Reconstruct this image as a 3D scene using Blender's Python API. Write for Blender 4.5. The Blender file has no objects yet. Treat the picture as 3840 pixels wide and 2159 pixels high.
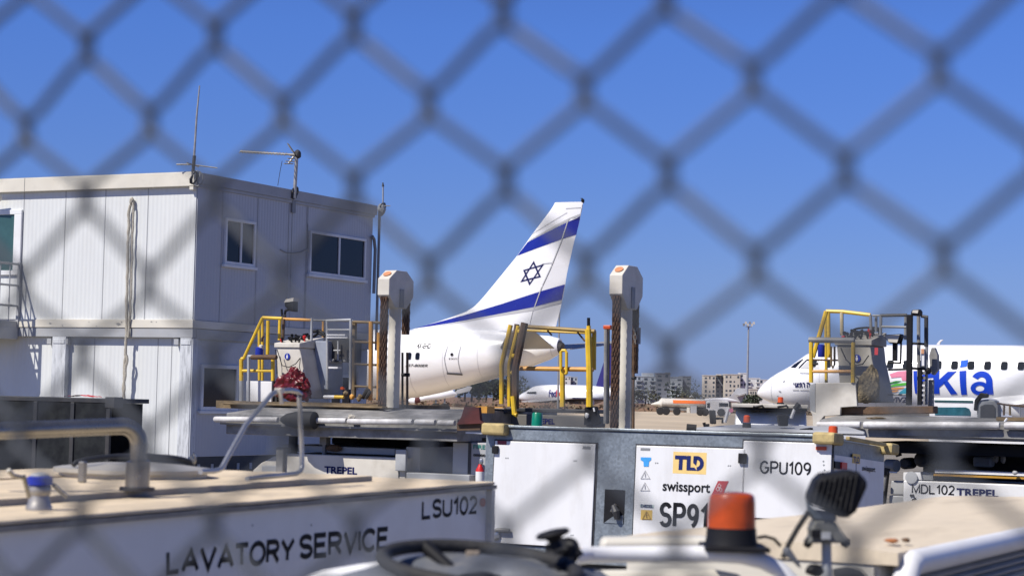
import bpy, bmesh, math, random
from mathutils import Vector, Matrix, noise as mnoise
S = bpy.context.scene
COL = S.collection
random.seed(7)
R = math.radians

# ------------------------------------------------------------------ camera
F, CX, CY, CAMH = 7467.0, 1920.0, 1079.5, 1.75      # focal length and centre in photo pixels (3840 wide), eye height
PITCH, ROLL = R(3.154), 0.0228
fwd = Vector((0, math.cos(PITCH), math.sin(PITCH)))
up0 = Vector((0, -math.sin(PITCH), math.cos(PITCH)))
rgt0 = Vector((1, 0, 0))
RGT = rgt0 * math.cos(ROLL) + up0 * math.sin(ROLL)
UP = up0 * math.cos(ROLL) - rgt0 * math.sin(ROLL)
EYE = Vector((0, 0, CAMH))
cam = bpy.data.cameras.new('camera')
camo = bpy.data.objects.new('camera', cam)
COL.objects.link(camo)
m3 = Matrix((RGT, UP, -fwd)).transposed()
camo.matrix_world = Matrix.Translation(EYE) @ m3.to_4x4()
cam.sensor_width = 36; cam.lens = F * 36 / 3840
cam.clip_start = 0.05; cam.clip_end = 20000
cam.dof.use_dof = True
cam.dof.focus_distance = 32.0
cam.dof.aperture_fstop = 6.8
S.camera = camo

# ------------------------------------------------------------------ light
SUN_EL = R(50.0)
sx, sy = -0.805, -0.594                               # horizontal direction towards the sun
W = bpy.data.worlds.new('World'); S.world = W
W.use_nodes = True
nt = W.node_tree
bg = nt.nodes['Background']
sky = nt.nodes.new('ShaderNodeTexSky')
sky.sky_type = 'NISHITA'; sky.sun_disc = False
sky.sun_elevation = SUN_EL
sky.sun_rotation = math.atan2(sx, sy)
sky.altitude = 800; sky.air_density = 0.9; sky.dust_density = 0.3; sky.ozone_density = 3.0
hs = nt.nodes.new('ShaderNodeHueSaturation')
hs.inputs['Hue'].default_value = 0.5
hs.inputs['Saturation'].default_value = 1.0
hs.inputs['Value'].default_value = 1.0
nt.links.new(sky.outputs[0], hs.inputs['Color'])
# deep polarised blue: tint the sky by the height of the view direction above the horizon
tcw = nt.nodes.new('ShaderNodeTexCoord'); sep = nt.nodes.new('ShaderNodeSeparateXYZ')
nt.links.new(tcw.outputs['Generated'], sep.inputs[0])
ramp = nt.nodes.new('ShaderNodeValToRGB'); cr = ramp.color_ramp
STOPS = ((0.0, (.34, .43, .90)), (0.018, (.370, .463, .926)), (0.063, (.468, .563, .975)), (0.182, (.480, .700, 1.30)), (0.55, (.44, .57, .98)))
while len(cr.elements) < len(STOPS): cr.elements.new(0.5)
for e_, (p_, c_) in zip(cr.elements, STOPS): e_.position = p_; e_.color = (*[v / 1.4 for v in c_], 1)
nt.links.new(sep.outputs['Z'], ramp.inputs[0])
mulw = nt.nodes.new('ShaderNodeMix'); mulw.data_type = 'RGBA'; mulw.blend_type = 'MULTIPLY'; mulw.inputs['Factor'].default_value = 1
nt.links.new(hs.outputs[0], mulw.inputs[6]); nt.links.new(ramp.outputs[0], mulw.inputs[7])
nt.links.new(mulw.outputs[2], bg.inputs['Color'])
bg.inputs['Strength'].default_value = 0.085 * 1.4
sun = bpy.data.lights.new('sun', 'SUN')
sun.energy = 4.8; sun.angle = R(0.53); sun.color = (1.0, 0.95, 0.87)
suno = bpy.data.objects.new('sun', sun); COL.objects.link(suno)
tosun = Vector((sx * math.cos(SUN_EL), sy * math.cos(SUN_EL), math.sin(SUN_EL)))
suno.rotation_euler = tosun.to_track_quat('Z', 'Y').to_euler()
suno.location = (0, 0, 60)
S.view_settings.view_transform = 'Standard'; S.view_settings.look = 'None'
S.view_settings.exposure = 0.15; S.view_settings.gamma = 1
S.render.engine = 'CYCLES'
S.cycles.use_denoising = True
S.cycles.max_bounces = 6; S.cycles.diffuse_bounces = 3; S.cycles.glossy_bounces = 3
S.cycles.transmission_bounces = 4; S.cycles.caustics_reflective = False; S.cycles.caustics_refractive = False

# ------------------------------------------------------------------ pixel rays
def ray(px, py):
    return RGT * ((px - CX) / F) + UP * ((CY - py) / F) + fwd
def world(px, py, depth):
    d = ray(px, py); return EYE + d * (depth / d.y)
def onz(px, py, z):
    d = ray(px, py); return EYE + d * ((z - CAMH) / d.z)
def Z(x0, y0, f):                                     # reads coordinates off an enlarged view of the photo
    return lambda x, y: (x0 + x / f, y0 + y / f)
zA = Z(0, 500, 2.4135); zB = Z(650, 500, 2.4133); zC = Z(800, 1050, 2.4133); zD = Z(0, 1000, 2.4133)
zE = Z(1350, 700, 2.4133); zF = Z(1400, 1150, 2.4533); zG = Z(1700, 1550, 2.1467); zH = Z(2300, 1150, 2.6325)
zI = Z(2800, 1100, 2.4135); zJ = Z(2600, 1550, 2.0774); zK = Z(0, 1500, 2.197); zL = Z(800, 1500, 2.1467)
zM = Z(880, 1100, 3.1483); zN = Z(1780, 1180, 3.1485); zO = Z(3000, 1140, 2.896); zP = Z(3400, 1250, 3.6205)
zQ = Z(2400, 1350, 4.994); zR = Z(2000, 730, 5.363); zS = Z(0, 950, 2.6333); zT = Z(2350, 1620, 3.3675)
zU = Z(1380, 1950, 2.8); zV = Z(2950, 1700, 3.1556); zW = Z(3200, 1650, 4.025); zX = Z(780, 1480, 4.2596)
zY = Z(1300, 1480, 4.2583); zAA = Z(1500, 1350, 3.4347); zBB = Z(3040, 1560, 4.26); zCC = Z(1400, 980, 3.9136)
zf = Z(0, 0, 0.67083)                                 # the whole photo, 2576 wide

# ------------------------------------------------------------------ materials
def mat(name, col, rough=0.5, metal=0.0, var=0.12, scale=6.0, dirt=None, dirt_amt=0.0, dirt_scale=2.5, bump=0.0, bscale=60.0,
        spec=0.5, coat=0.0, stretch=None, sat_noise=True):
    m = bpy.data.materials.new(name); m.use_nodes = True
    n = m.node_tree.nodes; l = m.node_tree.links
    p = n['Principled BSDF']
    p.inputs['Roughness'].default_value = rough; p.inputs['Metallic'].default_value = metal
    p.inputs['Specular IOR Level'].default_value = spec
    p.inputs['Coat Weight'].default_value = coat
    tc = n.new('ShaderNodeTexCoord')
    src = tc.outputs['Object']
    if stretch:
        mp = n.new('ShaderNodeMapping'); mp.inputs['Scale'].default_value = stretch
        l.new(src, mp.inputs['Vector']); src = mp.outputs[0]
    no = n.new('ShaderNodeTexNoise'); no.inputs['Scale'].default_value = scale; no.inputs['Detail'].default_value = 6
    no.inputs['Roughness'].default_value = 0.65
    l.new(src, no.inputs['Vector'])
    r = n.new('ShaderNodeMapRange'); r.inputs['From Min'].default_value = 0.3; r.inputs['From Max'].default_value = 0.7
    r.inputs['To Min'].default_value = 1 - var; r.inputs['To Max'].default_value = 1 + var * 0.5
    l.new(no.outputs['Fac'], r.inputs['Value'])
    mx = n.new('ShaderNodeMix'); mx.data_type = 'RGBA'; mx.blend_type = 'MULTIPLY'; mx.inputs['Factor'].default_value = 1
    mx.inputs[6].default_value = (*col, 1)
    l.new(r.outputs[0], mx.inputs[7])
    out = mx.outputs[2]
    if dirt:
        n2 = n.new('ShaderNodeTexNoise'); n2.inputs['Scale'].default_value = dirt_scale; n2.inputs['Detail'].default_value = 8
        n2.inputs['Roughness'].default_value = 0.7
        l.new(src, n2.inputs['Vector'])
        r2 = n.new('ShaderNodeMapRange'); r2.inputs['From Min'].default_value = 0.48; r2.inputs['From Max'].default_value = 0.72
        r2.inputs['To Max'].default_value = dirt_amt
        l.new(n2.outputs['Fac'], r2.inputs['Value'])
        m2 = n.new('ShaderNodeMix'); m2.data_type = 'RGBA'
        l.new(r2.outputs[0], m2.inputs['Factor']); l.new(out, m2.inputs[6]); m2.inputs[7].default_value = (*dirt, 1)
        out = m2.outputs[2]
    l.new(out, p.inputs['Base Color'])
    rr = n.new('ShaderNodeMapRange'); rr.inputs['To Min'].default_value = max(0.02, rough - 0.08); rr.inputs['To Max'].default_value = min(1, rough + 0.1)
    l.new(no.outputs['Fac'], rr.inputs['Value']); l.new(rr.outputs[0], p.inputs['Roughness'])
    if bump:
        n3 = n.new('ShaderNodeTexNoise'); n3.inputs['Scale'].default_value = bscale; n3.inputs['Detail'].default_value = 4
        l.new(src, n3.inputs['Vector'])
        b = n.new('ShaderNodeBump'); b.inputs['Strength'].default_value = bump; b.inputs['Distance'].default_value = 0.02
        l.new(n3.outputs['Fac'], b.inputs['Height']); l.new(b.outputs[0], p.inputs['Normal'])
    return m

M = {}
GRIME = (0.16, 0.13, 0.10)
M['white'] = mat('white_paint', (0.80, 0.80, 0.80), 0.4, var=0.06, scale=3, dirt=(0.45, 0.40, 0.33), dirt_amt=0.25)
M['door_white'] = mat('door_white_paint', (0.78, 0.78, 0.78), 0.35, var=0.07, scale=2, dirt=(0.48, 0.45, 0.40), dirt_amt=0.3, dirt_scale=5, stretch=(1.2, 1, 0.35))
M['offwhite'] = mat('off_white_paint', (0.66, 0.62, 0.54), 0.5, var=0.12, scale=4, dirt=(0.30, 0.25, 0.18), dirt_amt=0.4)
M['cream'] = mat('cream_paint', (0.72, 0.68, 0.58), 0.5, var=0.1, scale=5, dirt=(0.4, 0.34, 0.25), dirt_amt=0.3)
M['beige_top'] = mat('sun_baked_beige', (0.74, 0.60, 0.41), 0.75, var=0.2, scale=3.5, dirt=(0.33, 0.28, 0.21), dirt_amt=0.7, dirt_scale=6, bump=0.15, bscale=30, stretch=(.5, 1.6, 1))
M['grey'] = mat('grey_paint', (0.25, 0.26, 0.27), 0.5, var=0.2, scale=5, dirt=GRIME, dirt_amt=0.4)
M['midgrey'] = mat('mid_grey_paint', (0.42, 0.43, 0.44), 0.5, var=0.15, scale=5, dirt=(0.25, 0.22, 0.18), dirt_amt=0.4)
M['dark'] = mat('dark_metal', (0.035, 0.036, 0.04), 0.55, var=0.4, scale=8, dirt=(0.10, 0.08, 0.06), dirt_amt=0.4)
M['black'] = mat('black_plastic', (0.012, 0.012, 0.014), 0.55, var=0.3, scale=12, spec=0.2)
M['rubber'] = mat('black_rubber', (0.025, 0.024, 0.024), 0.75, var=0.3, scale=12, bump=0.2)
M['yellow'] = mat('yellow_paint', (0.80, 0.52, 0.03), 0.42, var=0.18, scale=7, dirt=(0.28, 0.15, 0.04), dirt_amt=0.45, dirt_scale=4)
M['orange_yellow'] = mat('faded_orange_yellow_paint', (0.66, 0.32, 0.05), 0.5, var=0.2, scale=7, dirt=(0.2, 0.11, 0.05), dirt_amt=0.5, dirt_scale=4)
M['bumper'] = mat('worn_yellow_rubber', (0.53, 0.41, 0.18), 0.75, var=0.3, scale=9, dirt=(0.20, 0.155, 0.08), dirt_amt=0.75, dirt_scale=5)
M['rust'] = mat('rusty_brown_steel', (0.13, 0.075, 0.04), 0.8, var=0.45, scale=9, dirt=(0.05, 0.035, 0.025), dirt_amt=0.6, dirt_scale=6, bump=0.3)
M['deck_rust'] = mat('dirty_deck_steel', (0.22, 0.155, 0.08), 0.75, var=0.5, scale=6, dirt=(0.06, 0.05, 0.035), dirt_amt=0.7, dirt_scale=4, bump=0.2)
M['worn_white'] = mat('worn_white_roll', (0.62, 0.61, 0.60), 0.5, var=0.3, scale=7, dirt=(0.28, 0.24, 0.2), dirt_amt=0.6, dirt_scale=5)
M['grime'] = mat('grimy_grey_steel', (0.27, 0.265, 0.255), 0.6, var=0.4, scale=6, dirt=(0.09, 0.08, 0.07), dirt_amt=0.6, dirt_scale=4)
M['chain'] = mat('oiled_rusty_chain', (0.115, 0.06, 0.032), 0.5, metal=0.3, var=0.6, scale=18, dirt=(0.03, 0.02, 0.016), dirt_amt=0.6, dirt_scale=12)
M['steel'] = mat('stainless_steel', (0.33, 0.315, 0.285), 0.26, metal=0.88, var=0.25, scale=8)
M['chrome'] = mat('polished_steel_rod', (0.40, 0.41, 0.43), 0.3, metal=0.7, var=0.1, scale=8)
M['red'] = mat('red_plastic', (0.36, 0.012, 0.016), 0.35, var=0.4, scale=9)
M['signal_red'] = mat('signal_red_paint', (0.62, 0.02, 0.02), 0.4, var=0.15, scale=9)
M['maroon'] = mat('maroon_flap', (0.10, 0.022, 0.022), 0.8, var=0.35, scale=10)
M['lamp_orange'] = mat('orange_lamp_plastic', (0.58, 0.075, 0.010), 0.4, var=0.15, scale=10, coat=0.1)
M['lamp_green'] = mat('green_lamp_plastic', (0.0, 0.20, 0.11), 0.3, var=0.2, scale=10, coat=0.3)
M['blue'] = mat('blue_plastic', (0.012, 0.03, 0.34), 0.4, var=0.2, scale=10)
M['blue_band'] = mat('flag_blue_paint', (0.010, 0.020, 0.27), 0.25, var=0.1, scale=1, coat=0.3)
M['arkia_blue'] = mat('bright_blue_lettering', (0.010, 0.055, 0.50), 0.55, var=0.06, scale=1, spec=.15)
M['ink'] = mat('black_lettering', (0.008, 0.008, 0.010), 0.6, var=0.2, scale=10, spec=0.15)
M['ink_blue'] = mat('dark_blue_lettering', (0.010, 0.013, 0.09), 0.6, var=0.2, scale=10, spec=0.15)
M['glass'] = mat('dark_window_glass', (0.010, 0.012, 0.020), 0.08, var=0.2, scale=2, spec=0.22)
M['glass_teal'] = mat('teal_window_glass', (0.045, 0.105, 0.105), 0.12, var=0.3, scale=2)
M['jet_white'] = mat('white_aircraft_paint', (0.86, 0.86, 0.87), 0.28, var=0.03, scale=0.5, coat=0.35, dirt=(0.58, 0.55, 0.50), dirt_amt=0.3, dirt_scale=1.4, stretch=(0.25, 1, 1))
M['jet_grey'] = mat('grey_aircraft_paint', (0.50, 0.50, 0.50), 0.4, var=0.08, scale=0.6)
M['panel_line'] = mat('grey_panel_line', (0.33, 0.33, 0.35), 0.5, var=0.05, scale=2)
M['rope'] = mat('weathered_rope', (0.50, 0.46, 0.38), 0.9, var=0.4, scale=40, bump=0.5, bscale=90)
M['galv_wire'] = mat('galvanised_wire', (0.05, 0.058, 0.072), 0.6, metal=0.0, var=0.2, scale=60)
M['antenna'] = mat('weathered_aluminium', (0.42, 0.40, 0.37), 0.45, metal=0.6, var=0.25, scale=12)
M['gold'] = mat('ochre_strip_paint', (0.55, 0.30, 0.04), 0.45, var=0.25, scale=7, dirt=(0.3, 0.15, 0.03), dirt_amt=0.4)
M['sticker_yellow'] = mat('yellow_sticker', (0.72, 0.48, 0.10), 0.4, var=0.1, scale=14)
M['logo_yellow'] = mat('pale_yellow_sign', (0.84, 0.60, 0.22), 0.4, var=0.06, scale=14)
M['sticker_blue'] = mat('light_blue_sticker', (0.06, 0.36, 0.80), 0.4, var=0.15, scale=14)
M['swiss_red'] = mat('faded_red_sign', (0.46, 0.05, 0.06), 0.45, var=0.12, scale=14)
M['dash'] = mat('grey_blue_plastic', (0.12, 0.13, 0.15), 0.5, var=0.3, scale=8, dirt=(0.26, 0.24, 0.2), dirt_amt=0.6, dirt_scale=9)
M['asphalt'] = mat('concrete_apron', (0.52, 0.42, 0.29), 0.9, var=0.2, scale=0.12, dirt=(0.32, 0.27, 0.21), dirt_amt=0.5, dirt_scale=0.05, stretch=(1, 0.4, 1))
M['dim_ground'] = mat('bounce_dimming_grey', (0.22, 0.195, 0.16), 0.9, var=0.3, scale=1.2, dirt=(0.15, 0.135, 0.11), dirt_amt=0.6, dirt_scale=0.4, bump=0.2, bscale=40)  # darker ground colour, added to weaken the bounce light
M['dirt'] = mat('red_brown_soil', (0.26, 0.15, 0.09), 0.95, var=0.5, scale=0.2, dirt=(0.12, 0.11, 0.06), dirt_amt=0.7, dirt_scale=0.12)
M['leaf'] = mat('dusty_dark_leaves', (0.045, 0.062, 0.032), 0.7, var=0.5, scale=1.5)
M['leaf2'] = mat('dry_olive_leaves', (0.10, 0.10, 0.05), 0.75, var=0.5, scale=1.5)
M['bark'] = mat('grey_brown_bark', (0.10, 0.075, 0.055), 0.9, var=0.4, scale=4)
M['apt_cream'] = mat('cream_render', (0.60, 0.55, 0.46), 0.85, var=0.12, scale=0.2)
M['apt_white'] = mat('white_render', (0.72, 0.71, 0.68), 0.85, var=0.08, scale=0.2)
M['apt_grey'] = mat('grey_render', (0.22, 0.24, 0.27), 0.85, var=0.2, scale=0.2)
M['apt_pale'] = mat('pale_grey_render', (0.48, 0.52, 0.55), 0.85, var=0.12, scale=0.2)
M['apt_glass'] = mat('far_window_glass', (0.06, 0.08, 0.10), 0.2, var=0.3, scale=0.5)
M['tank_orange'] = mat('orange_tank_paint', (0.82, 0.17, 0.03), 0.4, var=0.08, scale=1)
M['purple'] = mat('dark_purple_paint', (0.03, 0.025, 0.16), 0.35, var=0.1, scale=0.5)
M['galv_pole'] = mat('galvanised_pole', (0.40, 0.42, 0.44), 0.5, metal=0.4, var=0.15, scale=1)
M['mesh_dark'] = mat('dark_mesh_panel', (0.016, 0.018, 0.022), 0.75, var=0.5, scale=5, dirt=(0.045, 0.05, 0.045), dirt_amt=0.5, spec=.2)
M['pink'] = mat('pink_lettering', (0.72, 0.22, 0.32), 0.4, var=0.1)
M['lime'] = mat('green_lettering', (0.10, 0.50, 0.06), 0.4, var=0.1)
M['amber'] = mat('orange_lettering', (0.80, 0.36, 0.10), 0.4, var=0.1)
M['cyan'] = mat('turquoise_lettering', (0.06, 0.42, 0.55), 0.4, var=0.1)

def galvanised():
    m = mat('galvanised_sheet', (0.25, 0.285, 0.31), 0.42, metal=0.35, var=0.25, scale=4, dirt=(0.20, 0.20, 0.19), dirt_amt=0.35, dirt_scale=3)
    n = m.node_tree.nodes; l = m.node_tree.links
    p = n['Principled BSDF']
    src = p.inputs['Base Color'].links[0].from_socket
    tc = n.new('ShaderNodeTexCoord'); v = n.new('ShaderNodeTexVoronoi'); v.inputs['Scale'].default_value = 55
    l.new(tc.outputs['Object'], v.inputs['Vector'])
    bw = n.new('ShaderNodeRGBToBW'); l.new(v.outputs['Color'], bw.inputs[0])
    r = n.new('ShaderNodeMapRange'); r.inputs['To Min'].default_value = 0.78; r.inputs['To Max'].default_value = 1.2
    l.new(bw.outputs[0], r.inputs['Value'])
    mx = n.new('ShaderNodeMix'); mx.data_type = 'RGBA'; mx.blend_type = 'MULTIPLY'; mx.inputs['Factor'].default_value = 1
    l.new(src, mx.inputs[6]); l.new(r.outputs[0], mx.inputs[7]); l.new(mx.outputs[2], p.inputs['Base Color'])
    return m
M['galv'] = galvanised()

def ribbed(name, col, axis):
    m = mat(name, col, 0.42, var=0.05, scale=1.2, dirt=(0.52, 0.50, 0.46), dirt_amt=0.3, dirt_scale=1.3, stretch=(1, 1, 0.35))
    n = m.node_tree.nodes; l = m.node_tree.links
    tc = n.new('ShaderNodeTexCoord'); w = n.new('ShaderNodeTexWave'); w.bands_direction = axis
    w.inputs['Scale'].default_value = 3.3; w.inputs['Distortion'].default_value = 0
    l.new(tc.outputs['Object'], w.inputs['Vector'])
    b = n.new('ShaderNodeBump'); b.inputs['Strength'].default_value = 0.28; b.inputs['Distance'].default_value = 0.012
    l.new(w.outputs['Fac'], b.inputs['Height']); l.new(b.outputs[0], n['Principled BSDF'].inputs['Normal'])
    return m
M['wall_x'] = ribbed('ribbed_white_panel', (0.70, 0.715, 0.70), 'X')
M['wall_y'] = ribbed('ribbed_shade_grey_panel', (0.49, 0.50, 0.53), 'Y')  # end wall's shade is put into this darker, bluer base colour

# ------------------------------------------------------------------ mesh builder
class MB:
    def __init__(s): s.v = []; s.f = []
    def add(s, vs, fs):
        o = len(s.v); s.v += [tuple(v) for v in vs]; s.f += [tuple(i + o for i in f) for f in fs]; return s
    def box(s, x0, x1, y0, y1, z0, z1):
        x0, x1 = sorted((x0, x1)); y0, y1 = sorted((y0, y1)); z0, z1 = sorted((z0, z1))
        return s.add([(x0, y0, z0), (x1, y0, z0), (x1, y1, z0), (x0, y1, z0), (x0, y0, z1), (x1, y0, z1), (x1, y1, z1), (x0, y1, z1)],
                     [(0, 3, 2, 1), (4, 5, 6, 7), (0, 1, 5, 4), (1, 2, 6, 5), (2, 3, 7, 6), (3, 0, 4, 7)])
    def prism(s, pts, y0, y1):                        # outline in x,z drawn through y0..y1
        n = len(pts)
        a = sum(pts[i][0] * pts[(i + 1) % n][1] - pts[(i + 1) % n][0] * pts[i][1] for i in range(n))
        if a < 0: pts = pts[::-1]
        vs = [(p[0], y0, p[1]) for p in pts] + [(p[0], y1, p[1]) for p in pts]
        fs = [tuple(range(n)), tuple(range(2 * n - 1, n - 1, -1))] + [(i + n, (i + 1) % n + n, (i + 1) % n, i) for i in range(n)]
        fs[2:] = [(i, i + n, (i + 1) % n + n, (i + 1) % n) for i in range(n)]
        return s.add(vs, fs)
    def poly(s, pts3): return s.add(pts3, [tuple(range(len(pts3)))])
    def tube(s, pts, r, n=8, closed=False, cap=True):
        P = [Vector(p) for p in pts]; k = len(P); rs = r if isinstance(r, (list, tuple)) else [r] * k
        rings = []; prev = None
        for i in range(k):
            if closed: t = P[(i + 1) % k] - P[i - 1]
            else: t = P[min(i + 1, k - 1)] - P[max(i - 1, 0)]
            t.normalize()
            if prev is None:
                a = Vector((0, 0, 1)) if abs(t.z) < 0.9 else Vector((1, 0, 0))
                nx = t.cross(a).normalized()
            else:
                nx = (prev - t * prev.dot(t)).normalized()
            prev = nx; ny = t.cross(nx)
            rings.append([P[i] + (nx * math.cos(2 * math.pi * j / n) + ny * math.sin(2 * math.pi * j / n)) * rs[i] for j in range(n)])
        vs = [v for q in rings for v in q]; fs = []
        for i in range(k if closed else k - 1):
            a = i * n; b = ((i + 1) % k) * n
            for j in range(n): fs.append((a + j, a + (j + 1) % n, b + (j + 1) % n, b + j))
        if cap and not closed: fs += [tuple(range(n - 1, -1, -1)), tuple(range((k - 1) * n, k * n))]
        return s.add(vs, fs)
    def lathe(s, c, axis, prof, n=20):                # prof: (distance along axis, radius)
        ax = Vector(axis).normalized(); a = Vector((0, 0, 1)) if abs(ax.z) < 0.9 else Vector((1, 0, 0))
        nx = ax.cross(a).normalized(); ny = ax.cross(nx); c = Vector(c)
        vs = []; fs = []
        for d, r in prof:
            for j in range(n):
                t = 2 * math.pi * j / n
                vs.append(c + ax * d + (nx * math.cos(t) + ny * math.sin(t)) * max(r, 1e-4))
        for i in range(len(prof) - 1):
            for j in range(n): fs.append((i * n + j, i * n + (j + 1) % n, (i + 1) * n + (j + 1) % n, (i + 1) * n + j))
        fs += [tuple(range(n - 1, -1, -1)), tuple(range((len(prof) - 1) * n, len(prof) * n))]
        return s.add(vs, fs)
    def disc(s, c, r, y0, y1, n=24, rz=None):         # disc facing -y
        rz = rz or r
        return s.prism([(c[0] + r * math.cos(2 * math.pi * i / n), c[1] + rz * math.sin(2 * math.pi * i / n)) for i in range(n)], y0, y1)
    def blob(s, c, rx, ry, rz, amp=0.25, freq=2.0, seed=0, sub=3):
        bm = bmesh.new(); bmesh.ops.create_icosphere(bm, subdivisions=sub, radius=1)
        for v in bm.verts:
            k = 1 + amp * mnoise.noise(v.co * freq + Vector((seed * 7.1, seed * 3.3, 0))) + amp * 0.5 * mnoise.noise(v.co * freq * 2.6 + Vector((seed, 5, 0)))
            v.co = Vector((c[0] + v.co.x * k * rx, c[1] + v.co.y * k * ry, c[2] + v.co.z * k * rz))
        s.add([v.co[:] for v in bm.verts], [[v.index for v in f.verts] for f in bm.faces]); bm.free(); return s

def link_mesh(name, mb, m, parent=None, smooth=False, bevel=0.0, label=None):
    me = bpy.data.meshes.new(name); me.from_pydata(mb.v, [], mb.f); me.update()
    me.materials.append(m)
    o = bpy.data.objects.new(name, me); COL.objects.link(o)
    if parent: o.parent = parent
    if smooth:
        for p in me.polygons: p.use_smooth = True
        try: me.set_sharp_from_angle(angle=R(40))
        except Exception: pass
    if bevel:
        b = o.modifiers.new('bevel', 'BEVEL'); b.width = bevel; b.segments = 2; b.limit_method = 'ANGLE'; b.angle_limit = R(40)
    if label: o['label'] = label
    return o

def text_geo(txt, bold=0.0, space=1.0, shear=0.0):
    c = bpy.data.curves.new('t', 'FONT'); c.body = txt; c.offset = bold; c.space_character = space; c.shear = shear; c.resolution_u = 4
    o = bpy.data.objects.new('t', c); COL.objects.link(o)
    dg = bpy.context.evaluated_depsgraph_get(); dg.update()
    me = o.evaluated_get(dg).to_mesh()
    vs = [v.co.copy() for v in me.vertices]; fs = [tuple(p.vertices) for p in me.polygons]
    o.evaluated_get(dg).to_mesh_clear(); bpy.data.objects.remove(o); bpy.data.curves.remove(c)
    return vs, fs

def fit_text(mb, txt, x0, x1, z0, z1, y, bold=0.0, space=1.0, shear=0.0):
    vs, fs = text_geo(txt, bold, space, shear)
    ax0 = min(v.x for v in vs); ax1 = max(v.x for v in vs); az0 = min(v.y for v in vs); az1 = max(v.y for v in vs)
    return mb.add([(x0 + (v.x - ax0) / (ax1 - ax0) * (x1 - x0), y, z0 + (v.y - az0) / (az1 - az0) * (z1 - z0)) for v in vs], fs)

def arc(cx, cy, rx, ry, a0, a1, n=10):
    return [(cx + rx * math.cos(R(a0 + (a1 - a0) * i / n)), cy + ry * math.sin(R(a0 + (a1 - a0) * i / n))) for i in range(n + 1)]
# plain sans capitals: (advance width, strokes) in a cell one unit tall
GL = {
 'L': (.52, [[(0, 1), (0, 0), (.5, 0)]]), 'A': (.66, [[(0, 0), (.33, 1), (.66, 0)], [(.12, .34), (.54, .34)]]), 'V': (.64, [[(0, 1), (.32, 0), (.64, 1)]]),
 'T': (.58, [[(0, 1), (.58, 1)], [(.29, 1), (.29, 0)]]), 'O': (.68, [arc(.34, .5, .34, .5, 0, 360, 28)]), '0': (.50, [arc(.25, .5, .25, .5, 0, 360, 24)]),
 'R': (.58, [[(0, 0), (0, 1), (.32, 1)] + arc(.32, .75, .22, .25, 90, -90) + [(0, .5)], [(.28, .5), (.57, 0)]]), 'P': (.54, [[(0, 0), (0, 1), (.32, 1)] + arc(.32, .74, .22, .26, 90, -90) + [(0, .48)]]),
 'Y': (.62, [[(0, 1), (.31, .45), (.62, 1)], [(.31, .45), (.31, 0)]]), 'E': (.52, [[(.5, 1), (0, 1), (0, 0), (.52, 0)], [(0, .52), (.46, .52)]]),
 'S': (.54, [arc(.27, .75, .25, .25, 20, 270, 14) + arc(.27, .26, .26, .25, 90, -160, 14)]), 'I': (.02, [[(0, 0), (0, 1)]]),
 'C': (.62, [arc(.33, .5, .33, .5, 40, 320, 22)]), 'G': (.66, [arc(.33, .5, .33, .5, 42, 330, 22) + [(.64, .28), (.64, .47), (.36, .47)]]),
 'U': (.56, [[(0, 1), (0, .28)] + arc(.28, .28, .28, .28, 180, 360) + [(.56, 1)]]), 'M': (.72, [[(0, 0), (0, 1), (.36, .06), (.72, 1), (.72, 0)]]),
 'D': (.62, [[(0, 0), (0, 1), (.25, 1)] + arc(.27, .5, .34, .5, 90, -90, 14) + [(0, 0)]]), '1': (.30, [[(.02, .72), (.24, .98), (.24, 0)]]),
 '2': (.50, [arc(.25, .72, .24, .28, 165, -40, 12) + [(.02, 0), (.50, 0)]]), '9': (.50, [arc(.25, .69, .24, .30, 0, 360, 20), arc(.14, .55, .35, .55, 12, -75, 10)]), ' ': (.16, [])}
def strip(mb, pts, w, y):
    P = [Vector((p[0], p[1])) for p in pts]; P = [P[0]] + [P[i] for i in range(1, len(P)) if (P[i] - P[i - 1]).length > 1e-5]; n = len(P); closed = (P[0] - P[-1]).length < 1e-6
    L_, Rr = [], []
    for i in range(n):
        a = P[i] - P[i - 1] if i else (P[i] - P[-2] if closed else P[1] - P[0]); b = P[i + 1] - P[i] if i < n - 1 else (P[1] - P[0] if closed else a)
        a = a.normalized(); b = b.normalized(); na = Vector((-a.y, a.x)); nb = Vector((-b.y, b.x)); m_ = na + nb
        m_ = na if m_.length < .25 else m_.normalized(); k = min(2.2, 1 / max(.3, m_.dot(na)))
        L_.append(P[i] + m_ * w / 2 * k); Rr.append(P[i] - m_ * w / 2 * k)
    vs = [(v.x, y, v.y) for v in L_] + [(v.x, y, v.y) for v in Rr]
    return mb.add(vs, [(n + i, n + i + 1, i + 1, i) for i in range(n - 1)])
def stroke_text(txt, x0, x1, z0, z1, y, weight=.13, gap=.2):   # stroke width is a share of the height
    mb = MB(); h = z1 - z0; tot = sum(GL[c][0] for c in txt) + gap * (len(txt) - 1); sx_ = (x1 - x0) / (tot * h) ; cx = x0
    w = weight * h
    for c in txt:
        aw, st = GL[c]
        for k, p in enumerate(st): strip(mb, [(cx + u * h * sx_, z0 + w / 2 + v * (h - w)) for u, v in p], w, y - .0004 * k)
        cx += (aw + gap) * h * sx_
    return mb
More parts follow.
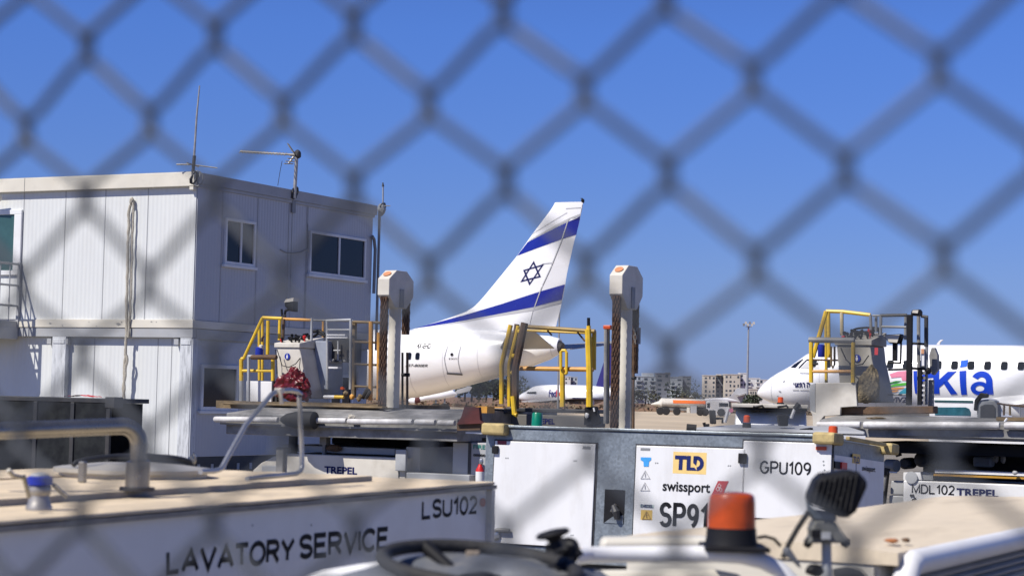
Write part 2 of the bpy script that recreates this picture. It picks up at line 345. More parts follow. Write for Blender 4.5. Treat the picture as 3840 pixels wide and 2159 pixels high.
def sliced(mb, fn, dx=0.0, dz=0.0):                   # cut flat lettering into strips and lay it on a curved skin
    bm = bmesh.new()
    vv = [bm.verts.new(v) for v in mb.v]
    for f in mb.f:
        try: bm.faces.new([vv[i] for i in f])
        except ValueError: pass
    for step, ax in ((dx, 0), (dz, 2)):
        if not step: continue
        lo = min(v.co[ax] for v in bm.verts); hi = max(v.co[ax] for v in bm.verts)
        k = math.ceil(lo / step)
        while k * step < hi:
            co = [0, 0, 0]; co[ax] = k * step; no = [0, 0, 0]; no[ax] = 1
            bmesh.ops.bisect_plane(bm, geom=bm.verts[:] + bm.edges[:] + bm.faces[:], plane_co=co, plane_no=no); k += 1
    for v in bm.verts: v.co.y = fn(v.co.x, v.co.z)
    bm.verts.index_update()
    out = MB().add([v.co[:] for v in bm.verts], [[v.index for v in f.verts] for f in bm.faces]); bm.free()
    return out

# ------------------------------------------------------------------ things
GRID = R(-27)                                         # the apron's building line, seen from the fence
class Thing:
    """an Empty at the thing's base; local x runs to the right, y away from the eye, z up"""
    def __init__(s, name, label, cat, px, depth, ang=0.0, group=None, tilt=0.0, z=0.0, side=0.0):
        p = world(px, 1500, depth)
        s.o = bpy.data.objects.new(name, None); COL.objects.link(s.o)
        s.o.empty_display_size = 0.3
        s.mw = Matrix.Translation((p.x, p.y, z)) @ Matrix.Rotation(ang, 4, 'Z') @ Matrix.Rotation(-tilt, 4, 'X') @ Matrix.Rotation(side, 4, 'Y')
        s.o.matrix_world = s.mw
        s.inv = s.mw.inverted()
        s.e = s.inv @ EYE
        s.o['label'] = label; s.o['category'] = cat
        if group: s.o['group'] = group
    def move(s, w):
        s.mw.translation = w; s.o.matrix_world = s.mw; s.inv = s.mw.inverted(); s.e = s.inv @ EYE
    def d(s, px, py): return s.inv.to_3x3() @ ray(px, py)
    def at(s, p, y=0.0):                              # local x,z of a photo point on the plane y
        d = s.d(*p); t = (y - s.e.y) / d.y; q = s.e + d * t; return (q.x, q.z)
    def pt(s, p, y=0.0):
        x, z = s.at(p, y); return (x, y, z)
    def atx(s, p, x=0.0):                             # local y,z of a photo point on the plane x
        d = s.d(*p); t = (x - s.e.x) / d.x; q = s.e + d * t; return (q.y, q.z)
    def atz(s, p, z):
        d = s.d(*p); t = (z - s.e.z) / d.z; q = s.e + d * t; return (q.x, q.y)
    def part(s, name, mb, m, parent=None, **k): return link_mesh(name, mb, m, parent or s.o, **k)
    def rect(s, mb, p0, p1, y0, y1):                  # box whose front face at y0 spans two photo points
        a = s.at(p0, y0); b = s.at(p1, y0); return mb.box(a[0], b[0], y0, y1, a[1], b[1])
    def outline(s, mb, pts, y0, y1): return mb.prism([s.at(p, y0) for p in pts], y0, y1)
    def bar(s, mb, pts, y, r, n=8):                   # tube through photo points, each on plane y (or its own plane)
        return mb.tube([s.pt(p[:2], p[2] if len(p) > 2 else y) for p in pts], r, n)
    def words(s, txt, p0, p1, y, m, bold=0.0, name='lettering', parent=None, **k):   # bottom-left and top-right photo points
        a = s.at(p0, y); b = s.at(p1, y); mb = MB(); fit_text(mb, txt, a[0], b[0], a[1], b[1], y, bold, **k)
        return s.part(name, mb, m, parent)
def plain_words(s, txt, p0, p1, y, m, weight, parent=None, gap=.2):
    a = s.at(p0, y); b = s.at(p1, y); return s.part('lettering', stroke_text(txt, a[0], b[0], a[1], b[1], y, weight, gap), m, parent)
Thing.plain = plain_words
def quad_words(s, txt, bl, tl, br, tr, y, m, weight, gap=.2):
    # lettering fitted to four corners read off the photo
    q = [Vector(s.at(p, y)) for p in (bl, tl, br, tr)]
    ra = (q[2] - q[0]).length * 2 / ((q[1] - q[0]).length + (q[3] - q[2]).length)
    mb = stroke_text(txt, 0, ra, 0, 1, y, weight, gap)
    out = []
    for v in mb.v:
        b = q[0].lerp(q[2], v[0] / ra); t = q[1].lerp(q[3], v[0] / ra); p = b.lerp(t, v[2]); out.append((p.x, v[1], p.y))
    mb.v = out; return s.part('lettering', mb, m)
Thing.quad = quad_words
def structure(name, mb, m, kind='structure', **k):
    o = link_mesh(name, mb, m, **k); o['kind'] = kind; return o
# ================================================================== ground
def grid_sheet(x0, x1, y0, y1, z, nx=1, ny=1):
    mb = MB()
    for i in range(nx):
        for j in range(ny):
            xa, xb = x0 + (x1 - x0) * i / nx, x0 + (x1 - x0) * (i + 1) / nx
            ya, yb = y0 + (y1 - y0) * j / ny, y0 + (y1 - y0) * (j + 1) / ny
            mb.poly([(xa, ya, z), (xb, ya, z), (xb, yb, z), (xa, yb, z)])
    return mb
structure('ground', grid_sheet(-6000, 6000, -300, 9000, -0.02), M['dirt'])
structure('apron', grid_sheet(-300, 500, -40, 330, 0.0), M['asphalt'])
structure('bounce_dimming_sheet', grid_sheet(-70, 60, -38, 92, 0.004), M['dim_ground'])  # unseen dark sheet, added to cut warm bounce and deepen the shadows
mb = MB()
for k in range(26):                                   # low soil bank behind the apron
    x = -160 + k * 17
    mb.blob((x + random.uniform(-4, 4), 350 + random.uniform(-8, 8), 0), 14, 7, random.uniform(0.5, 1.3), 0.4, 2.2, k, 2)
structure('soil_bank', mb, M['dirt'], smooth=True)

# ================================================================== office building
B = Thing('office_building', 'two storey white ribbed container office with a balcony and dark windows', 'building', 712, 36.5, GRID)
zt = B.at(zA(1700, 352), -0.1)[1]                     # roof edge
zfb = B.at(zA(1700, 478), -0.1)[1]                    # bottom of the fascia
zb1 = B.at(zD(1600, 478))[1]; zb2 = B.at(zD(1600, 556))[1]; zb3 = B.at(zD(1600, 640))[1]
zbot = B.atx(zX(600, 965), 0.02)[1]
XL = -8.5; DEPTH = 6.3
mb = MB().box(XL, 0, 0, DEPTH, zb2, zt - 0.03)
up = B.part('upper_storey', mb, M['wall_x'])
mb = MB().box(XL, -0.02, 0.10, DEPTH - 0.05, zbot, zb2 - 0.003)
lo = B.part('lower_storey', mb, M['wall_x'])
# end wall cladding (its ribs run along y)
ye = DEPTH
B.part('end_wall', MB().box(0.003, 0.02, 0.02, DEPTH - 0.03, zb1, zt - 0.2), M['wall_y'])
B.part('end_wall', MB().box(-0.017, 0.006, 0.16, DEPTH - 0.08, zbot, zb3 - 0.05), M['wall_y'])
# roof edge
mb = MB().box(XL, 0.015, -0.11, -0.003, zfb, zt)
mb.box(-0.09, 0.0, -0.10, -0.004, zfb - 0.07, zfb - 0.003)
fasc = B.part('fascia', mb, M['cream'], bevel=0.008)
xj = B.at(zA(222, 480), -.11)[0]; B.part('fascia_joint', MB().box(xj - .006, xj + .006, -.1125, -.1105, zfb, zt), M['grime'], fasc)
mb = MB().box(0.003, 0.07, 0.0, DEPTH + 0.06, zt - 0.20, zt - 0.004)
mb.box(0.003, 0.05, 0.0, DEPTH, zt - 0.26, zt - 0.203)
B.part('roof_trim', mb, M['midgrey'])
B.part('roof', MB().box(XL, 0.0, -0.1, DEPTH + 0.05, zt - 0.028, zt + 0.012), M['midgrey'])
# storey bands
B.part('cornice', MB().box(XL, 0.035, -0.035, -0.002, zb2 + 0.004, zb1).box(0.021, 0.045, 0, DEPTH - 0.02, zb2 + 0.004, zb1 - 0.01), M['cream'], bevel=0.006)
B.part('storey_band', MB().box(XL, 0.03, -0.02, 0.095, zb3, zb2 - 0.005).box(0.008, 0.036, 0.1, DEPTH - 0.02, zb3 - 0.02, zb2 - 0.006), M['midgrey'], bevel=0.005)
rnd = random.Random(12)
for p, w_, h_ in ((zD(455, 512), 14, 8), (zD(805, 500), 5, 9), (zD(870, 536), 7, 6), (zD(1070, 520), 26, 16), (zD(1100, 500), 12, 8), (zD(1370, 496), 12, 5), (zD(1415, 500), 6, 5), (zD(565, 530), 4, 9)):
    pts = [(p[0] + w_ / 2.4 * math.cos(t * .785) * rnd.uniform(.5, 1.1), p[1] + h_ / 2.4 * math.sin(t * .785) * rnd.uniform(.5, 1.1)) for t in range(8)]
    mb = MB(); mb.poly([(q[0], -.0375, q[1]) for q in (B.at(k, -.0375) for k in pts)]); B.part('paint_chip', mb, M['grime'])
# seams in the panels
mb = MB()
for px, py in (zA(590, 800), zA(950, 800), zA(1335, 800), zA(212, 800)):
    x = B.at((px, py))[0]; mb.box(x - 0.008, x + 0.008, -0.006, -0.001, zb1, zfb - 0.002)
for px, py in (zD(1395, 900), zD(820, 900), zD(1520, 900)):
    x = B.at((px, py))[0]; mb.box(x - 0.006, x + 0.006, 0.093, 0.099, zbot, zb3 - 0.02)
for p in (zB(765, 700), zB(1048, 700), zB(1078, 700), zB(1220, 700), zB(425, 1350), zB(1190, 1400)):
    y = B.atx(p, 0.02)[0]; mb.box(0.0205, 0.027, y - 0.012, y + 0.012, zb1, zt - 0.27)
B.part('panel_seam', mb, M['midgrey'])
# corner posts and the weathered column
def post(x0, x1, y0):
    mb = MB().box(x0, x1, y0, y0 + 0.14, zbot - 0.05, zb3 - 0.003)
    mb.box(x0 + 0.02, x1 - 0.02, y0 - 0.012, y0 - 0.001, zb3 - 0.13, zb3 - 0.05)
    return mb
a = B.at(zD(475, 900), 0.0)[0]; b = B.at(zD(597, 900), 0.0)[0]
pm = mat('flaking_white_paint', (0.62, 0.64, 0.66), 0.6, var=0.15, scale=5, dirt=(0.18, 0.19, 0.2), dirt_amt=0.75, dirt_scale=6, stretch=(3, 3, 0.5))
B.part('column', post(a, b, -0.03), pm, bevel=0.01)
a = B.at(zD(1628, 900), 0.0)[0]
B.part('corner_post', post(a, 0.01, -0.015), pm, bevel=0.01)
B.part('corner_post', MB().box(0.01, 0.03, 0.0, 0.16, zbot, zb3 - 0.01), pm)
mb = MB()
for p in (zD(600, 655), zD(1600, 660), zD(450, 655)):
    x, z = B.at(p, 0.0); mb.box(x - 0.05, x + 0.05, -0.02, 0.09, z - 0.09, z + 0.015)
B.part('bracket', mb, M['midgrey'])
# skirting with bolt holes below the end wall
mb = MB().box(-0.02, 0.02, 0.05, DEPTH - 0.1, 0.0, zbot - 0.003)
sk = B.part('plinth', mb, M['dark'])
mb = MB()
for k in range(14):
    y = 0.3 + k * 0.42; mb.box(0.021, 0.03, y - 0.04, y + 0.04, zbot - 0.26, zbot - 0.14)
B.part('bolt_plate', mb, M['midgrey'], sk)
B.part('plinth', MB().box(XL, -0.02, 0.2, 0.4, 0.0, zbot - 0.003), M['dark'])

def win_end(p0, p1, div, glassm=M['glass'], x=0.02, fr=0.055):
    """sash window on the end wall: outer frame from photo points"""
    y0, z1 = B.atx(p0, x); y1, z0 = B.atx(p1, x)
    o = MB()
    o.box(x + .001, x + 0.05, y0, y1, z0, z0 + fr).box(x + .001, x + 0.05, y0, y1, z1 - fr, z1)
    o.box(x + .001, x + 0.05, y0, y0 + fr, z0 + fr, z1 - fr).box(x + .001, x + 0.05, y1 - fr, y1, z0 + fr, z1 - fr)
    for d in div:
        yd = y0 + (y1 - y0) * d; o.box(x + .001, x + 0.042, yd - fr * 0.5, yd + fr * 0.5, z0 + fr, z1 - fr)
    w = B.part('window', o, M['white'], bevel=0.006)
    B.part('pane', MB().box(x + 0.004, x + 0.018, y0 + fr, y1 - fr, z0 + fr, z1 - fr), glassm, w)
    B.part('sill', MB().box(x + 0.002, x + 0.075, y0 - 0.05, y1 + 0.05, z0 - 0.06, z0 - 0.003), M['white'], w, bevel=0.006)
    return w
win_end(zB(462, 762), zB(722, 1212), (0.53,))
win_end(zB(1226, 878), zB(1722, 1330), (0.52,))
win_end(zD(1812, 880), zC(205, 1180), (), M['glass'], -0.0, 0.07)
win_end(zC(1045, 850), zC(1245, 1180), (0.5,), M['glass'], -0.0, 0.06)
# front window at the photo's left edge
x1, z1 = B.at(zA(212, 692)); xg, z0 = B.at(zA(160, 1165)); x0 = x1 - 1.4
z0 -= 0.25
fr = 0.09
o = MB().box(x0, x1, -0.05, -0.002, z1 - fr, z1).box(x0, x1, -0.05, -0.002, z0, z0 + fr).box(x1 - fr * 2, x1, -0.05, -0.002, z0 + fr, z1 - fr).box(x0, x0 + fr, -0.05, -0.002, z0 + fr, z1 - fr)
w = B.part('window', o, M['white'], bevel=0.008)
B.part('pane', MB().box(x0 + fr, x1 - fr * 2, -0.02, -0.004, z0 + fr, z1 - fr), M['glass_teal'], w)
# balcony, seen end on
xb = B.at(zS(200, 500))[0]
def bz(y): return B.at(zS(200, y))[1]
P = 0.85
fl = bz(735)
mb = MB().box(XL, xb, -P, -0.036, fl - 0.22, fl)
bal = B.part('balcony_floor', mb, M['midgrey'], bevel=0.01)
mb = MB()
for zz in (bz(110), bz(320), bz(520)):
    mb.tube([(xb - 0.02, -0.03, zz), (xb - 0.02, -P + 0.02, zz)], 0.022)
    mb.tube([(xb - 0.02, -P + 0.02, zz), (XL, -P + 0.02, zz)], 0.022)
for y in (-0.035, -P + 0.02):
    mb.box(xb - 0.05, xb + 0.01, y - 0.025, y + 0.025, fl, bz(100) + 0.02)
for y in (-0.30, -0.57):
    mb.tube([(xb - 0.02, y, fl), (xb - 0.02, y, bz(110))], 0.012)
mb.box(xb - 0.03, xb - 0.012, -P + 0.02, -0.04, fl, fl + 0.12)
B.part('balcony_railing', mb, M['midgrey'])
B.part('floodlight', MB().lathe((B.at(zA(0, 590), -0.1)[0], -0.22, B.at(zA(0, 590), -0.1)[1]), (1, 0, 0), [(-0.3, 0.05), (0.1, 0.07), (0.12, 0.02)], 14), M['cream'], smooth=True)
# down pipe and cables on the end wall
mb = MB()
pts = [B.atx(p, 0.1) for p in (zB(1810, 930), zB(1828, 960), zB(1838, 1050), zB(1825, 1448))]
mb.tube([(0.07, y, z) for y, z in pts], 0.035)
yc, zc = B.atx(zB(1860, 700), 0.05)
mb.tube([(0.07, yc, zt - 0.1), (0.07, yc, zb2 - 0.2)], 0.03)
B.part('down_pipe', mb, M['grey'], smooth=True)
mb = MB()
pts = [B.atx(zB(*p), 0.03) for p in ((965, 1050), (1010, 1075), (1080, 1085), (1150, 1075), (1215, 1040), (1215, 820))]
mb.tube([(0.035, y, z) for y, z in pts], 0.009, 6)
yc0, zc0 = B.atx(zB(1085, 570), 0.03); yc1, zc1 = B.atx(zB(1085, 720), 0.03)
mb.box(0.03, 0.06, yc0 - 0.06, yc0 + 0.06, zc1, zc0)
B.part('cable', mb, M['grey'])
mb = MB()
for c in (zB(170, 400), zB(1085, 540), zB(1880, 680)):
    y, z = B.atx(c, 0.05)
    for k in range(5):
        t0 = random.random() * 6
        mb.tube([(0.09 + 0.02 * math.cos(t0 + j * .9), y + 0.14 * math.sin(t0 + j * 0.9) * (0.5 + 0.1 * k), z + 0.12 * math.cos(t0 + j * 0.8)) for j in range(7)], 0.012, 6)
B.part('cable_coil', mb, M['dark'])

# rope hanging down the front wall
T = Thing('rope', 'knotted pale rope hanging down the sunlit office wall', 'rope', 489, 36.3, GRID)
T.move(B.mw @ Vector((B.at(zA(1180, 900), -0.06)[0], -0.06, 0)))
def wob(pts, k, n=40, amp=0.012):
    out = []; P3 = [Vector(p) for p in pts]
    L = [0]
    for i in range(1, len(P3)): L.append(L[-1] + (P3[i] - P3[i - 1]).length)
    for j in range(n + 1):
        s = L[-1] * j / n; i = 0
        while i < len(L) - 2 and L[i + 1] < s: i += 1
        f = (s - L[i]) / (L[i + 1] - L[i]); q = P3[i].lerp(P3[i + 1], f)
        out.append(q + Vector((amp * mnoise.noise(Vector((s * 5, k, 0))), 0, 0)))
    return out
mb = MB()
s1 = [T.pt(p) for p in (zA(1195, 600), zA(1172, 660), zA(1165, 800), zA(1160, 1000), zA(1150, 1448), zD(1145, 560), zD(1140, 700), zD(1130, 880), zD(1120, 1100), zD(1112, 1370))]
q1 = wob(s1, 1, 90, 0.03)
mb.tube(q1, [0.028 + 0.012 * mnoise.noise(Vector((i * 0.7, 3, 0))) for i in range(len(q1))], 7)
s2 = [T.pt(p, -0.01) for p in (zA(1195, 600), zA(1208, 660), zA(1200, 900), zD(1185, 300), zD(1160, 640))]
q2 = wob(s2, 9, 60, 0.02); mb.tube(q2, 0.02, 6)
s3 = [T.pt(p, -0.02) for p in (zD(1145, 800), zD(1133, 1000), zD(1118, 1200), zD(1114, 1370))]
q3 = wob(s3, 5, 30, 0.05); mb.tube(q3, 0.025, 6)
mb.blob(T.pt(zA(1193, 610)), 0.05, 0.05, 0.07, 0.3, 2, 3, 2)
T.part('rope_strand', mb, M['rope'], smooth=True)

# aerials on the roof edge
def bworld(x, y): return B.mw @ Vector((x, y, 0))
def place(T, x, y):
    T.move(bworld(x, y))
T = Thing('whip_antenna', 'tall thin whip antenna with crossed rods on the nearest roof corner', 'antenna', 720, 36.5, 0, 'antennas on the office roof')
place(T, 0.1, -0.02)
T.part('whip', MB().tube([T.pt(zf(488, 400)), T.pt(zf(495, 290)), T.pt(zf(502, 216))], [0.022, 0.018, 0.012], 8), M['antenna'])
T.part('mast', MB().tube([T.pt(zf(485, 440)), T.pt(zf(489, 392))], 0.032, 8), M['dark'])
mb = MB().tube([T.pt(zf(444, 414)), T.pt(zf(487, 414))], 0.014, 6).tube([T.pt(zf(487, 415)), T.pt(zf(547, 423))], 0.012, 6)
mb.tube([T.pt(zf(470, 410), -0.3), T.pt(zf(500, 420), 0.4)], 0.012, 6)
T.part('radial_rod', mb, M['antenna'])
ring = MB(); c = T.pt(zA(1785, 410), -0.03)
ring.tube([(c[0] + 0.11 * math.cos(i * .52), c[1], c[2] + 0.14 * math.sin(i * .52)) for i in range(12)], 0.012, 6, closed=True)
T.part('cable_loop', ring, M['grey'])
T = Thing('television_antenna', 'television aerial with a long toothed boom on a roof mast', 'antenna', 1108, 39, 0, 'antennas on the office roof')
yc, _ = B.atx(zB(1095, 560), 0.1); place(T, 0.12, yc)
T.part('mast', MB().tube([T.pt(zB(1095, 590)), T.pt(zB(1118, 180))], 0.036, 10), M['antenna'])
boom = [T.pt(zB(605, 165)), T.pt(zB(1150, 198))]
mb = MB().tube(boom, 0.022, 8)
b0, b1 = Vector(boom[0]), Vector(boom[1])
for k in range(15):
    q = b0.lerp(b1, 0.01 + k * 0.053)
    mb.tube([q + Vector((0, -0.18, -0.05)), q + Vector((0, 0.18, 0.05))], 0.010, 5)
T.part('boom', mb, M['antenna'])
mb = MB().tube([T.pt(zB(1040, 100)), T.pt(zB(1100, 190))], 0.02, 6).tube([T.pt(zB(1105, 190)), T.pt(zB(1045, 270))], 0.02, 6)
for f in (0.1, 0.4, 0.7, 0.95):
    a = Vector(T.pt(zB(1100, 195))).lerp(Vector(T.pt(zB(1040, 280))), f); mb.tube([a + Vector((-.06, -.25, -.03)), a + Vector((.06, .25, .03))], 0.012, 5)
    a = Vector(T.pt(zB(1100, 185))).lerp(Vector(T.pt(zB(1045, 105))), f); mb.tube([a + Vector((0, -.3, 0)), a + Vector((0, .3, 0))], 0.010, 5)
T.part('reflector', mb, M['antenna'])
T.part('clamp', MB().blob(T.pt(zB(1125, 190)), 0.07, 0.07, 0.09, 0.2, 2, 1, 2), M['dark'])
T.part('feeder_cable', MB().tube([T.pt(zB(985, 250)), T.pt(zB(965, 350)), T.pt(zB(945, 475))], 0.006, 5), M['dark'])
T = Thing('short_whip_antenna', 'short dark whip antenna on the far roof corner', 'antenna', 1434, 42, 0, 'antennas on the office roof')
yc, _ = B.atx(zB(1895, 700), 0.1); place(T, 0.12, yc)
T.part('whip', MB().tube([T.pt(zB(1897, 700)), T.pt(zB(1898, 480))], 0.018, 6), M['antenna'])
T.part('tip', MB().tube([T.pt(zB(1898, 482)), T.pt(zB(1896, 445))], [0.03, 0.012], 6), M['dark'])
T.part('radial_rod', MB().tube([T.pt(zB(1890, 655)), T.pt(zB(1965, 657))], 0.010, 5), M['antenna'])
T.part('bracket', MB().blob(T.pt(zB(1885, 690)), 0.09, 0.09, 0.14, 0.35, 2.2, 4, 2), M['grey'])

# dark slatted cage in front of the office
T = Thing('baggage_cage', 'dark framed mesh cage standing before the white office', 'cage', 200, 27, R(-20))
zt_ = T.at(zD(500, 1180))[1]
x1 = T.at(zD(1040, 1200))[0]; x0 = x1 - 2.9
mb = MB().box(x0, x1, 0, 0.9, zt_ - 0.06, zt_)
a = T.at(zD(962, 1176)); b = T.at(zD(1043, 1278)); mb.box(a[0], b[0], -0.03, 0.2, b[1], a[1])
for p in (zD(325, 1300), zD(660, 1300), zD(985, 1300)):
    x = T.at(p)[0]; mb.box(x - 0.03, x + 0.03, -0.02, 0.03, 0.45, zt_ - 0.061)
mb.box(x0, x1 - 0.1, -0.015, 0.9, 0.40, 0.45)
T.part('frame', mb, M['dark'], bevel=0.006)
xs = [x0, T.at(zD(325, 1300))[0], T.at(zD(660, 1300))[0], T.at(zD(985, 1300))[0]]
for i in range(3):
    mb = MB().box(xs[i] + 0.03, xs[i + 1] - 0.03, 0.0, 0.015, 0.46, zt_ - 0.065)
    T.part('mesh_panel', mb, M['mesh_dark'])
T.part('back_panel', MB().box(x0, x1 - 0.1, 0.86, 0.9, 0.46, zt_ - 0.065), M['mesh_dark'])
for k in range(4):
    T.part('wheel', MB().lathe((x0 + 0.4 + (k % 2) * 2.0, 0.1 + 0.65 * (k // 2), 0.2), (0, 1, 0), [(-0.05, 0.16), (-0.04, 0.2), (0.04, 0.2), (0.05, 0.16)], 18), M['rubber'])
    T.part('wheel_leg', MB().box(x0 + 0.36 + (k % 2) * 2.0, x0 + 0.44 + (k % 2) * 2.0, 0.16 + 0.65 * (k // 2), 0.2 + 0.65 * (k // 2), 0.2, 0.41), M['dark'])
R2 = Thing('red_cloth', 'faded red cloth lying on top of the dark cage', 'cloth', 300, 27.2, R(-20), z=zt_ + 0.002)
w = T.mw @ Vector((T.at(zD(660, 1180))[0], 0.25, zt_ + 0.002)); R2.move(w)
mb = MB(); n = 10
vs = [((i / n - .5) * 0.42, (j / n - .5) * 0.3, 0.015 + 0.022 * max(0, 1 - abs(i / n - .5) * 2) + 0.012 * mnoise.noise(Vector((i * .6, j * .6, 0)))) for j in range(n + 1) for i in range(n + 1)]
fs = [(j * (n + 1) + i, j * (n + 1) + i + 1, (j + 1) * (n + 1) + i + 1, (j + 1) * (n + 1) + i) for j in range(n) for i in range(n)]
R2.part('cloth', MB().add(vs, fs), M['signal_red'], smooth=True)
# ================================================================== flag-tailed airliner
T = Thing('flag_tail_airliner', 'white airliner with blue bands and a six pointed star on its tail', 'airliner', 2140, 109, GRID)
def fin_pt(p): return T.at(p, 0.0)
st = [zF(x, 0)[0] for x in (340, 600, 800, 1000, 1170, 1340, 1500, 1640, 1716)]
tops = [212, 204, 206, 212, 224, 240, 254, 270, 292]
bots = [848, 800, 745, 692, 648, 592, 538, 480, 430]
prof = []
for px, t, b in zip((340, 600, 800, 1000, 1170, 1340, 1500, 1640, 1716), tops, bots):
    xt, z1 = T.at(zF(px, t)); xb_, z0 = T.at(zF(px, b)); prof.append(((xt + xb_) / 2, (z0 + z1) / 2, (z1 - z0) / 2))
x0, zc0, r0 = prof[0]
RC = 2.0
nose = [(x0 - 31.5, zc0 - 0.55, 0.05), (x0 - 31.2, zc0 - 0.5, 0.5), (x0 - 30.3, zc0 - 0.35, 1.1), (x0 - 28.8, zc0 - 0.12, 1.65), (x0 - 27, zc0, 1.93), (x0 - 24, zc0, RC), (x0 - 8, zc0, RC), (x0 - 3, zc0, (RC + r0) / 2)]
prof = nose + prof
def fus(xs):
    for i in range(len(prof) - 1):
        if prof[i][0] <= xs <= prof[i + 1][0]:
            f = (xs - prof[i][0]) / (prof[i + 1][0] - prof[i][0]); return (prof[i][1] * (1 - f) + prof[i + 1][1] * f, prof[i][2] * (1 - f) + prof[i + 1][2] * f)
    return prof[-1][1:] if xs > prof[-1][0] else prof[0][1:]
def skin_body(fn, xs, n=48, wf=0.94):
    mb = MB(); vs = []; fs = []
    for x in xs:
        zc, r = fn(x)
        for j in range(n):
            t = 2 * math.pi * j / n; vs.append((x, r * wf * math.cos(t), zc + r * math.sin(t)))
    for i in range(len(xs) - 1):
        for j in range(n): fs.append((i * n + j, (i + 1) * n + j, (i + 1) * n + (j + 1) % n, i * n + (j + 1) % n))
    fs += [tuple(range(n)), tuple(range(len(xs) * n - 1, (len(xs) - 1) * n - 1, -1))]
    return mb.add(vs, fs)
def smooth_fn(fn, w):
    return lambda x: tuple(sum(fn(x + k * w / 3)[i] for k in (-3, -2, -1, 0, 1, 2, 3)) / 7 for i in (0, 1))
xs = [p[0] for p in nose[:6]] + [x0 - 20 + k * 2 for k in range(9)] + [x0 - 2 + k * 0.45 for k in range(60) if x0 - 2 + k * 0.45 < prof[-1][0] - 0.1] + [prof[-1][0]]
fs_ = smooth_fn(fus, 0.9)
body = T.part('fuselage', skin_body(lambda x: fs_(x) if x > x0 - 6 and x < prof[-1][0] - 1 else fus(x), xs), M['jet_white'], smooth=True)
def side(x, z, off=0.012, wf=0.94):
    zc, r = (fs_(x) if x > x0 - 6 and x < prof[-1][0] - 1 else fus(x)); k = max(0.0, 1 - ((z - zc) / r) ** 2); return -r * wf * math.sqrt(k) - off
# exhaust cone
a = T.at(zF(1700, 320)); b = T.at(zF(1650, 478))
mb = MB(); xe, (ze, re) = prof[-1][0], fus(prof[-1][0])
mb.lathe((xe - 0.1, 0, ze - 0.05), (1, 0, -0.35), [(-0.05, re * 0.94), (0.25, re * 0.72), (0.27, re * 0.5)], 24)
T.part('exhaust_cone', mb, M['dark'], smooth=True)
# fin: leading edge and trailing edge read off the photo, with a rounded section
LE = [zE(480, 1288), zE(700, 1222), zE(940, 1140), zE(1010, 1106), zE(1090, 1030), zE(1190, 910), zE(1420, 628), zE(1560, 430), zE(1700, 245), zE(1765, 155)]
TEp = [zE(1760, 1260), zE(1800, 1100), zE(1835, 950), zE(1860, 800), zE(1930, 500), zE(1975, 340), zE(2008, 180), zE(2012, 140)]
LEl = [fin_pt(p) for p in LE]; TEl = [fin_pt(p) for p in TEp]
def interp(pts, z):
    pts = sorted(pts, key=lambda p: p[1])
    if z <= pts[0][1]:
        (x0_, z0_), (x1_, z1_) = pts[0], pts[1]
    elif z >= pts[-1][1]: return pts[-1][0]
    else:
        for (x0_, z0_), (x1_, z1_) in zip(pts, pts[1:]):
            if z0_ <= z <= z1_: break
    return x0_ + (x1_ - x0_) * (z - z0_) / (z1_ - z0_ + 1e-9)
ztop = fin_pt(zE(1900, 140))[1]; zlow = LEl[0][1] - 0.1
HR = [fin_pt(p) for p in (zE(1530, 1290), zE(1580, 1100), zE(1660, 900), zE(1740, 720), zE(1830, 490), zE(1895, 290), zE(1880, 215))]   # rudder hinge
def fin_h(x, z):
    a_ = interp(LEl, z); b_ = interp(TEl, z); c = (x - a_) / max(0.1, b_ - a_); c = min(max(c, 0), 1)
    t = min(0.30, 0.055 * (b_ - a_) + 0.02)
    return t * (2.2 * math.sqrt(c + 1e-6) * (1 - c) ** 0.9 * 0.75 + 0.02)
def fin_mesh(xa, xb, hh, nz=26, nc=14, rot=None):
    mb = MB(); vs = []; fs = []
    for i in range(nz + 1):
        z = zlow + (ztop - zlow) * i / nz; a_, b_ = xa(z), xb(z)
        for sgn in (-1, 1):
            for k in range(nc + 1):
                x = a_ + (b_ - a_) * (k / nc) ** 1.3; y = sgn * hh(x, z)
                if rot: x, y = rot(x, y, z)
                vs.append((x, y, z))
    w = 2 * (nc + 1)
    for i in range(nz):
        for sgn in (0, 1):
            for k in range(nc):
                q = (i * w + sgn * (nc + 1) + k, i * w + sgn * (nc + 1) + k + 1, (i + 1) * w + sgn * (nc + 1) + k + 1, (i + 1) * w + sgn * (nc + 1) + k)
                fs.append(q if sgn == 0 else q[::-1])
        fs.append((i * w + nc, i * w + w - 1, (i + 1) * w + w - 1, (i + 1) * w + nc)); fs.append((i * w, (i + 1) * w, (i + 1) * w + nc + 1, i * w + nc + 1))
    fs.append(tuple(nz * w + k for k in range(nc + 1)) + tuple(nz * w + nc + 1 + k for k in range(nc, -1, -1)))
    return mb.add(vs, fs)
fin = T.part('fin', fin_mesh(lambda z: interp(LEl, z), lambda z: interp(HR, z) if z < HR[-2][1] else interp(TEl, z), fin_h), M['jet_white'], smooth=True)
DEF = R(9)
def rud(x, y, z):
    h = interp(HR, z); dx = x - h; return (h + dx * math.cos(DEF) - y * math.sin(DEF) * 0, y + dx * math.sin(DEF))
rudder = T.part('rudder', fin_mesh(lambda z: min(interp(HR, z) + 0.04, interp(TEl, z) - 0.02), lambda z: interp(TEl, z) if z < HR[-2][1] else interp(TEl, z) - 0.01, fin_h, 22, 6, rud), M['jet_white'], smooth=True)
def on_fin(x, z):
    h = interp(HR, z)
    if x > h + 0.02 and z < HR[-2][1]: return rud(x, -fin_h(x, z), z)[1] - 0.014
    return -fin_h(x, z) - 0.014
def clip_fin(pts): return pts
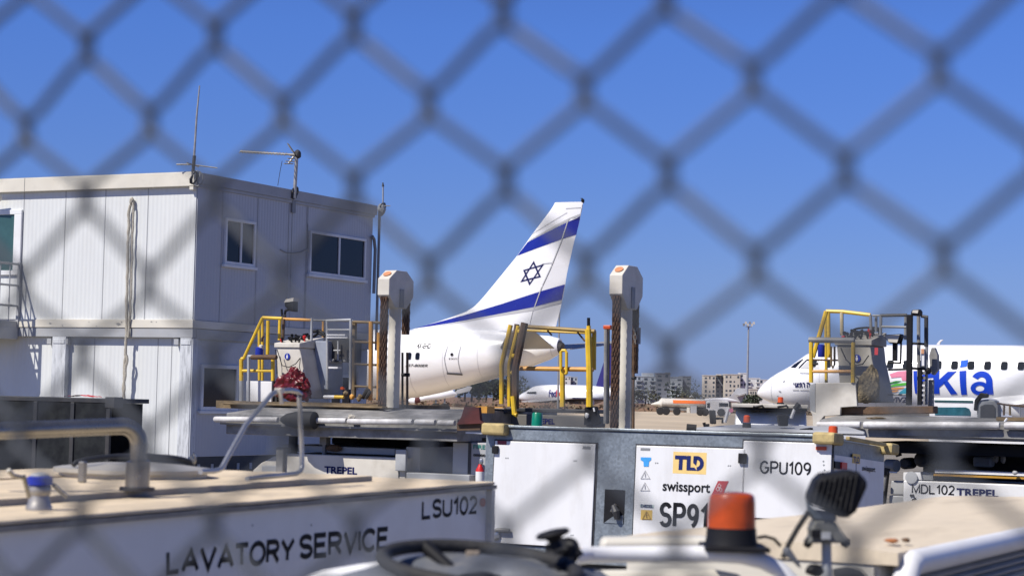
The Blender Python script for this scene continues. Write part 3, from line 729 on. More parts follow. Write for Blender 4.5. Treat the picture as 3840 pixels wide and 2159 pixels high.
def line_on_fin(p, q, w, m, parent):
    a, b = Vector(fin_pt(p)), Vector(fin_pt(q)); n_ = Vector((-(b - a).y, (b - a).x)).normalized() * w / 2; mb = MB()
    mb.poly([(v.x, 0, v.y) for v in (a - n_, b - n_, b + n_, a + n_)])
    return T.part('hinge_gap', sliced(mb, lambda x, z: on_fin(x, z) - .01, 0, .3), m, parent)
def mark(name, pts, m, parent):
    mb = MB(); mb.poly([(x, 0, z) for x, z in [fin_pt(p) for p in pts]])
    return T.part(name, sliced(mb, on_fin, 0.25, 0.4), m, parent, smooth=True)
mark('blue_band', (zE(1424, 628), zE(1520, 505), zE(1990, 268), zE(1952, 432)), M['blue_band'], fin)
mark('blue_band', (zE(500, 1280), zE(700, 1228), zE(1000, 1150), zE(1300, 1062), zE(1600, 962), zE(1842, 882), zE(1812, 1020), zE(1580, 1090), zE(1200, 1165), zE(850, 1230), zE(640, 1262)), M['blue_band'], fin)
mark('grey_band', (zE(1560, 470), zE(1760, 360), zE(1890, 290), zE(1990, 245), zE(1988, 262), zE(1520, 500)), M['jet_grey'], fin)
mark('grey_band', (zE(640, 1270), zE(850, 1236), zE(1200, 1170), zE(1580, 1096), zE(1812, 1026), zE(1804, 1052), zE(1580, 1122), zE(1200, 1182), zE(850, 1242)), M['jet_grey'], fin)
for hp in ((zE(1585, 1105), zE(1655, 905)), (zE(1660, 895), zE(1738, 722)), (zE(1740, 715), zE(1828, 492)), (zE(1830, 487), zE(1893, 292))): line_on_fin(hp[0], hp[1], .05, M['jet_grey'], fin)
line_on_fin(zE(1655, 700), zE(1745, 690), .04, M['jet_grey'], fin); line_on_fin(zE(1870, 200), zE(2000, 190), .04, M['jet_grey'], fin); line_on_fin(zE(1560, 430), zE(1880, 235), .03, M['jet_grey'], fin)
# six pointed star as two outlined triangles
def tri(pts, w):
    c = Vector((sum(p[0] for p in pts) / 3, sum(p[1] for p in pts) / 3)); out = []
    for i in range(3):
        a_, b_ = Vector(pts[i]), Vector(pts[(i + 1) % 3]); ai = a_ + (c - a_) * w; bi = b_ + (c - b_) * w
        out.append([a_, b_, bi, ai])
    return out
s_up = [fin_pt(zE(1584, 672)), fin_pt(zE(1464, 866)), fin_pt(zE(1648, 818))]
s_dn = [fin_pt(zE(1545, 895)), fin_pt(zE(1488, 756)), fin_pt(zE(1676, 700))]
mb = MB()
for k, t in enumerate((s_up, s_dn)):
    for q in tri(t, 0.24): mb.poly([(v[0], 0, v[1]) for v in q])
T.part('star', sliced(mb, lambda x, z: on_fin(x, z) - 0.004, 0, 0.3), M['ink_blue'], fin)
# tailplanes: underside seen from below; spans run along y
r_le, r_te = T.at(zN(250, 365), -1.0), T.at(zN(905, 372), -0.6)
def stab(sgn):
    rootx0, rootz = T.at(zN(270, 372), -1.35)[0], T.at(zN(300, 385), -1.35)[1]
    cr, ct, sp, sw, dih = 3.3, 1.5, 5.9, 3.5, 0.115
    vs = []; fs = []
    n = 7
    for i in range(2):
        f = i; y = sgn * (1.0 + sp * f); xl = rootx0 + 0.0 + sw * f; c = cr + (ct - cr) * f; z = rootz + dih * sp * f
        for k in range(n):
            vs.append((xl + c * k / (n - 1), y, z + 0.10 * c * 0.5 * math.sqrt(k / (n - 1)) * (1 - k / (n - 1)) + 0.02))
        for k in range(n):
            vs.append((xl + c * k / (n - 1), y, z - 0.10 * c * 0.5 * math.sqrt(k / (n - 1)) * (1 - k / (n - 1)) - 0.02))
    w = 2 * n
    for k in range(n - 1): fs += [(k, k + 1, w + k + 1, w + k), (n + k, w + n + k, w + n + k + 1, n + k + 1)]
    fs += [(0, w, w + n, n), (n - 1, 2 * n - 1, w + 2 * n - 1, w + n - 1), tuple(range(w, w + n)) + tuple(range(2 * w - 1, w + n - 1, -1)), tuple(range(n - 1, -1, -1)) + tuple(range(n, w))]
    return MB().add(vs, fs)
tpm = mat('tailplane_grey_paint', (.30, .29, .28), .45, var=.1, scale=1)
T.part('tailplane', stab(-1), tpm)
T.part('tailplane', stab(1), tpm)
# door, windows, small lettering on the skin
def skin_outline(pts, w):
    P2 = [T.at(p, -1.9) for p in pts]; mb = MB()
    for i in range(len(P2)):
        a_, b_ = Vector(P2[i]), Vector(P2[(i + 1) % len(P2)]); n_ = Vector((-(b_ - a_).y, (b_ - a_).x)).normalized() * w / 2; e_ = (b_ - a_).normalized() * w / 2
        q = [a_ - n_ - e_, b_ - n_ + e_, b_ + n_ + e_, a_ + n_ - e_]; mb.poly([(v.x, 0, v.y) for v in q])
    return mb
do = skin_outline((zF(655, 322), zF(680, 304), zF(755, 306), zF(768, 325), zF(745, 480), zF(752, 620), zF(640, 612), zF(628, 470)), 0.05)
door = T.part('door', sliced(do, lambda x, z: side(x, z), 0.2, 0.15), M['panel_line'])
hb = skin_outline((zF(640, 612), zF(752, 620)), 0.10)
T.part('hinge_sill', sliced(hb, lambda x, z: side(x, z, 0.03), 0.2, 0.1), M['grey'], door)
mb = MB(); c = T.at(zF(692, 436), -1.9); mb.poly([(c[0] + 0.09 * math.cos(i * .785), 0, c[1] + 0.09 * math.sin(i * .785)) for i in range(8)])
T.part('door_handle', sliced(mb, lambda x, z: side(x, z, 0.03), 0.05), M['black'], door)
mb = MB(); a = T.at(zF(668, 482), -1.9); b = T.at(zF(738, 468), -1.9); fit_text(mb, 'EXIT', a[0], b[0], a[1], b[1], 0); T.part('lettering', sliced(mb, lambda x, z: side(x, z, 0.02), 0, 0.1), M['ink'], door)
jl = mat('pale_skin_joint', (.62, .62, .63), .5, var=.05)
def cabin_window(cx, cz, w, h):
    mb = MB(); pts = []
    for i in range(16):
        t = 2 * math.pi * i / 16; c_, s_ = math.cos(t), math.sin(t)
        pts.append((cx + w / 2 * math.copysign(abs(c_) ** 0.5, c_), 0, cz + h / 2 * math.copysign(abs(s_) ** 0.5, s_)))
    return mb.poly(pts)
for p in ((388, 452), (315, 452)):
    c = T.at(zF(*p), -1.95); T.part('window', sliced(cabin_window(c[0], c[1], 0.26, 0.40), lambda x, z: side(x, z, 0.016), 0, 0.1), M['glass'])
for txt, p0, p1, sh in (('737-800ER', (285, 550), (482, 528), 0.4), ('4X-EHD', (375, 380), (498, 332), 0.0)):
    a = T.at(zF(*p0), -1.9); b = T.at(zF(*p1), -1.9); mb = MB(); fit_text(mb, txt, a[0], b[0], a[1], b[1], 0, 0.01, shear=sh)
    T.part('lettering', sliced(mb, lambda x, z: side(x, z, 0.016), 0, 0.1), M['ink'] if 'E' in txt[-3:] else M['panel_line'])
for k in range(7):
    xj = x0 + .9 + k * 2.05; z0_, r0_ = fus(xj); mb = MB()
    mb.poly([(xj - .014, 0, z0_ - r0_ * .9), (xj + .014, 0, z0_ - r0_ * .9), (xj + .014, 0, z0_ + r0_ * .8), (xj - .014, 0, z0_ + r0_ * .8)])
    T.part('skin_joint', sliced(mb, lambda x, z: side(x, z, .008), 0, .15), jl)
# landing gear and wings, further along behind the office
T.part('wing', MB().add([(x0 - 16, -1.5, zc0 - 1.3), (x0 - 9.5, -1.5, zc0 - 1.3), (x0 - 6.2, -17, zc0 - 0.1), (x0 - 7.8, -17, zc0 - 0.1), (x0 - 16, -1.5, zc0 - 0.9), (x0 - 9.5, -1.5, zc0 - 1.15), (x0 - 6.2, -17, zc0), (x0 - 7.8, -17, zc0)], [(0, 1, 2, 3), (7, 6, 5, 4), (0, 4, 5, 1), (1, 5, 6, 2), (2, 6, 7, 3), (3, 7, 4, 0)]), M['jet_grey'])
T.part('wing', MB().add([(x0 - 16, 1.5, zc0 - 1.3), (x0 - 9.5, 1.5, zc0 - 1.3), (x0 - 6.2, 17, zc0 - 0.1), (x0 - 7.8, 17, zc0 - 0.1), (x0 - 16, 1.5, zc0 - 0.9), (x0 - 9.5, 1.5, zc0 - 1.15), (x0 - 6.2, 17, zc0), (x0 - 7.8, 17, zc0)], [(0, 3, 2, 1), (4, 5, 6, 7), (0, 1, 5, 4), (1, 2, 6, 5), (2, 3, 7, 6), (3, 0, 4, 7)]), M['jet_grey'])
for yy in (-2.8, 2.8):
    g = MB().tube([(x0 - 10, yy * 0.9, zc0 - 1.2), (x0 - 10, yy, 0.6)], 0.14)
    gl = T.part('landing_gear', g, M['grey'])
    T.part('tyre', MB().lathe((x0 - 10, yy, 0.56), (0, 1, 0), [(-0.45, 0.4), (-0.4, 0.56), (-0.1, 0.56), (0.1, 0.56), (0.4, 0.56), (0.45, 0.4)], 24), M['rubber'], gl)
g = T.part('landing_gear', MB().tube([(x0 - 27, 0, zc0 - 1.5), (x0 - 27, 0, 0.4)], 0.1), M['grey'])
T.part('tyre', MB().lathe((x0 - 27, 0, 0.36), (0, 1, 0), [(-0.3, 0.25), (-0.26, 0.36), (0.26, 0.36), (0.3, 0.25)], 24), M['rubber'], g)
# bird on the tip of the fin
bp = T.mw @ Vector((fin_pt(zR(1000, 165))[0], 0, fin_pt(zR(1000, 160))[1]))
D = Thing('bird', 'small black bird perched on the tip of the tail fin', 'bird', 2185, 109, GRID); D.move(bp)
mb = MB(); a = D.pt(zR(975, 72)); b = D.pt(zR(990, 110)); c = D.pt(zR(1012, 170))
mb.tube([a, Vector(a).lerp(Vector(b), .4), b, Vector(b).lerp(Vector(c), .5), c], [0.035, 0.05, 0.10, 0.085, 0.02], 10)
mb.tube([a, Vector(a) + Vector((-0.12, 0, -0.01))], [0.02, 0.004], 6)
D.part('body', mb, M['black'], smooth=True)

# ================================================================== blue lettered airliner on the right
A = Thing('blue_lettered_airliner', 'white airliner with its nose at left and big blue lettering on the side', 'airliner', 3300, 90, GRID)
YS = -1.5
pt = [zI(95, 905), zI(110, 870), zI(160, 810), zI(250, 738), zI(330, 695), zI(400, 660), zI(480, 600), zI(560, 545), zI(640, 508), zI(800, 478), zI(1200, 466), zI(1700, 462), zI(2500, 459)]
# top line of the fuselage on the symmetry plane; bottom from the known section
tl = [A.at(p) for p in pt]
zt1 = tl[-2][1]; RA = 1.62
def top_z(x):
    for (xa, za), (xb2, zb_) in zip(tl, tl[1:]):
        if xa <= x <= xb2: return za + (zb_ - za) * (x - xa) / (xb2 - xa)
    return tl[-1][1] if x > tl[-1][0] else tl[0][1]
xn = tl[0][0]; zn = tl[0][1]; zbm = zt1 - 2 * RA
zcen = zt1 - RA
def bot_z(x):
    u = min(max((x - xn) / 5.2, 0), 1); return zn - (zn - zbm) * (1 - (1 - u) ** 2.2) ** 0.62
def afus(x):
    t = min(top_z(x), zt1); b_ = bot_z(x); return ((t + b_) / 2, max(0.03, (t - b_) / 2))
def afus2(x):
    if x > xn + 9: return (zcen, RA)
    return afus(x)
xs = [xn + 0.001, xn + 0.08, xn + 0.2, xn + 0.4] + [xn + 0.7 + 0.35 * k for k in range(22)] + [xn + 9.2, xn + 12, xn + 16, xn + 20, xn + 24]
tail = [(xn + 27, zcen + 0.25, 1.4), (xn + 31, zcen + 0.7, 0.85), (xn + 34.5, zcen + 1.1, 0.3)]
def afus3(x):
    if x > xn + 24:
        seq = [(xn + 24, zcen, RA)] + tail
        for q, w_ in zip(seq, seq[1:]):
            if q[0] <= x <= w_[0]:
                f = (x - q[0]) / (w_[0] - q[0]); return (q[1] + (w_[1] - q[1]) * f, q[2] + (w_[2] - q[2]) * f)
    return afus2(x)
A.part('fuselage', skin_body(afus3, xs + [t[0] for t in tail], 56, 0.93), M['jet_white'], smooth=True)
def aside(x, z, off=0.012):
    zc, r = afus3(x); k = max(0.0, 1 - ((z - zc) / r) ** 2); return -r * 0.93 * math.sqrt(k) - off
# windows
gwin = mat('matt_cabin_window', (.016, .020, .028), .7, var=.2, spec=.08)
w0 = A.at(zI(2325, 652), YS); w1 = A.at(zI(1875, 652), YS); pitch = (w0[0] - w1[0]) / 3
for k in range(-12, 16):
    cx = w0[0] + k * pitch
    A.part('window', sliced(cabin_window(cx, w0[1], 0.30, 0.36), lambda x, z: aside(x, z, 0.03), 0, 0.09), gwin)
for k in range(-2, 8):                                # faint skin joints
    xj = xn + 6 + k * 2.55; mb = MB()
    z0_, r0_ = afus3(xj)
    mb.poly([(xj - .012, 0, z0_ - r0_ * .9), (xj + .012, 0, z0_ - r0_ * .9), (xj + .012, 0, z0_ + r0_ * .95), (xj - .012, 0, z0_ + r0_ * .95)])
    A.part('skin_joint', sliced(mb, lambda x, z: aside(x, z, .008), 0, .12), jl)
# cockpit glazing
def skin_poly(TT, pts, fn, y=YS, dx=0.15, dz=0.1):
    mb = MB(); mb.poly([(q[0], 0, q[1]) for q in (TT.at(p, y) for p in pts)]); return sliced(mb, fn, dx, dz)
ck = A.part('cockpit_window', skin_poly(A, (zI(378, 668), zI(405, 640), zI(495, 590), zI(505, 596), zI(440, 672)), lambda x, z: aside(x, z, 0.02), -0.9), M['glass'])
A.part('cockpit_window', skin_poly(A, (zI(452, 672), zI(525, 592), zI(600, 590), zI(600, 604), zI(530, 604), zI(470, 676)), lambda x, z: aside(x, z, 0.02), -1.2), M['glass'])
A.part('cockpit_window', skin_poly(A, (zI(474, 674), zI(535, 607), zI(640, 606), zI(660, 680)), lambda x, z: aside(x, z, 0.018), -1.3), M['jet_grey'])
# lettering
def skin_text(txt, p0, p1, m, bold, name='lettering', sh=0.0, y=YS):
    a = A.at(p0, y); b = A.at(p1, y); mb = MB(); fit_text(mb, txt, a[0], b[0], a[1], b[1], 0, bold, shear=sh)
    return A.part(name, sliced(mb, lambda x, z: aside(x, z, 0.02), 0, 0.12), m)
def skin_shape(pts, m, name='lettering'):
    return A.part(name, skin_poly(A, pts, lambda x, z: aside(x, z, 0.02), YS, 0, 0.12), m)
AB = M['arkia_blue']
skin_shape((zI(1508, 700), zI(1570, 700), zI(1575, 905), zI(1520, 905)), AB)                                  # stem of the r
skin_shape((zI(1560, 760), zI(1640, 700), zI(1690, 705), zI(1690, 760), zI(1640, 765), zI(1575, 820)), AB)
skin_shape((zI(1690, 690), zI(1742, 690), zI(1742, 908), zI(1690, 908)), AB)                                  # k
skin_shape((zI(1742, 780), zI(1820, 706), zI(1878, 706), zI(1900, 700), zI(1800, 805), zI(1742, 850)), AB)
skin_shape((zI(1775, 800), zI(1822, 790), zI(1905, 908), zI(1845, 915)), AB)
skin_shape((zI(1925, 702), zI(1985, 697), zI(1990, 914), zI(1938, 918)), AB)                                  # i
skin_shape((zI(1928, 606), zI(1994, 597), zI(1988, 660), zI(1926, 668)), mat('light_blue_lettering', (0.03, 0.13, 0.66), 0.6, spec=.1))
# a: ring bowl, arch and stem
def ring_pts(c, rx, rz, wx, wz, t0, t1, n=22):
    o = [zI(c[0] + rx * math.cos(R(t0 + (t1 - t0) * i / n)), c[1] - rz * math.sin(R(t0 + (t1 - t0) * i / n))) for i in range(n + 1)]
    k = [zI(c[0] + wx * math.cos(R(t0 + (t1 - t0) * i / n)), c[1] - wz * math.sin(R(t0 + (t1 - t0) * i / n))) for i in range(n, -1, -1)]
    return o + k
def ring_shape(*a_):
    q = ring_pts(*a_); h = len(q) // 2; mb = MB()
    L3 = [A.at(p, YS) for p in q]
    for i in range(h - 1): mb.poly([(v[0], 0, v[1]) for v in (L3[i], L3[i + 1], L3[2 * h - 2 - i], L3[2 * h - 1 - i])])
    A.part('lettering', sliced(mb, lambda x, z: aside(x, z, 0.02), 0, 0.12), AB)
ring_shape((2110, 858), 84, 62, 40, 26, 0, 360)
ring_shape((2128, 800), 98, 98, 40, 44, 0, 150)
skin_shape((zI(2166, 798), zI(2226, 798), zI(2231, 914), zI(2175, 914)), AB)
# coloured swoosh of the first letter
def sw(pts, m): skin_shape([zO(*p) for p in pts], m)
sw(((970, 760), (1060, 728), (1150, 722), (1160, 740), (1070, 752), (990, 790)), M['pink'])
sw(((985, 778), (1080, 745), (1160, 745), (1160, 830), (1110, 830), (1100, 790), (990, 800)), M['pink'])
sw(((965, 855), (1040, 832), (1110, 832), (1060, 850), (960, 872)), mat('dark_green_lettering', (0.02, 0.22, 0.03), 0.4))
sw(((950, 892), (1040, 862), (1165, 850), (1150, 880), (1040, 890), (955, 905)), M['lime'])
sw(((950, 915), (1050, 902), (1140, 900), (1110, 915), (1040, 928), (955, 930)), M['amber'])
sw(((945, 948), (1050, 932), (1070, 940), (1030, 955), (965, 958)), M['amber'])
sw(((1060, 985), (1080, 950), (1150, 905), (1165, 905), (1165, 990)), M['cyan'])
# Hebrew word and small lines near the nose, drawn stroke by stroke
def strokes(lines, w, m, y=YS):
    mb = MB()
    for a_, b_ in lines:
        a2, b2 = Vector(A.at(zH(*a_), y)), Vector(A.at(zH(*b_), y)); n_ = Vector((-(b2 - a2).y, (b2 - a2).x)).normalized() * w / 2
        mb.poly([(v.x, 0, v.y) for v in (a2 - n_, b2 - n_, b2 + n_, a2 + n_)])
    A.part('lettering', sliced(mb, lambda x, z: aside(x, z, 0.025), 0.15, 0), m)
strokes([((1752, 750), (1758, 766)), ((1768, 750), (1774, 750)), ((1774, 750), (1776, 794)), ((1788, 750), (1812, 794)), ((1810, 750), (1792, 772)), ((1792, 772), (1790, 794)),
         ((1822, 752), (1826, 794)), ((1822, 752), (1840, 752)), ((1840, 752), (1844, 794)), ((1852, 752), (1872, 752)), ((1872, 752), (1872, 794)),
         ((1896, 752), (1926, 752)), ((1926, 752), (1926, 794)), ((1902, 768), (1902, 794))], 0.055, M['ink_blue'])
strokes([((1740, 818), (1810, 818)), ((1820, 820), (1920, 820))], 0.04, M['jet_grey'])
strokes([((1820, 652), (1930, 654))], 0.03, M['panel_line'])
strokes([((1628, 738), (1650, 728)), ((1582, 828), (1606, 836)), ((1556, 880), (1576, 884))], 0.05, M['panel_line'])
skin_text('VIVZ', zO(975, 1068), zO(1170, 1010), M['ink_blue'], 0.04, sh=0.3)
# wing fairing, wings, blended winglet beyond the roof line
x_w = A.at(zP(1400, 900), -2.0)[0]
zroot = A.at(zP(1400, 900), -2.0)[1]
A.part('wing_fairing', MB().blob((x_w + 2.6, 0, zbm + 0.5), 6.0, 1.95, 1.0, 0, 1, 0, 3), M['jet_white'], smooth=True)
def awing(sgn):
    vs = []
    for (xl, c, y, z, t) in ((x_w - 0.5, 6.0, 1.2, zbm + 0.55, 0.35), (x_w + 3.6, 2.9, 6, zbm + 1.0, 0.2), (x_w + 6.9, 1.4, 13.2, zbm + 1.75, 0.08)):
        vs += [(xl, sgn * y, z), (xl + c * 0.3, sgn * y, z + t), (xl + c, sgn * y, z), (xl + c * 0.3, sgn * y, z - t)]
    fs = []
    for i in (0, 4):
        for k in range(4): fs.append((i + k, i + (k + 1) % 4, i + 4 + (k + 1) % 4, i + 4 + k))
    fs += [(0, 3, 2, 1), (8, 9, 10, 11)]
    return MB().add(vs, fs)
A.part('wing', awing(-1), M['jet_white']); A.part('wing', awing(1), M['jet_white'])
yw = 13.2
mb = MB(); mb.prism([A.at(p, yw) for p in (zP(380, 215), zP(420, 130), zP(450, 95), zP(470, 84), zP(498, 86), zP(478, 98), zP(455, 120), zP(440, 215))], yw - 0.06, yw + 0.06)
A.part('winglet', mb, M['jet_white'])
for yy in (-2.6, 2.6):
    g = A.part('landing_gear', MB().tube([(x_w + 4.5, yy, zbm + 0.3), (x_w + 4.5, yy, 0.5)], 0.12), M['grey'])
    A.part('tyre', MB().lathe((x_w + 4.5, yy, 0.5), (0, 1, 0), [(-0.4, 0.38), (-0.35, 0.5), (0.35, 0.5), (0.4, 0.38)], 24), M['rubber'], g)
g = A.part('landing_gear', MB().tube([(xn + 3.2, 0, zbm + 0.3), (xn + 3.2, 0, 0.35)], 0.09), M['grey'])
A.part('tyre', MB().lathe((xn + 3.2, 0, 0.34), (0, 1, 0), [(-0.28, 0.24), (-0.24, 0.34), (0.24, 0.34), (0.28, 0.24)], 24), M['rubber'], g)
A.part('fin', MB().prism([(xn + 29, zcen + 1.2), (xn + 35.2, zcen + 7), (xn + 37.2, zcen + 7), (xn + 34.4, zcen + 1.2)], -0.15, 0.15), M['jet_white'])

# ================================================================== cargo jet far behind, nose at left
G = Thing('cargo_jet', 'distant white cargo jet with purple tail and purple orange lettering', 'airliner', 2080, 400, GRID)
tl2 = [G.at(zN(*p)) for p in ((520, 985), (530, 950), (560, 925), (610, 905), (640, 880), (690, 850), (760, 832), (900, 824), (1100, 826), (1300, 830), (1440, 838))]
x2, z2 = tl2[0]; zt2 = tl2[7][1]; zbm2 = G.at(zN(900, 1062))[1]
def gt(x):
    for (xa, za), (xb2, zb_) in zip(tl2, tl2[1:]):
        if xa <= x <= xb2: return za + (zb_ - za) * (x - xa) / (xb2 - xa)
    return zt2
def gf(x):
    t = gt(x); u = min(max((x - x2) / 8, 0), 1); b_ = z2 - (z2 - zbm2) * (1 - (1 - u) ** 2) ** 0.6; return ((t + b_) / 2, max(0.05, (t - b_) / 2))
L_ = tl2[-1][0] - x2
def gf2(x):
    if x > x2 + L_ * 0.92:
        f = (x - x2 - L_ * 0.92) / (L_ * 0.5); zc, r = gf(x2 + L_ * 0.9); return (zc + r * 0.5 * f, r * (1 - 0.85 * f))
    return gf(x)
G.part('fuselage', skin_body(gf2, [x2 + 0.002, x2 + 0.3, x2 + 0.9] + [x2 + 1.5 + k * (L_ * 1.42 - 1.5) / 26 for k in range(27)], 36, 0.95), M['jet_white'], smooth=True)
def gside(x, z, off=0.03):
    zc, r = gf2(x); k = max(0.0, 1 - ((z - zc) / r) ** 2); return -r * 0.95 * math.sqrt(k) - off
def gtext(txt, p0, p1, m):
    a = G.at(p0, -2.5); b = G.at(p1, -2.5); mb = MB(); fit_text(mb, txt, a[0], b[0], a[1], b[1], 0, 0.04)
    G.part('lettering', sliced(mb, lambda x, z: gside(x, z), 0, 0.4), m)
gtext('Fed', zN(858, 972), zN(948, 882), M['purple'])
gtext('Ex', zN(944, 965), zN(1005, 882), M['signal_red'])
G.part('cockpit_window', sliced(MB().poly([(q[0], 0, q[1]) for q in (G.at(zN(*p), -1.5) for p in ((605, 918), (620, 908), (735, 905), (735, 930), (690, 930), (620, 926)))]), lambda x, z: gside(x, z, .08), 0.4, 0.3), gwin)
G.part('fin', MB().prism([G.at(zN(*p)) for p in ((1440, 832), (1530, 560), (1640, 250), (1760, 250), (1700, 560), (1600, 830), (1500, 960), (1478, 960), (1460, 870))], -0.25, 0.25), M['purple'])
G.part('wing', MB().prism([G.at(zN(*p), -3) for p in ((1050, 1030), (1200, 1010), (1420, 990), (1640, 985), (1640, 1000), (1300, 1030), (1100, 1042))], -22, -2.5), M['jet_grey'])
e_c = G.pt(zN(1250, 1022), -9)
G.part('engine', MB().lathe(e_c, (1, 0, 0), [(-2.6, 1.15), (-2.3, 1.35), (0.5, 1.4), (2.6, 0.8)], 24), M['jet_white'], smooth=True)
for xx, yy in ((x2 + 5, 0), (x2 + L_ * 0.6, -4), (x2 + L_ * 0.6, 4)):
    g = G.part('landing_gear', MB().tube([(xx, yy, zbm2 + 0.6), (xx, yy, 0.5)], 0.25), M['grey'])
    G.part('tyre', MB().lathe((xx, yy, 0.55), (0, 1, 0), [(-0.5, 0.4), (-0.4, 0.55), (0.4, 0.55), (0.5, 0.4)], 16), M['rubber'], g)

# small white aircraft glimpsed under the tail of the flag airliner
Q_ = Thing('small_white_aircraft', 'small white aircraft with a maroon band seen under the airliner belly', 'aircraft', 1600, 190, 0)
a = Q_.pt(zAA(90, 520)); b = Q_.pt(zAA(190, 525)); c = Q_.pt(zAA(340, 480)); d = Q_.pt(zAA(520, 455)); e = Q_.pt(zAA(680, 430)); f = Q_.pt(zAA(740, 440))
k = 190 / F / 3.4347
Q_.part('nose_cone', MB().tube([a, Vector(a).lerp(Vector(b), .5), b], [4 * k, 38 * k, 44 * k], 16), M['jet_white'], smooth=True)
Q_.part('engine_band', MB().tube([b, Vector(b).lerp(Vector(c), .45)], [40 * k, 38 * k], 16), M['maroon'])
Q_.part('fuselage', MB().tube([Vector(b).lerp(Vector(c), .3), c, d, e, f], [26 * k, 38 * k, 50 * k, 46 * k, 8 * k], 18), M['jet_white'], smooth=True)
Q_.part('tail_wing', MB().prism([Q_.at(zAA(*p)) for p in ((700, 420), (740, 380), (900, 330), (930, 350), (900, 400), (760, 430))], -0.1, 0.1), M['jet_grey'])
for px, ww in ((460, 34), (575, 20)):
    g = Q_.at(zAA(px, 560)); lg = Q_.part('landing_gear', MB().box(g[0] - 0.08, g[0] + 0.08, -0.1, 0.1, 0.4, g[1] + 2.2), M['grey'])
    Q_.part('tyre', MB().lathe((g[0], 0, 0.55), (0, 1, 0), [(-0.3, 0.4), (-0.26, 0.55), (0.26, 0.55), (0.3, 0.4)], 16), M['rubber'], lg)

# small jet with an upright pale tail behind the tanker
J = Thing('distant_white_jet', 'distant white jet with a tall pale swept tail behind the tanker', 'airliner', 2760, 420, 0)
J.part('fin', MB().prism([J.at(zQ(*p)) for p in ((1640, 705), (1715, 660), (1815, 530), (1850, 518), (1990, 530), (1985, 600), (1925, 720), (1900, 790), (1690, 770))], -0.3, 0.3), M['jet_grey'])
cc = [J.pt(zQ(1040, 800)), J.pt(zQ(1240, 750)), J.pt(zQ(1420, 745)), J.pt(zQ(1640, 750)), J.pt(zQ(1900, 770))]
k = 420 / F / 4.994
J.part('fuselage', MB().tube(cc, [20 * k, 34 * k, 40 * k, 50 * k, 20 * k], 18), M['jet_white'], smooth=True)
J.part('tailplane', MB().prism([J.at(zQ(*p), -1) for p in ((1800, 650), (1975, 595), (1985, 605), (1830, 668))], -4, -0.5), M['jet_grey'])
for dx in (-12, -4):
    jx = cc[2][0] + dx * 0.5; lg = J.part('landing_gear', MB().box(jx - .12, jx + .12, -0.12, 0.12, 0.5, cc[2][2]), M['grey'])
    J.part('tyre', MB().lathe((jx, 0, 0.55), (0, 1, 0), [(-0.4, 0.4), (-0.35, 0.55), (0.35, 0.55), (0.4, 0.4)], 14), M['rubber'], lg)
# ================================================================== main deck loader behind, at left
L = Thing('cargo_loader', 'big cargo loader with two chain columns and a red sack on its control stand', 'cargo loader', 1480, 24.5, GRID, 'cargo loaders')
zdk = L.at(zY(400, 380), 0.0)[1]                      # height of the deck lip
def seg_roll(T, y0px, splits, r, y, m, taper=False):
    """row of bumper rolls along photo points"""
    for p0, p1 in splits:
        a = Vector(T.pt(p0, y)); b = Vector(T.pt(p1, y)); d = (b - a).normalized() * 0.012
        T.part('bumper_roll', MB().tube([a + d, a + d * 3, b - d * 3, b - d], [r * 0.9, r, r, r * 0.9], 14), m, smooth=True)
    return
seg_roll(L, 0, ((zX(95, 388), zX(1130, 398)), (zX(1180, 402), zX(2225, 415)), (zY(10, 425), zY(1065, 432)), (zY(1085, 434), zY(1425, 442)), (zY(1450, 446), zY(1740, 450))), 0.038, 0.0, M['worn_white'])
a = L.at(zX(130, 430), 0.05); b = L.at(zY(1740, 520), 0.05)
z_hi = L.at(zY(900, 225), 0.5)[1]
mb = MB().add([(a[0] + 0.12, 0.10, zdk + 0.02), (b[0], 0.10, zdk + 0.02), (b[0], 0.75, z_hi), (a[0] + 0.45, 0.75, z_hi), (a[0] + 0.12, 0.10, zdk - 0.25), (b[0], 0.10, zdk - 0.25), (b[0], 0.75, zdk - 0.25), (a[0] + 0.45, 0.75, zdk - 0.25)],
              [(0, 1, 2, 3), (4, 7, 6, 5), (0, 4, 5, 1), (1, 5, 6, 2), (2, 6, 7, 3), (3, 7, 4, 0)])
L.part('deck_lip', mb, M['grime'], bevel=0.01)
L.part('deck', MB().box(a[0] + 0.4, b[0] - .25, 0.752, 3.4, zdk - 0.22, z_hi - 0.005), M['grime'])
mb = MB(); c0 = L.at(zX(190, 445), 0.03); c1 = L.at(zY(1760, 560), 0.03); mb.box(c0[0], c1[0], 0.03, 0.098, c1[1], c0[1] - 0.02)
L.part('deck_skirt', mb, M['grime'])
L.part('rope_knot', MB().blob(L.pt(zY(80, 350), 0.03), 0.05, 0.03, 0.03, 0.5, 3, 2, 2), M['rope'])
# scissor arms before black boxes painted as the shade below the deck
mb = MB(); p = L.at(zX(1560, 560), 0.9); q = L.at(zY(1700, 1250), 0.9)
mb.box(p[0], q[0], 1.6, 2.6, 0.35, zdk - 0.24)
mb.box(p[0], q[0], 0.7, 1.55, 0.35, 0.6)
L.part('chassis_shade_box', mb, M['black'])
for s_, e_ in (((p[0] + 0.2, 1.0, 0.7), (q[0] - 0.3, 1.0, zdk - 0.3)), ((p[0] + 0.2, 1.3, zdk - 0.3), (q[0] - 0.3, 1.3, 0.7))):
    L.part('scissor_arm', MB().tube([s_, e_], 0.07, 6), M['dark'])
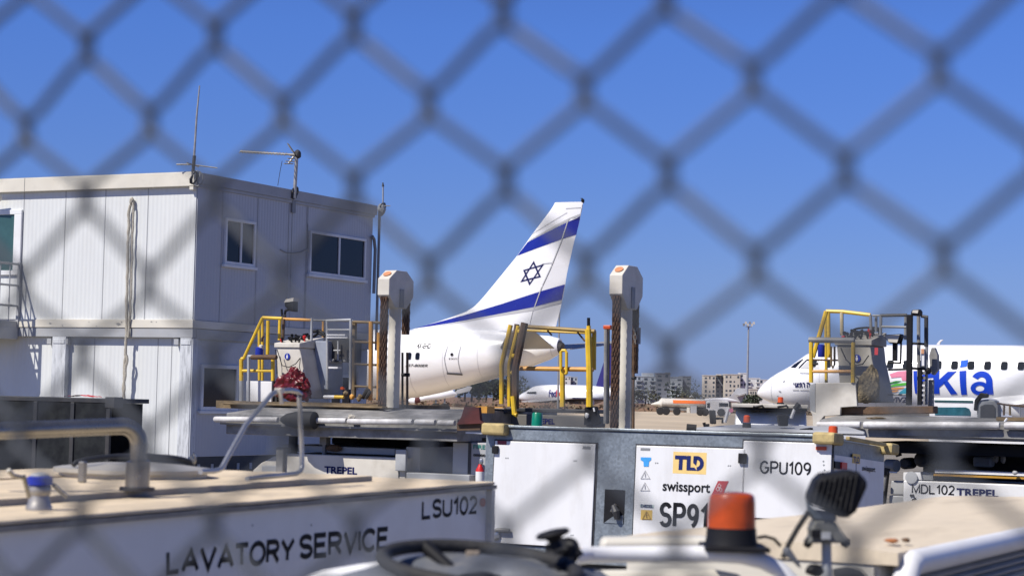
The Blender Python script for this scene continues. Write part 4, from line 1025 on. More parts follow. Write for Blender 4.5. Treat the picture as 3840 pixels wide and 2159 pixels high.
# motor cover with the maker's lettering
a = L.at(zX(1200, 930), 0.30); b = L.at(zY(935, 1370), 0.30)
cov = L.part('motor_cover', MB().box(a[0], b[0], 0.30, 1.5, b[1] - 0.35, a[1]), M['offwhite'], bevel=0.012)
a2 = L.at(zX(1210, 790), 0.55); b2 = L.at(zY(800, 930), 0.55)
L.part('upper_cover', MB().box(a2[0], b2[0], 0.50, 1.5, a[1] + 0.02, a2[1]), M['midgrey'], bevel=0.01)
L.words('TREPEL', zL(893, 587), zL(1158, 540), 0.297, M['ink_blue'], 0.035, parent=cov, space=1.02)
mb = MB(); 
for px in (zX(1200, 1200), zY(838, 1200)):
    x = L.at(px, 0.30)[0]; mb.box(x - 0.008, x + 0.008, 0.295, 0.299, b[1] - 0.3, a[1] - 0.03)
L.part('panel_gap', mb, M['dark'], cov)
x, z = L.at(zY(855, 1030), 0.28); L.part('latch', MB().blob((x, 0.28, z), 0.05, 0.03, 0.03, 0.2, 2, 3, 2), M['chrome'], cov)
x, z = L.at(zY(870, 920), 0.28); L.part('corner_upright', MB().box(x - 0.06, x + 0.09, 0.24, 0.296, a[1] - 0.16, a2[1] + 0.0), M['midgrey'], bevel=0.01)
x, z = L.at(zX(1155, 900), 0.25); L.part('corner_upright', MB().box(x - 0.06, x + 0.05, 0.24, 0.50, z - 0.30, z + 0.05), M['grime'], bevel=0.01)
# mudguard and box at its left
mb = MB(); L.outline(mb, (zX(1115, 985), zX(1060, 975), zX(840, 1090), zX(720, 1200), zX(700, 1330), zX(1115, 1330)), 0.35, 0.9)
L.part('mudguard', mb, M['offwhite'], bevel=0.01)
mb = MB(); L.rect(mb, zX(855, 1120), zX(1110, 1300), 0.25, 0.345); L.part('battery_box', mb, M['midgrey'], bevel=0.01)
x, z = L.at(zX(1870, 720), 0.45); mb = MB().box(x - 0.05, x + 0.05, 0.40, 0.5, z - 0.06, z + 0.07).box(x - 0.02, x + 0.02, 0.42, 0.46, z - 0.28, z - 0.061)
L.part('valve_block', mb, M['grime'])
x, z = L.at(zX(2010, 850), 0.46); L.part('chain_guard', MB().blob((x, 0.46, z), 0.12, 0.04, 0.045, 0.4, 3, 8, 2), M['rust'])
x, z = L.at(zX(1360, 800), 0.45); L.part('hose_bracket', MB().box(x - 0.05, x + 0.05, 0.42, 0.48, z - 0.12, z + 0.3), M['black'])
# recess and cabinet at the right end
mb = MB(); L.rect(mb, zY(950, 825), zY(1160, 1340), 0.45, 1.4); L.part('side_cabinet', mb, M['offwhite'], bevel=0.01)
mb = MB(); L.rect(mb, zY(950, 1235), zY(1960, 1400), 0.25, 0.9); L.part('step_plate', mb, M['midgrey'], bevel=0.01)
mb = MB(); L.rect(mb, zY(1695, 750), zY(2240, 1450), 0.42, 1.0); cab = L.part('hydraulic_cabinet', mb, M['midgrey'], bevel=0.012)
x = L.at(zY(1958, 1000), 0.41)[0]; L.part('door_gap', MB().box(x - 0.02, x + 0.02, 0.412, 0.418, 0.5, L.at(zY(1958, 760), 0.41)[1]), M['dark'], cab)
L.words('FIRE', zY(2020, 860), zY(2215, 800), 0.415, mat('teal_lettering', (0.02, 0.2, 0.16), 0.5), 0.02, parent=cab)
L.words('00000', zY(2020, 980), zY(2215, 945), 0.415, M['ink'], 0.04, parent=cab)
# fire extinguisher hung on the cabinet
fx = Thing('fire_extinguisher', 'red fire extinguisher with a white label hanging on the loader cabinet', 'fire extinguisher', 1800, 24, GRID)
pw = L.mw @ Vector((L.at(zY(2130, 1200), 0.33)[0], 0.33, 0)); fx.move(pw)
zt1_ = fx.at(zY(2135, 1130))[1]; zb_ = fx.at(zY(2130, 1420))[1]; rr = 0.052
fx.part('cylinder', MB().lathe((0, 0, zb_), (0, 0, 1), [(0, rr * .9), (0.02, rr), (zt1_ - zb_ - 0.05, rr), (zt1_ - zb_, 0.025), (zt1_ - zb_ + 0.02, 0.02)], 18), M['signal_red'], smooth=True)
fx.part('paper_label', MB().lathe((0, 0, zb_ + 0.03), (0, 0, 1), [(0, rr + .002), ((zt1_ - zb_) * 0.55, rr + .002)], 18), M['white'], smooth=True)
fx.part('valve_head', MB().blob((0.01, 0, zt1_ + 0.05), 0.03, 0.02, 0.05, 0.3, 2, 3, 2), M['chrome'])
# flap and yellow stop block on the right
mb = MB(); L.outline(mb, (zY(1880, 190), zY(2110, 195), zY(2130, 400), zY(2180, 455), zY(1755, 470), zY(1830, 350)), -0.12, -0.06); L.part('mud_flap', mb, M['maroon'])
mb = MB()
mb = MB(); L.outline(mb, (zY(1760, 470), zY(2150, 455), zY(2130, 560), zY(1760, 570)), -0.08, -0.02); L.part('flap_fringe', mb, M['rust'])
mb = MB(); L.rect(mb, zY(1900, 590), zY(2180, 622), -0.05, 0.0); L.part('cross_bar', mb, M['white'])
mb = MB(); L.rect(mb, zY(2100, 180), zY(2240, 290), 0.3, 0.5); L.part('cable_tray', mb, M['orange_yellow'])
# dark rubber roll on the deck lip
c = Vector(L.pt(zX(1450, 400), -0.06)); ax = Vector((1, 0, 0))
L.part('rubber_roll', MB().lathe(c, ax, [(-0.26, 0.03), (-0.18, 0.075), (-0.05, 0.105), (0.16, 0.115), (0.235, 0.11), (0.24, 0.06)], 22), M['rubber'], smooth=True)
# brown bridge beam with its platform
mb = MB(); L.rect(mb, zC(85, 1105), zC(1530, 1162), 0.55, 0.7); L.part('bridge_beam', mb, M['deck_rust'], bevel=0.01)
zpl = L.at(zC(800, 1092), 0.9)[1]
mb = MB().box(L.at(zC(100, 1100), 0.9)[0], L.at(zC(1560, 1100), 0.9)[0], 0.71, 2.6, zpl - 0.12, zpl - 0.02); L.part('platform', mb, M['deck_rust'])
# ---- yellow rail cage
YR = 0.85
def bar(T, pts, y, r, m, name='guard_rail', n=8): mb = MB(); T.bar(mb, pts, y, r * (.76 if T is L and y < 1.9 and r < .05 else .6), n); return T.part(name, mb, m)
Mz = lambda *q: [zM(*p) for p in q]
bar(L, Mz((78, 775), (78, 1030)), YR, 0.036, M['yellow'], 'post')
bar(L, Mz((78, 1030), (78, 1290)), YR, 0.036, M['midgrey'], 'post')
bar(L, Mz((105, 770), (330, 285)), YR, 0.028, M['yellow'])
bar(L, Mz((90, 912), (440, 912)), YR, 0.026, M['yellow'])
bar(L, Mz((78, 770), (105, 770)), YR, 0.03, M['yellow'])
bar(L, Mz((452, 780), (452, 1030)), YR, 0.034, M['yellow'], 'post')
bar(L, Mz((290, 420), (292, 1025)), YR + .9, 0.028, M['yellow'], 'post')
bar(L, Mz((328, 290), (328, 1025)), YR + .5, 0.026, M['yellow'], 'post')
bar(L, Mz((395, 320), (390, 720)), YR + .5, 0.034, M['yellow'], 'post')
bar(L, Mz((330, 285), (560, 295)), YR + .3, 0.028, M['yellow'])
bar(L, Mz((535, 300), (528, 550)), YR + .5, 0.030, M['yellow'], 'post')
bar(L, Mz((580, 300), (570, 540)), YR + .4, 0.026, M['rust'], 'lamp_post')
bar(L, Mz((560, 300), (920, 315)), YR + .9, 0.026, M['orange_yellow'])
bar(L, Mz((920, 315), (1400, 325)), YR + 1.2, 0.024, M['grime'])
bar(L, Mz((1045, 330), (1045, 590)), YR + 1.2, 0.03, M['orange_yellow'], 'post')
bar(L, Mz((1045, 860), (1042, 1140)), YR + 1.2, 0.03, M['yellow'], 'post')
bar(L, Mz((165, 740), (165, 1345)), YR - .1, 0.028, M['midgrey'], 'post')
bar(L, Mz((200, 752), (495, 752)), YR - .1, 0.042, M['rust'], 'arm_pad')
bar(L, Mz((160, 740), (210, 740)), YR - .1, 0.026, M['midgrey'])
mb = MB(); L.rect(mb, zM(135, 1032), zM(432, 1285), YR + .05, YR + .09); L.part('side_panel', mb, M['white'], bevel=0.006)
mb = MB(); L.rect(mb, zM(440, 1030), zM(495, 1290), YR + .1, YR + .25); L.part('side_panel', mb, M['dark'])
# blue bottle in its holder
x, z = L.at(zM(290, 715), YR + .2); L.part('fluid_bottle', MB().lathe((x, YR + .2, z - 0.03), (0, 0, 1), [(0, .05), (0.005, .055), (0.11, .055), (0.125, .03)], 16), M['blue'], smooth=True)
x, z = L.at(zM(312, 620), YR + .2); L.part('bottle_cap', MB().lathe((x, YR + .2, z - 0.04), (0, 0, 1), [(0, .03), (0.05, .028), (0.06, .01)], 12), M['cream'], smooth=True)
bar(L, Mz((318, 570), (325, 530), (345, 500)), YR + .2, 0.02, M['rust'], 'hose')
# flood lamp on its post
mb = MB(); L.outline(mb, Mz((590, 115), (600, 75), (695, 50), (690, 130), (640, 100)), YR + .2, YR + .5)
lamp = L.part('work_lamp', MB().prism([L.at(zM(*p), YR + .3) for p in ((588, 110), (605, 72), (690, 52), (692, 95), (690, 215), (640, 205), (590, 150))], YR + .3, YR + .42), M['black'], bevel=0.008)
L.part('lamp_hood', MB().prism([L.at(zM(*p), YR + .285) for p in ((583, 108), (603, 68), (694, 50), (690, 92))], YR + .285, YR + .43), M['offwhite'], lamp)
bar(L, Mz((590, 250), (600, 205), (640, 190)), YR + .4, 0.022, M['black'], 'lamp_bracket')
bar(L, Mz((555, 185), (560, 260), (600, 270)), YR + .4, 0.02, M['black'], 'lamp_bracket')
# ---- control stand
def console(T, front, depth_y, y, top_back, m, sign, knobs, seed):
    """front: outline photo points (tl, tr, mid right, bottom right, bottom left); lid slopes up to the back"""
    p = [T.at(q, y) for q in front]
    con = T.part('control_stand', MB().prism(p[:], y, y + depth_y), m, bevel=0.012)
    (xa, za), (xb2, zb_) = p[0], p[1]
    lidz = T.at(top_back, y + depth_y)[1]
    v = [(xa - .02, y - 0.02, za + 0.004), (xb2 + .02, y - 0.02, za + 0.004), (xb2 + .02, y + depth_y + .02, za + 0.004), (xa - .02, y + depth_y + .02, za + 0.004),
         (xa - .02, y - 0.02, za + 0.06), (xb2 + .02, y - 0.02, za + 0.06), (xb2 + .02, y + depth_y + .02, lidz), (xa - .02, y + depth_y + .02, lidz)]
    lid = T.part('control_panel', MB().add(v, [(0, 3, 2, 1), (4, 5, 6, 7), (0, 1, 5, 4), (1, 2, 6, 5), (2, 3, 7, 6), (3, 0, 4, 7)]), m, con, bevel=0.006)
    rnd = random.Random(seed)
    for k in range(knobs):
        g = 0.08 + 0.84 * (k // 6 + rnd.random() * .7) / (knobs / 6); f = (k % 6 + rnd.random() * .8) / 6
        x = xa + (xb2 - xa) * (0.04 + 0.92 * f); yy = y + depth_y * g; zz = za + 0.06 + (lidz - za - 0.06) * g
        h = rnd.uniform(0.03, 0.075); r = rnd.uniform(0.014, 0.024)
        T.part('control_knob', MB().lathe((x, yy, zz), (rnd.uniform(-.2, .2), -0.25, 1), [(0, r * 0.6), (h * 0.5, r * 0.5), (h * 0.55, r), (h, r), (h + 0.005, r * .5)], 10), M['black'] if k % 11 else M['signal_red'], lid)
    if sign:
        c = T.at(sign, y - 0.002); s_ = T.part('round_sign', MB().disc(c, 0.042, y - 0.012, y - 0.004), M['blue'], con)
        T.part('pictogram', MB().disc((c[0], c[1] + 0.022), 0.008, y - 0.016, y - 0.0125).prism([(c[0] - 0.011, c[1] + 0.011), (c[0] + 0.011, c[1] + 0.011), (c[0] + 0.013, c[1] - 0.005), (c[0] + 0.006, c[1] - 0.031), (c[0] - 0.006, c[1] - 0.031), (c[0] - 0.013, c[1] - 0.005)], y - 0.016, y - 0.0125), M['white'], s_)
    return con
con = console(L, Mz((490, 640), (760, 640), (785, 740), (870, 1235), (520, 1235)), 0.55, YR + .15, zM(900, 515), M['offwhite'], zM(625, 742), 22, 3)
bar(L, Mz((500, 660), (560, 850), (640, 870), (720, 830), (775, 760)), YR + .05, 0.008, M['black'], 'cable')
bar(L, Mz((480, 660), (500, 800), (500, 950)), YR + .08, 0.007, M['black'], 'cable')
bar(L, Mz((775, 770), (765, 870), (800, 1000)), YR + .1, 0.007, M['black'], 'cable')
# red plastic sack slumped against the stand
K_ = Thing('plastic_sack', 'crumpled shiny red plastic sack slumped against the control stand', 'sack', 1085, 25, GRID)
cs = L.mw @ Vector((L.at(zM(680, 1060), YR + .0)[0], YR + .0, L.at(zM(680, 1235), YR)[1])); K_.move(cs)
def sack():
    bm = bmesh.new(); bmesh.ops.create_icosphere(bm, subdivisions=5, radius=1)
    for v in bm.verts:
        p_ = v.co.copy()
        f = 0
        for o_, a_ in ((1.1, .30), (2.6, .24), (5, .14), (10, .07)): f += a_ * (1 - 2 * abs(mnoise.noise(p_ * o_ + Vector((3, 1, 7))))) * (.6 if o_ > 4 else 1)
        k = 0.85 + f
        z_ = max(-0.75, p_.z)
        wx = 0.40 * (1.0 - 0.36 * p_.z)
        v.co = Vector((p_.x * k * wx * .47 + 0.02 * (1 - p_.z) * (p_.x > 0), p_.y * k * 0.12, 0.155 + z_ * k * 0.19))
    o = MB().add([v.co[:] for v in bm.verts], [[v.index for v in f.verts] for f in bm.faces]); bm.free(); return o
redm = mat('glossy_red_plastic_film', (0.13, 0.004, 0.008), 0.36, var=0.6, scale=14)
K_.part('sack', sack(), redm, smooth=True)
# ---- grey lift cage with glazing at the right of the stand
G1 = M['midgrey']
bar(L, Mz((1085, 320), (1375, 310)), YR + .3, 0.022, G1, 'frame'); bar(L, Mz((1090, 320), (1095, 1130)), YR + .3, 0.022, G1, 'frame')
bar(L, Mz((1372, 315), (1365, 1130)), YR + .3, 0.026, G1, 'frame'); bar(L, Mz((1090, 428), (1375, 428)), YR + .3, 0.016, G1, 'frame')
mb = MB(); L.rect(mb, zM(1085, 480), zM(1300, 498), YR + .28, YR + .34); L.part('frame', mb, M['white'])
mb = MB(); L.rect(mb, zM(1085, 512), zM(1330, 528), YR + .28, YR + .34); L.part('frame', mb, M['white'])
mb = MB(); L.rect(mb, zM(1110, 540), zM(1355, 810), YR + .6, YR + .9); L.part('switch_cabinet', mb, M['dark'])
bar(L, Mz((1222, 560), (1220, 790)), YR + .55, 0.018, G1, 'frame'); bar(L, Mz((1170, 672), (1250, 672)), YR + .55, 0.014, G1, 'frame')
for q in ((1140, 800), (1160, 790), (1250, 800), (1300, 795)):
    L.part('lamp_socket', MB().blob(L.pt(zM(*q), YR + .5), 0.02, 0.02, 0.025, 0.3, 2, q[0], 2), M['grime'])
mb = MB(); L.rect(mb, zM(1090, 862), zM(1215, 886), YR + .3, YR + .4); L.part('frame', mb, M['white'])
mb = MB(); L.rect(mb, zM(950, 560), zM(1085, 1230), YR + .5, YR + .9); L.part('electric_cabinet', mb, mat('blue_grey_paint', (0.30, 0.33, 0.40), 0.5, var=.15), bevel=0.01)
bar(L, Mz((930, 450), (1000, 440), (1060, 480)), YR + .3, 0.03, M['black'], 'joystick_arm'); bar(L, Mz((930, 510), (990, 470), (1070, 500)), YR + .3, 0.026, M['black'], 'joystick_arm')
bar(L, Mz((912, 290), (905, 560)), YR + .2, 0.022, G1, 'frame')
OY = M['orange_yellow']
bar(L, Mz((1610, 330), (1605, 1260)), YR + .2, 0.05, OY, 'post'); bar(L, Mz((1705, 460), (1700, 1255)), YR + .1, 0.05, OY, 'post')
bar(L, Mz((1415, 330), (1405, 1230)), YR + .4, 0.045, M['deck_rust'], 'post')
for yy in (572, 835, 1095): bar(L, Mz((1420, yy), (1725, yy + 10)), YR + .3, 0.02, M['deck_rust'])
bar(L, Mz((1400, 335), (1720, 345)), YR + .3, 0.024, M['deck_rust'])
bar(L, Mz((1450, 920), (1450, 1140)), YR + .4, 0.02, G1, 'frame')
x, z = L.at(zM(1275, 1110), YR + .5); L.part('warning_lamp', MB().lathe((x, YR + .5, z - .03), (0, 0, 1), [(0, .036), (.03, .034), (.045, .015)], 14), M['lamp_orange'], smooth=True)
mb = MB(); L.rect(mb, zM(1000, 1125), zM(1700, 1140), YR + .4, YR + .6); L.part('kick_plate', mb, M['midgrey'])
bar(L, Mz((1055, 1220), (1180, 1220)), YR + .1, 0.03, M['white'], 'lying_tube'); bar(L, Mz((1180, 1220), (1290, 1222)), YR + .1, 0.028, M['yellow'], 'lying_tube')
bar(L, Mz((1510, 1235), (1575, 1120)), YR + .15, 0.04, M['rubber'], 'hose'); bar(L, Mz((1550, 1240), (1600, 1150)), YR + .15, 0.03, M['rubber'], 'hose')
for q in ((1385, 1220), (1480, 1215), (1465, 1245), (1310, 1180)):
    L.part('coupling', MB().blob(L.pt(zM(*q), YR + .1), 0.035, 0.03, 0.035, 0.35, 2.5, q[0], 2), M['deck_rust'] if q[0] != 1385 else OY)

# ---- chain columns
def column(T, head, chains, tube_px, y, flip=False):
    """octagonal sheave case on a lifting cylinder with two hanging chains; head: outline of the broad face"""
    # the broad face looks along local +x; it is narrow along x
    pass
def chain_column(T, cx, cy, z0, zbase, zhead_top, hw, hh, tx, rtube, zch):
    # broad octagon in the y-z plane, thickness tx along x
    oc = [(-0.42, 1.0), (0.42, 1.0), (1.0, 0.52), (1.0, -0.35), (0.45, -1.0), (-0.45, -1.0), (-1.0, -0.35), (-1.0, 0.52)]
    zc = zhead_top - hh
    vs = []
    for sx_ in (-tx, tx): vs += [(cx + sx_, cy + a_ * hw, zc + b_ * hh) for a_, b_ in oc]
    n = 8; fs = [tuple(range(n - 1, -1, -1)), tuple(range(n, 2 * n))] + [(i, (i + 1) % n, (i + 1) % n + n, i + n) for i in range(n)]
    hd = T.part('sheave_case', MB().add(vs, fs), M['offwhite'], bevel=0.008)
    T.part('case_slot', MB().box(cx + tx + 0.001, cx + tx + 0.012, cy - 0.045, cy + 0.05, zc - hh * 0.95, zc + hh * 0.02), M['grey'], hd)
    # orange reflector on the sloping front face
    p1 = Vector((cx, cy - hw, zc + 0.52 * hh)); p2 = Vector((cx, cy - 0.42 * hw, zc + hh)); c = (p1 + p2) / 2; nn = Vector((0, -(p2.z - p1.z), (p2.y - p1.y))).normalized()
    T.part('reflector', MB().lathe(c + nn * 0.002, nn, [(0, tx * 0.62), (0.012, tx * 0.62)], 18), mat('faded_orange_reflector', (0.62, 0.27, 0.13), 0.5), hd)
    T.part('lift_cylinder', MB().lathe((cx, cy, zbase), (0, 0, 1), [(0, rtube), (zc - hh * 0.9 - zbase, rtube)], 24), M['cream'], smooth=True)
    for sg in (-1, 1):
        yy = cy + sg * (hw - 0.035); mb = MB(); zz = zch if sg < 0 else zch + (0.9 if sg > 0 else 0)
        top_ = zc - 0.3 * hh; lo_z = zch if sg < 0 else zch + .9
        mb.box(cx - .050, cx + .050, yy - .016, yy + .016, lo_z, top_)
        pitch = .052; k = 0; zz = lo_z
        while zz < top_ - pitch:
            for xa2, xb3 in (((-.046, -.026), (.026, .046), (-.010, .010)) if k % 2 else ((-.030, -.008), (.008, .030))):
                mb.box(cx + xa2, cx + xb3, yy - .03, yy + .03, zz + .004, zz + pitch * .88)
            zz += pitch; k += 1
        T.part('chain', mb, M['chain'])
# first column: photo reference of its tube centre and head
def col_at(T, ptube_top, head_top_px, head_bot_px, y, zch_px):
    x, z = T.at(ptube_top, y); zt_2 = T.at(head_top_px, y)[1]; zb2_ = T.at(head_bot_px, y)[1]
    return x, zt_2, zb2_
x, zh, zb2_ = col_at(L, zCC(320, 800), zCC(400, 140), zCC(400, 690), 0.75, None)
chain_column(L, x, 0.75, 0, z_hi + 0.01, zh, 0.31, (zh - zb2_) / 2, 0.085, 0.080, z_hi + 0.05)
x, zh, zb2_ = col_at(L, zF(2320, 200), zE(2420, 718), zE(2420, 1110), 0.75, None)
chain_column(L, x, 0.75, 0, .45, zh, 0.31, (zh - zb2_) / 2, 0.085, 0.080, z_hi - 0.4)
bar(L, [zF(268, 420), zF(268, 930)], 1.0, 0.02, M['black'], 'guide_rod'); bar(L, [zF(312, 420), zF(312, 930)], 1.0, 0.022, M['rust'], 'guide_rod')
bar(L, [zF(262, 625), zF(330, 625)], 1.0, 0.03, M['black'], 'clamp')
bar(L, [zF(2372, 360), zF(2368, 1120)], 1.0, 0.02, M['grime'], 'guide_rod'); bar(L, [zF(2395, 330), zF(2392, 1120)], 1.0, 0.022, M['rust'], 'guide_rod')
bar(L, [zF(2378, 655), zF(2416, 655)], 1.0, 0.03, M['black'], 'clamp')
mb = MB(); L.rect(mb, zF(2395, 190), zF(2428, 340), 1.0, 1.1); L.part('limit_switch', mb, M['grime'])
bar(L, [zF(2140, 200), zF(2135, 1075)], 1.6, 0.035, M['grime'], 'ladder_rail'); bar(L, [zF(2165, 200), zF(2160, 1075)], 1.7, 0.022, M['dark'], 'ladder_rail')
mb = MB(); L.rect(mb, zF(2112, 168), zF(2180, 205), 1.4, 1.7); L.part('warning_lamp', mb, M['lamp_orange'], bevel=0.01)
# ---- far platform with its own yellow rail cage
YQ = 2.0
Nz = lambda *q: [zN(*p) for p in q]
mb = MB(); L.rect(mb, zN(345, 1092), zN(1400, 1165), YQ, YQ + .4); L.part('far_platform', mb, M['dark'], bevel=0.01)
mb = MB(); L.rect(mb, zN(345, 1168), zN(1400, 1330), YQ + .02, YQ + .4); fpan = L.part('platform_side', mb, mat('grimy_dark_panel', (.16, .15, .135), .6, var=.3, scale=5, dirt=(.07, .06, .05), dirt_amt=.5), bevel=0.01)
L.words('TREPEL', zN(690, 1283), zN(945, 1225), YQ + .015, M['ink_blue'], 0.03, parent=fpan)
mb = MB(); L.outline(mb, Nz((1390, 1080), (1440, 1080), (1490, 1270), (1450, 1300), (1290, 1300), (1300, 1090)), YQ - .03, YQ + .0); L.part('end_guard', mb, M['black'])
bar(L, Nz((1405, 1095), (1415, 1140)), YQ - .06, 0.02, M['white'], 'hook')
L.part('hook', MB().blob(L.pt(zN(1325, 1190), YQ - .06), .03, .02, .04, .3, 2, 4, 2), M['midgrey'])
mb = MB(); L.rect(mb, zN(150, 1105), zN(380, 1165), YQ - .2, YQ - .01); L.part('cable_box', mb, M['dark'], bevel=0.01)
mb = MB(); L.rect(mb, zN(10, 1080), zN(330, 1100), YQ - .3, YQ - .2); L.part('rusty_ledge', mb, OY)
Yl = M['yellow']
bar(L, Nz((425, 120), (318, 590), (318, 1050)), YQ + .05, 0.055, Yl); bar(L, Nz((515, 130), (408, 580), (408, 1080)), YQ - .05, 0.042, Yl)
bar(L, Nz((590, 95), (480, 640), (480, 1110)), YQ - .2, 0.085, M['rust'], 'bent_post')
bar(L, Nz((500, 110), (420, 600), (400, 1000)), YQ + .2, 0.06, M['rust'], 'bent_post')
bar(L, Nz((450, 960), (470, 1170), (500, 1180)), YQ - .25, 0.045, Yl, 'foot')
for q in ((525, 195), (455, 485), (440, 685)): L.part('bolt_lug', MB().blob(L.pt(zN(*q), YQ - .15), .025, .02, .03, .2, 2, q[0], 2), Yl)
bar(L, Nz((600, 140), (1420, 195)), YQ, 0.045, mat('worn_dark_yellow', (0.32, 0.20, 0.04), 0.5, var=.4)); bar(L, Nz((600, 185), (1330, 215)), YQ + .1, 0.028, Yl)
bar(L, Nz((860, 185), (910, 240)), YQ + .05, 0.02, M['rust'], 'strut'); bar(L, Nz((1215, 205), (1300, 310)), YQ + .05, 0.02, M['rust'], 'strut')
bar(L, Nz((520, 632), (1400, 645)), YQ, 0.05, M['orange_yellow']);
bar(L, Nz((1340, 175), (1355, 640), (1355, 1085)), YQ - .02, 0.075, Yl, 'post')
bar(L, Nz((1412, 190), (1408, 650)), YQ + .1, 0.05, Yl, 'post'); bar(L, Nz((1350, 200), (1400, 370)), YQ + .05, 0.03, Yl, 'strut')
bar(L, Nz((1035, 620), (1038, 1085)), YQ, 0.06, Yl, 'post')
bar(L, Nz((1018, 640), (1018, 440), (1035, 420), (1070, 420), (1085, 445), (1085, 690), (1070, 700)), YQ - .05, 0.034, Yl, 'gate_handle')
bar(L, Nz((1345, 35), (1345, 130)), YQ, 0.036, M['black'], 'grip'); bar(L, Nz((1345, 130), (1345, 180)), YQ, 0.05, Yl, 'grip')
mb = MB(); L.rect(mb, zN(1320, 880), zN(1330, 1085), YQ + .3, YQ + .35); L.part('post', mb, M['yellow'])
for k in range(4):
    L.part('wheel', MB().lathe((x - 3.2 + (k % 2) * 3.4, 0.8 + 2.0 * (k // 2), 0.35), (0, 1, 0), [(-0.14, .28), (-.12, .35), (.12, .35), (.14, .28)], 24), M['rubber'])
L.part('chassis_beam', MB().box(x - 5.2, x + 0.4, 0.9, 2.7, 0.3, 0.5), M['dark'])

# ================================================================== loader at right
C = Thing('deck_loader', 'cargo loader at right with a leafy sack on its control stand and MDL102 lettering', 'cargo loader', 3400, 21.5, GRID, 'cargo loaders')
seg_roll(C, 0, ((zI(632, 1190), zI(1040, 1190)), (zI(1052, 1190), zI(2300, 1196)), (zI(2325, 1196), zI(2900, 1199))), 0.042, 0.0, M['worn_white'])
zl = C.at(zI(1600, 1190), 0)[1]
a = C.at(zI(640, 1225), 0.05); b = C.at(zI(2900, 1285), 0.05); zlo2 = b[1]
mb = MB().box(a[0] + 0.9, b[0], 0.04, 0.2, C.at(zI(1600, 1290), 0.04)[1], C.at(zI(1600, 1222), 0.04)[1]); C.part('deck_skirt', mb, M['grime'])
zhi2 = C.at(zI(1600, 1112), 0.5)[1]
C.part('deck_lip', MB().add([(a[0] + .02, .08, zl + .03), (b[0], .08, zl + .03), (b[0], .6, zhi2), (a[0] + .1, .6, zhi2), (a[0] + .02, .08, zl - .15), (b[0], .08, zl - .15), (b[0], .6, zl - .15), (a[0] + .1, .6, zl - .15)],
       [(0, 1, 2, 3), (4, 7, 6, 5), (0, 4, 5, 1), (1, 5, 6, 2), (2, 6, 7, 3), (3, 7, 4, 0)]), M['grime'], bevel=0.008)
C.part('deck', MB().box(a[0] + 0.1, b[0], 0.602, 3.2, zl - 0.15, zhi2 - 0.006), M['grime'])
mb = MB(); C.outline(mb, (zI(845, 1025), zI(1690, 1018), zI(1690, 1085), zI(850, 1098)), 0.55, 0.75); C.part('bridge_beam', mb, M['rust'], bevel=0.01)
C.part('splash_of_rust', MB().blob(C.pt(zI(1170, 1130), 0.3), .12, .07, .015, .5, 3, 5, 2), M['deck_rust'])
# white side screen
YC = 0.45
mb = MB(); C.outline(mb, (zI(622, 808), zI(985, 808), zI(1000, 1020), zI(850, 1030), zI(845, 1100), zI(700, 1110), zI(640, 1180), zI(632, 1240), zI(600, 1240), zI(596, 1110), zI(575, 1060), zI(622, 1085)), YC, YC + .05); C.part('side_screen', mb, M['offwhite'], bevel=0.006)
mb = MB(); C.outline(mb, (zI(570, 830), zI(620, 812), zI(620, 1085), zI(575, 1070)), YC + .1, YC + .5); C.part('side_screen', mb, M['midgrey'])
Iz = lambda *q: [zI(*p) for p in q]
bar(C, Iz((583, 440), (583, 805)), YC, 0.042, Yl, 'post'); bar(C, Iz((965, 440), (962, 805)), YC, 0.042, Yl, 'post')
bar(C, Iz((565, 420), (975, 425)), YC, 0.055, M['grime'], 'arm_pad'); bar(C, Iz((590, 705), (950, 705)), YC, 0.03, M['orange_yellow'])
bar(C, Iz((600, 580), (720, 160)), YC + .3, 0.045, Yl); bar(C, Iz((740, 170), (745, 580)), YC + .5, 0.036, Yl, 'post'); bar(C, Iz((715, 200), (720, 805)), YC + .8, 0.032, Yl, 'post')
bar(C, Iz((720, 160), (870, 165), (1120, 195)), YC + .5, 0.036, Yl); bar(C, Iz((860, 170), (862, 380)), YC + .5, 0.036, mat('weathered_yellow_grey', (0.5, 0.42, 0.26), 0.6, var=.3), 'post')
bar(C, Iz((765, 480), (765, 640), (780, 675), (795, 640), (795, 480)), YC + .6, 0.022, M['deck_rust'], 'hose')
bar(C, Iz((590, 600), (860, 605)), YC + .6, 0.018, M['rust'])
x, z = C.at(zI(690, 575), YC + .3); C.part('fluid_bottle', MB().lathe((x - .02, YC + .3, z), (0, 0, 1), [(0, .036), (0.005, .04), (0.135, .04), (0.145, .02)], 16), M['blue'], smooth=True)
bar(C, Iz((600, 640), (645, 636)), YC - .02, 0.022, M['black'], 'latch')
con2 = console(C, Iz((815, 470), (1120, 470), (1135, 600), (1215, 985), (850, 985)), 0.55, YC + .25, zI(1190, 355), mat('grey_stand_paint', (.40, .375, .32), .6, var=.2, scale=5, dirt=(.16, .14, .11), dirt_amt=.6), zI(1000, 585), 30, 8)  # darker grey base than the other stand, mottled at random
x, z = C.at(zI(1100, 350), YC + .7); C.part('steering_wheel', MB().tube([(x - .03 + .16 * math.cos(t * .393), YC + .75 + .12 * math.sin(t * .393), z + .03 + .03 * math.sin(t * .393)) for t in range(16)], 0.012, 8, closed=True), M['black'])
mb = MB(); C.rect(mb, zI(1158, 490), zI(1188, 555), YC + .235, YC + .245); C.part('warning_sticker', mb, M['swiss_red'])
bar(C, Iz((850, 490), (900, 600), (960, 650), (1050, 640), (1105, 560)), YC + .12, 0.012, M['dark'], 'cable')
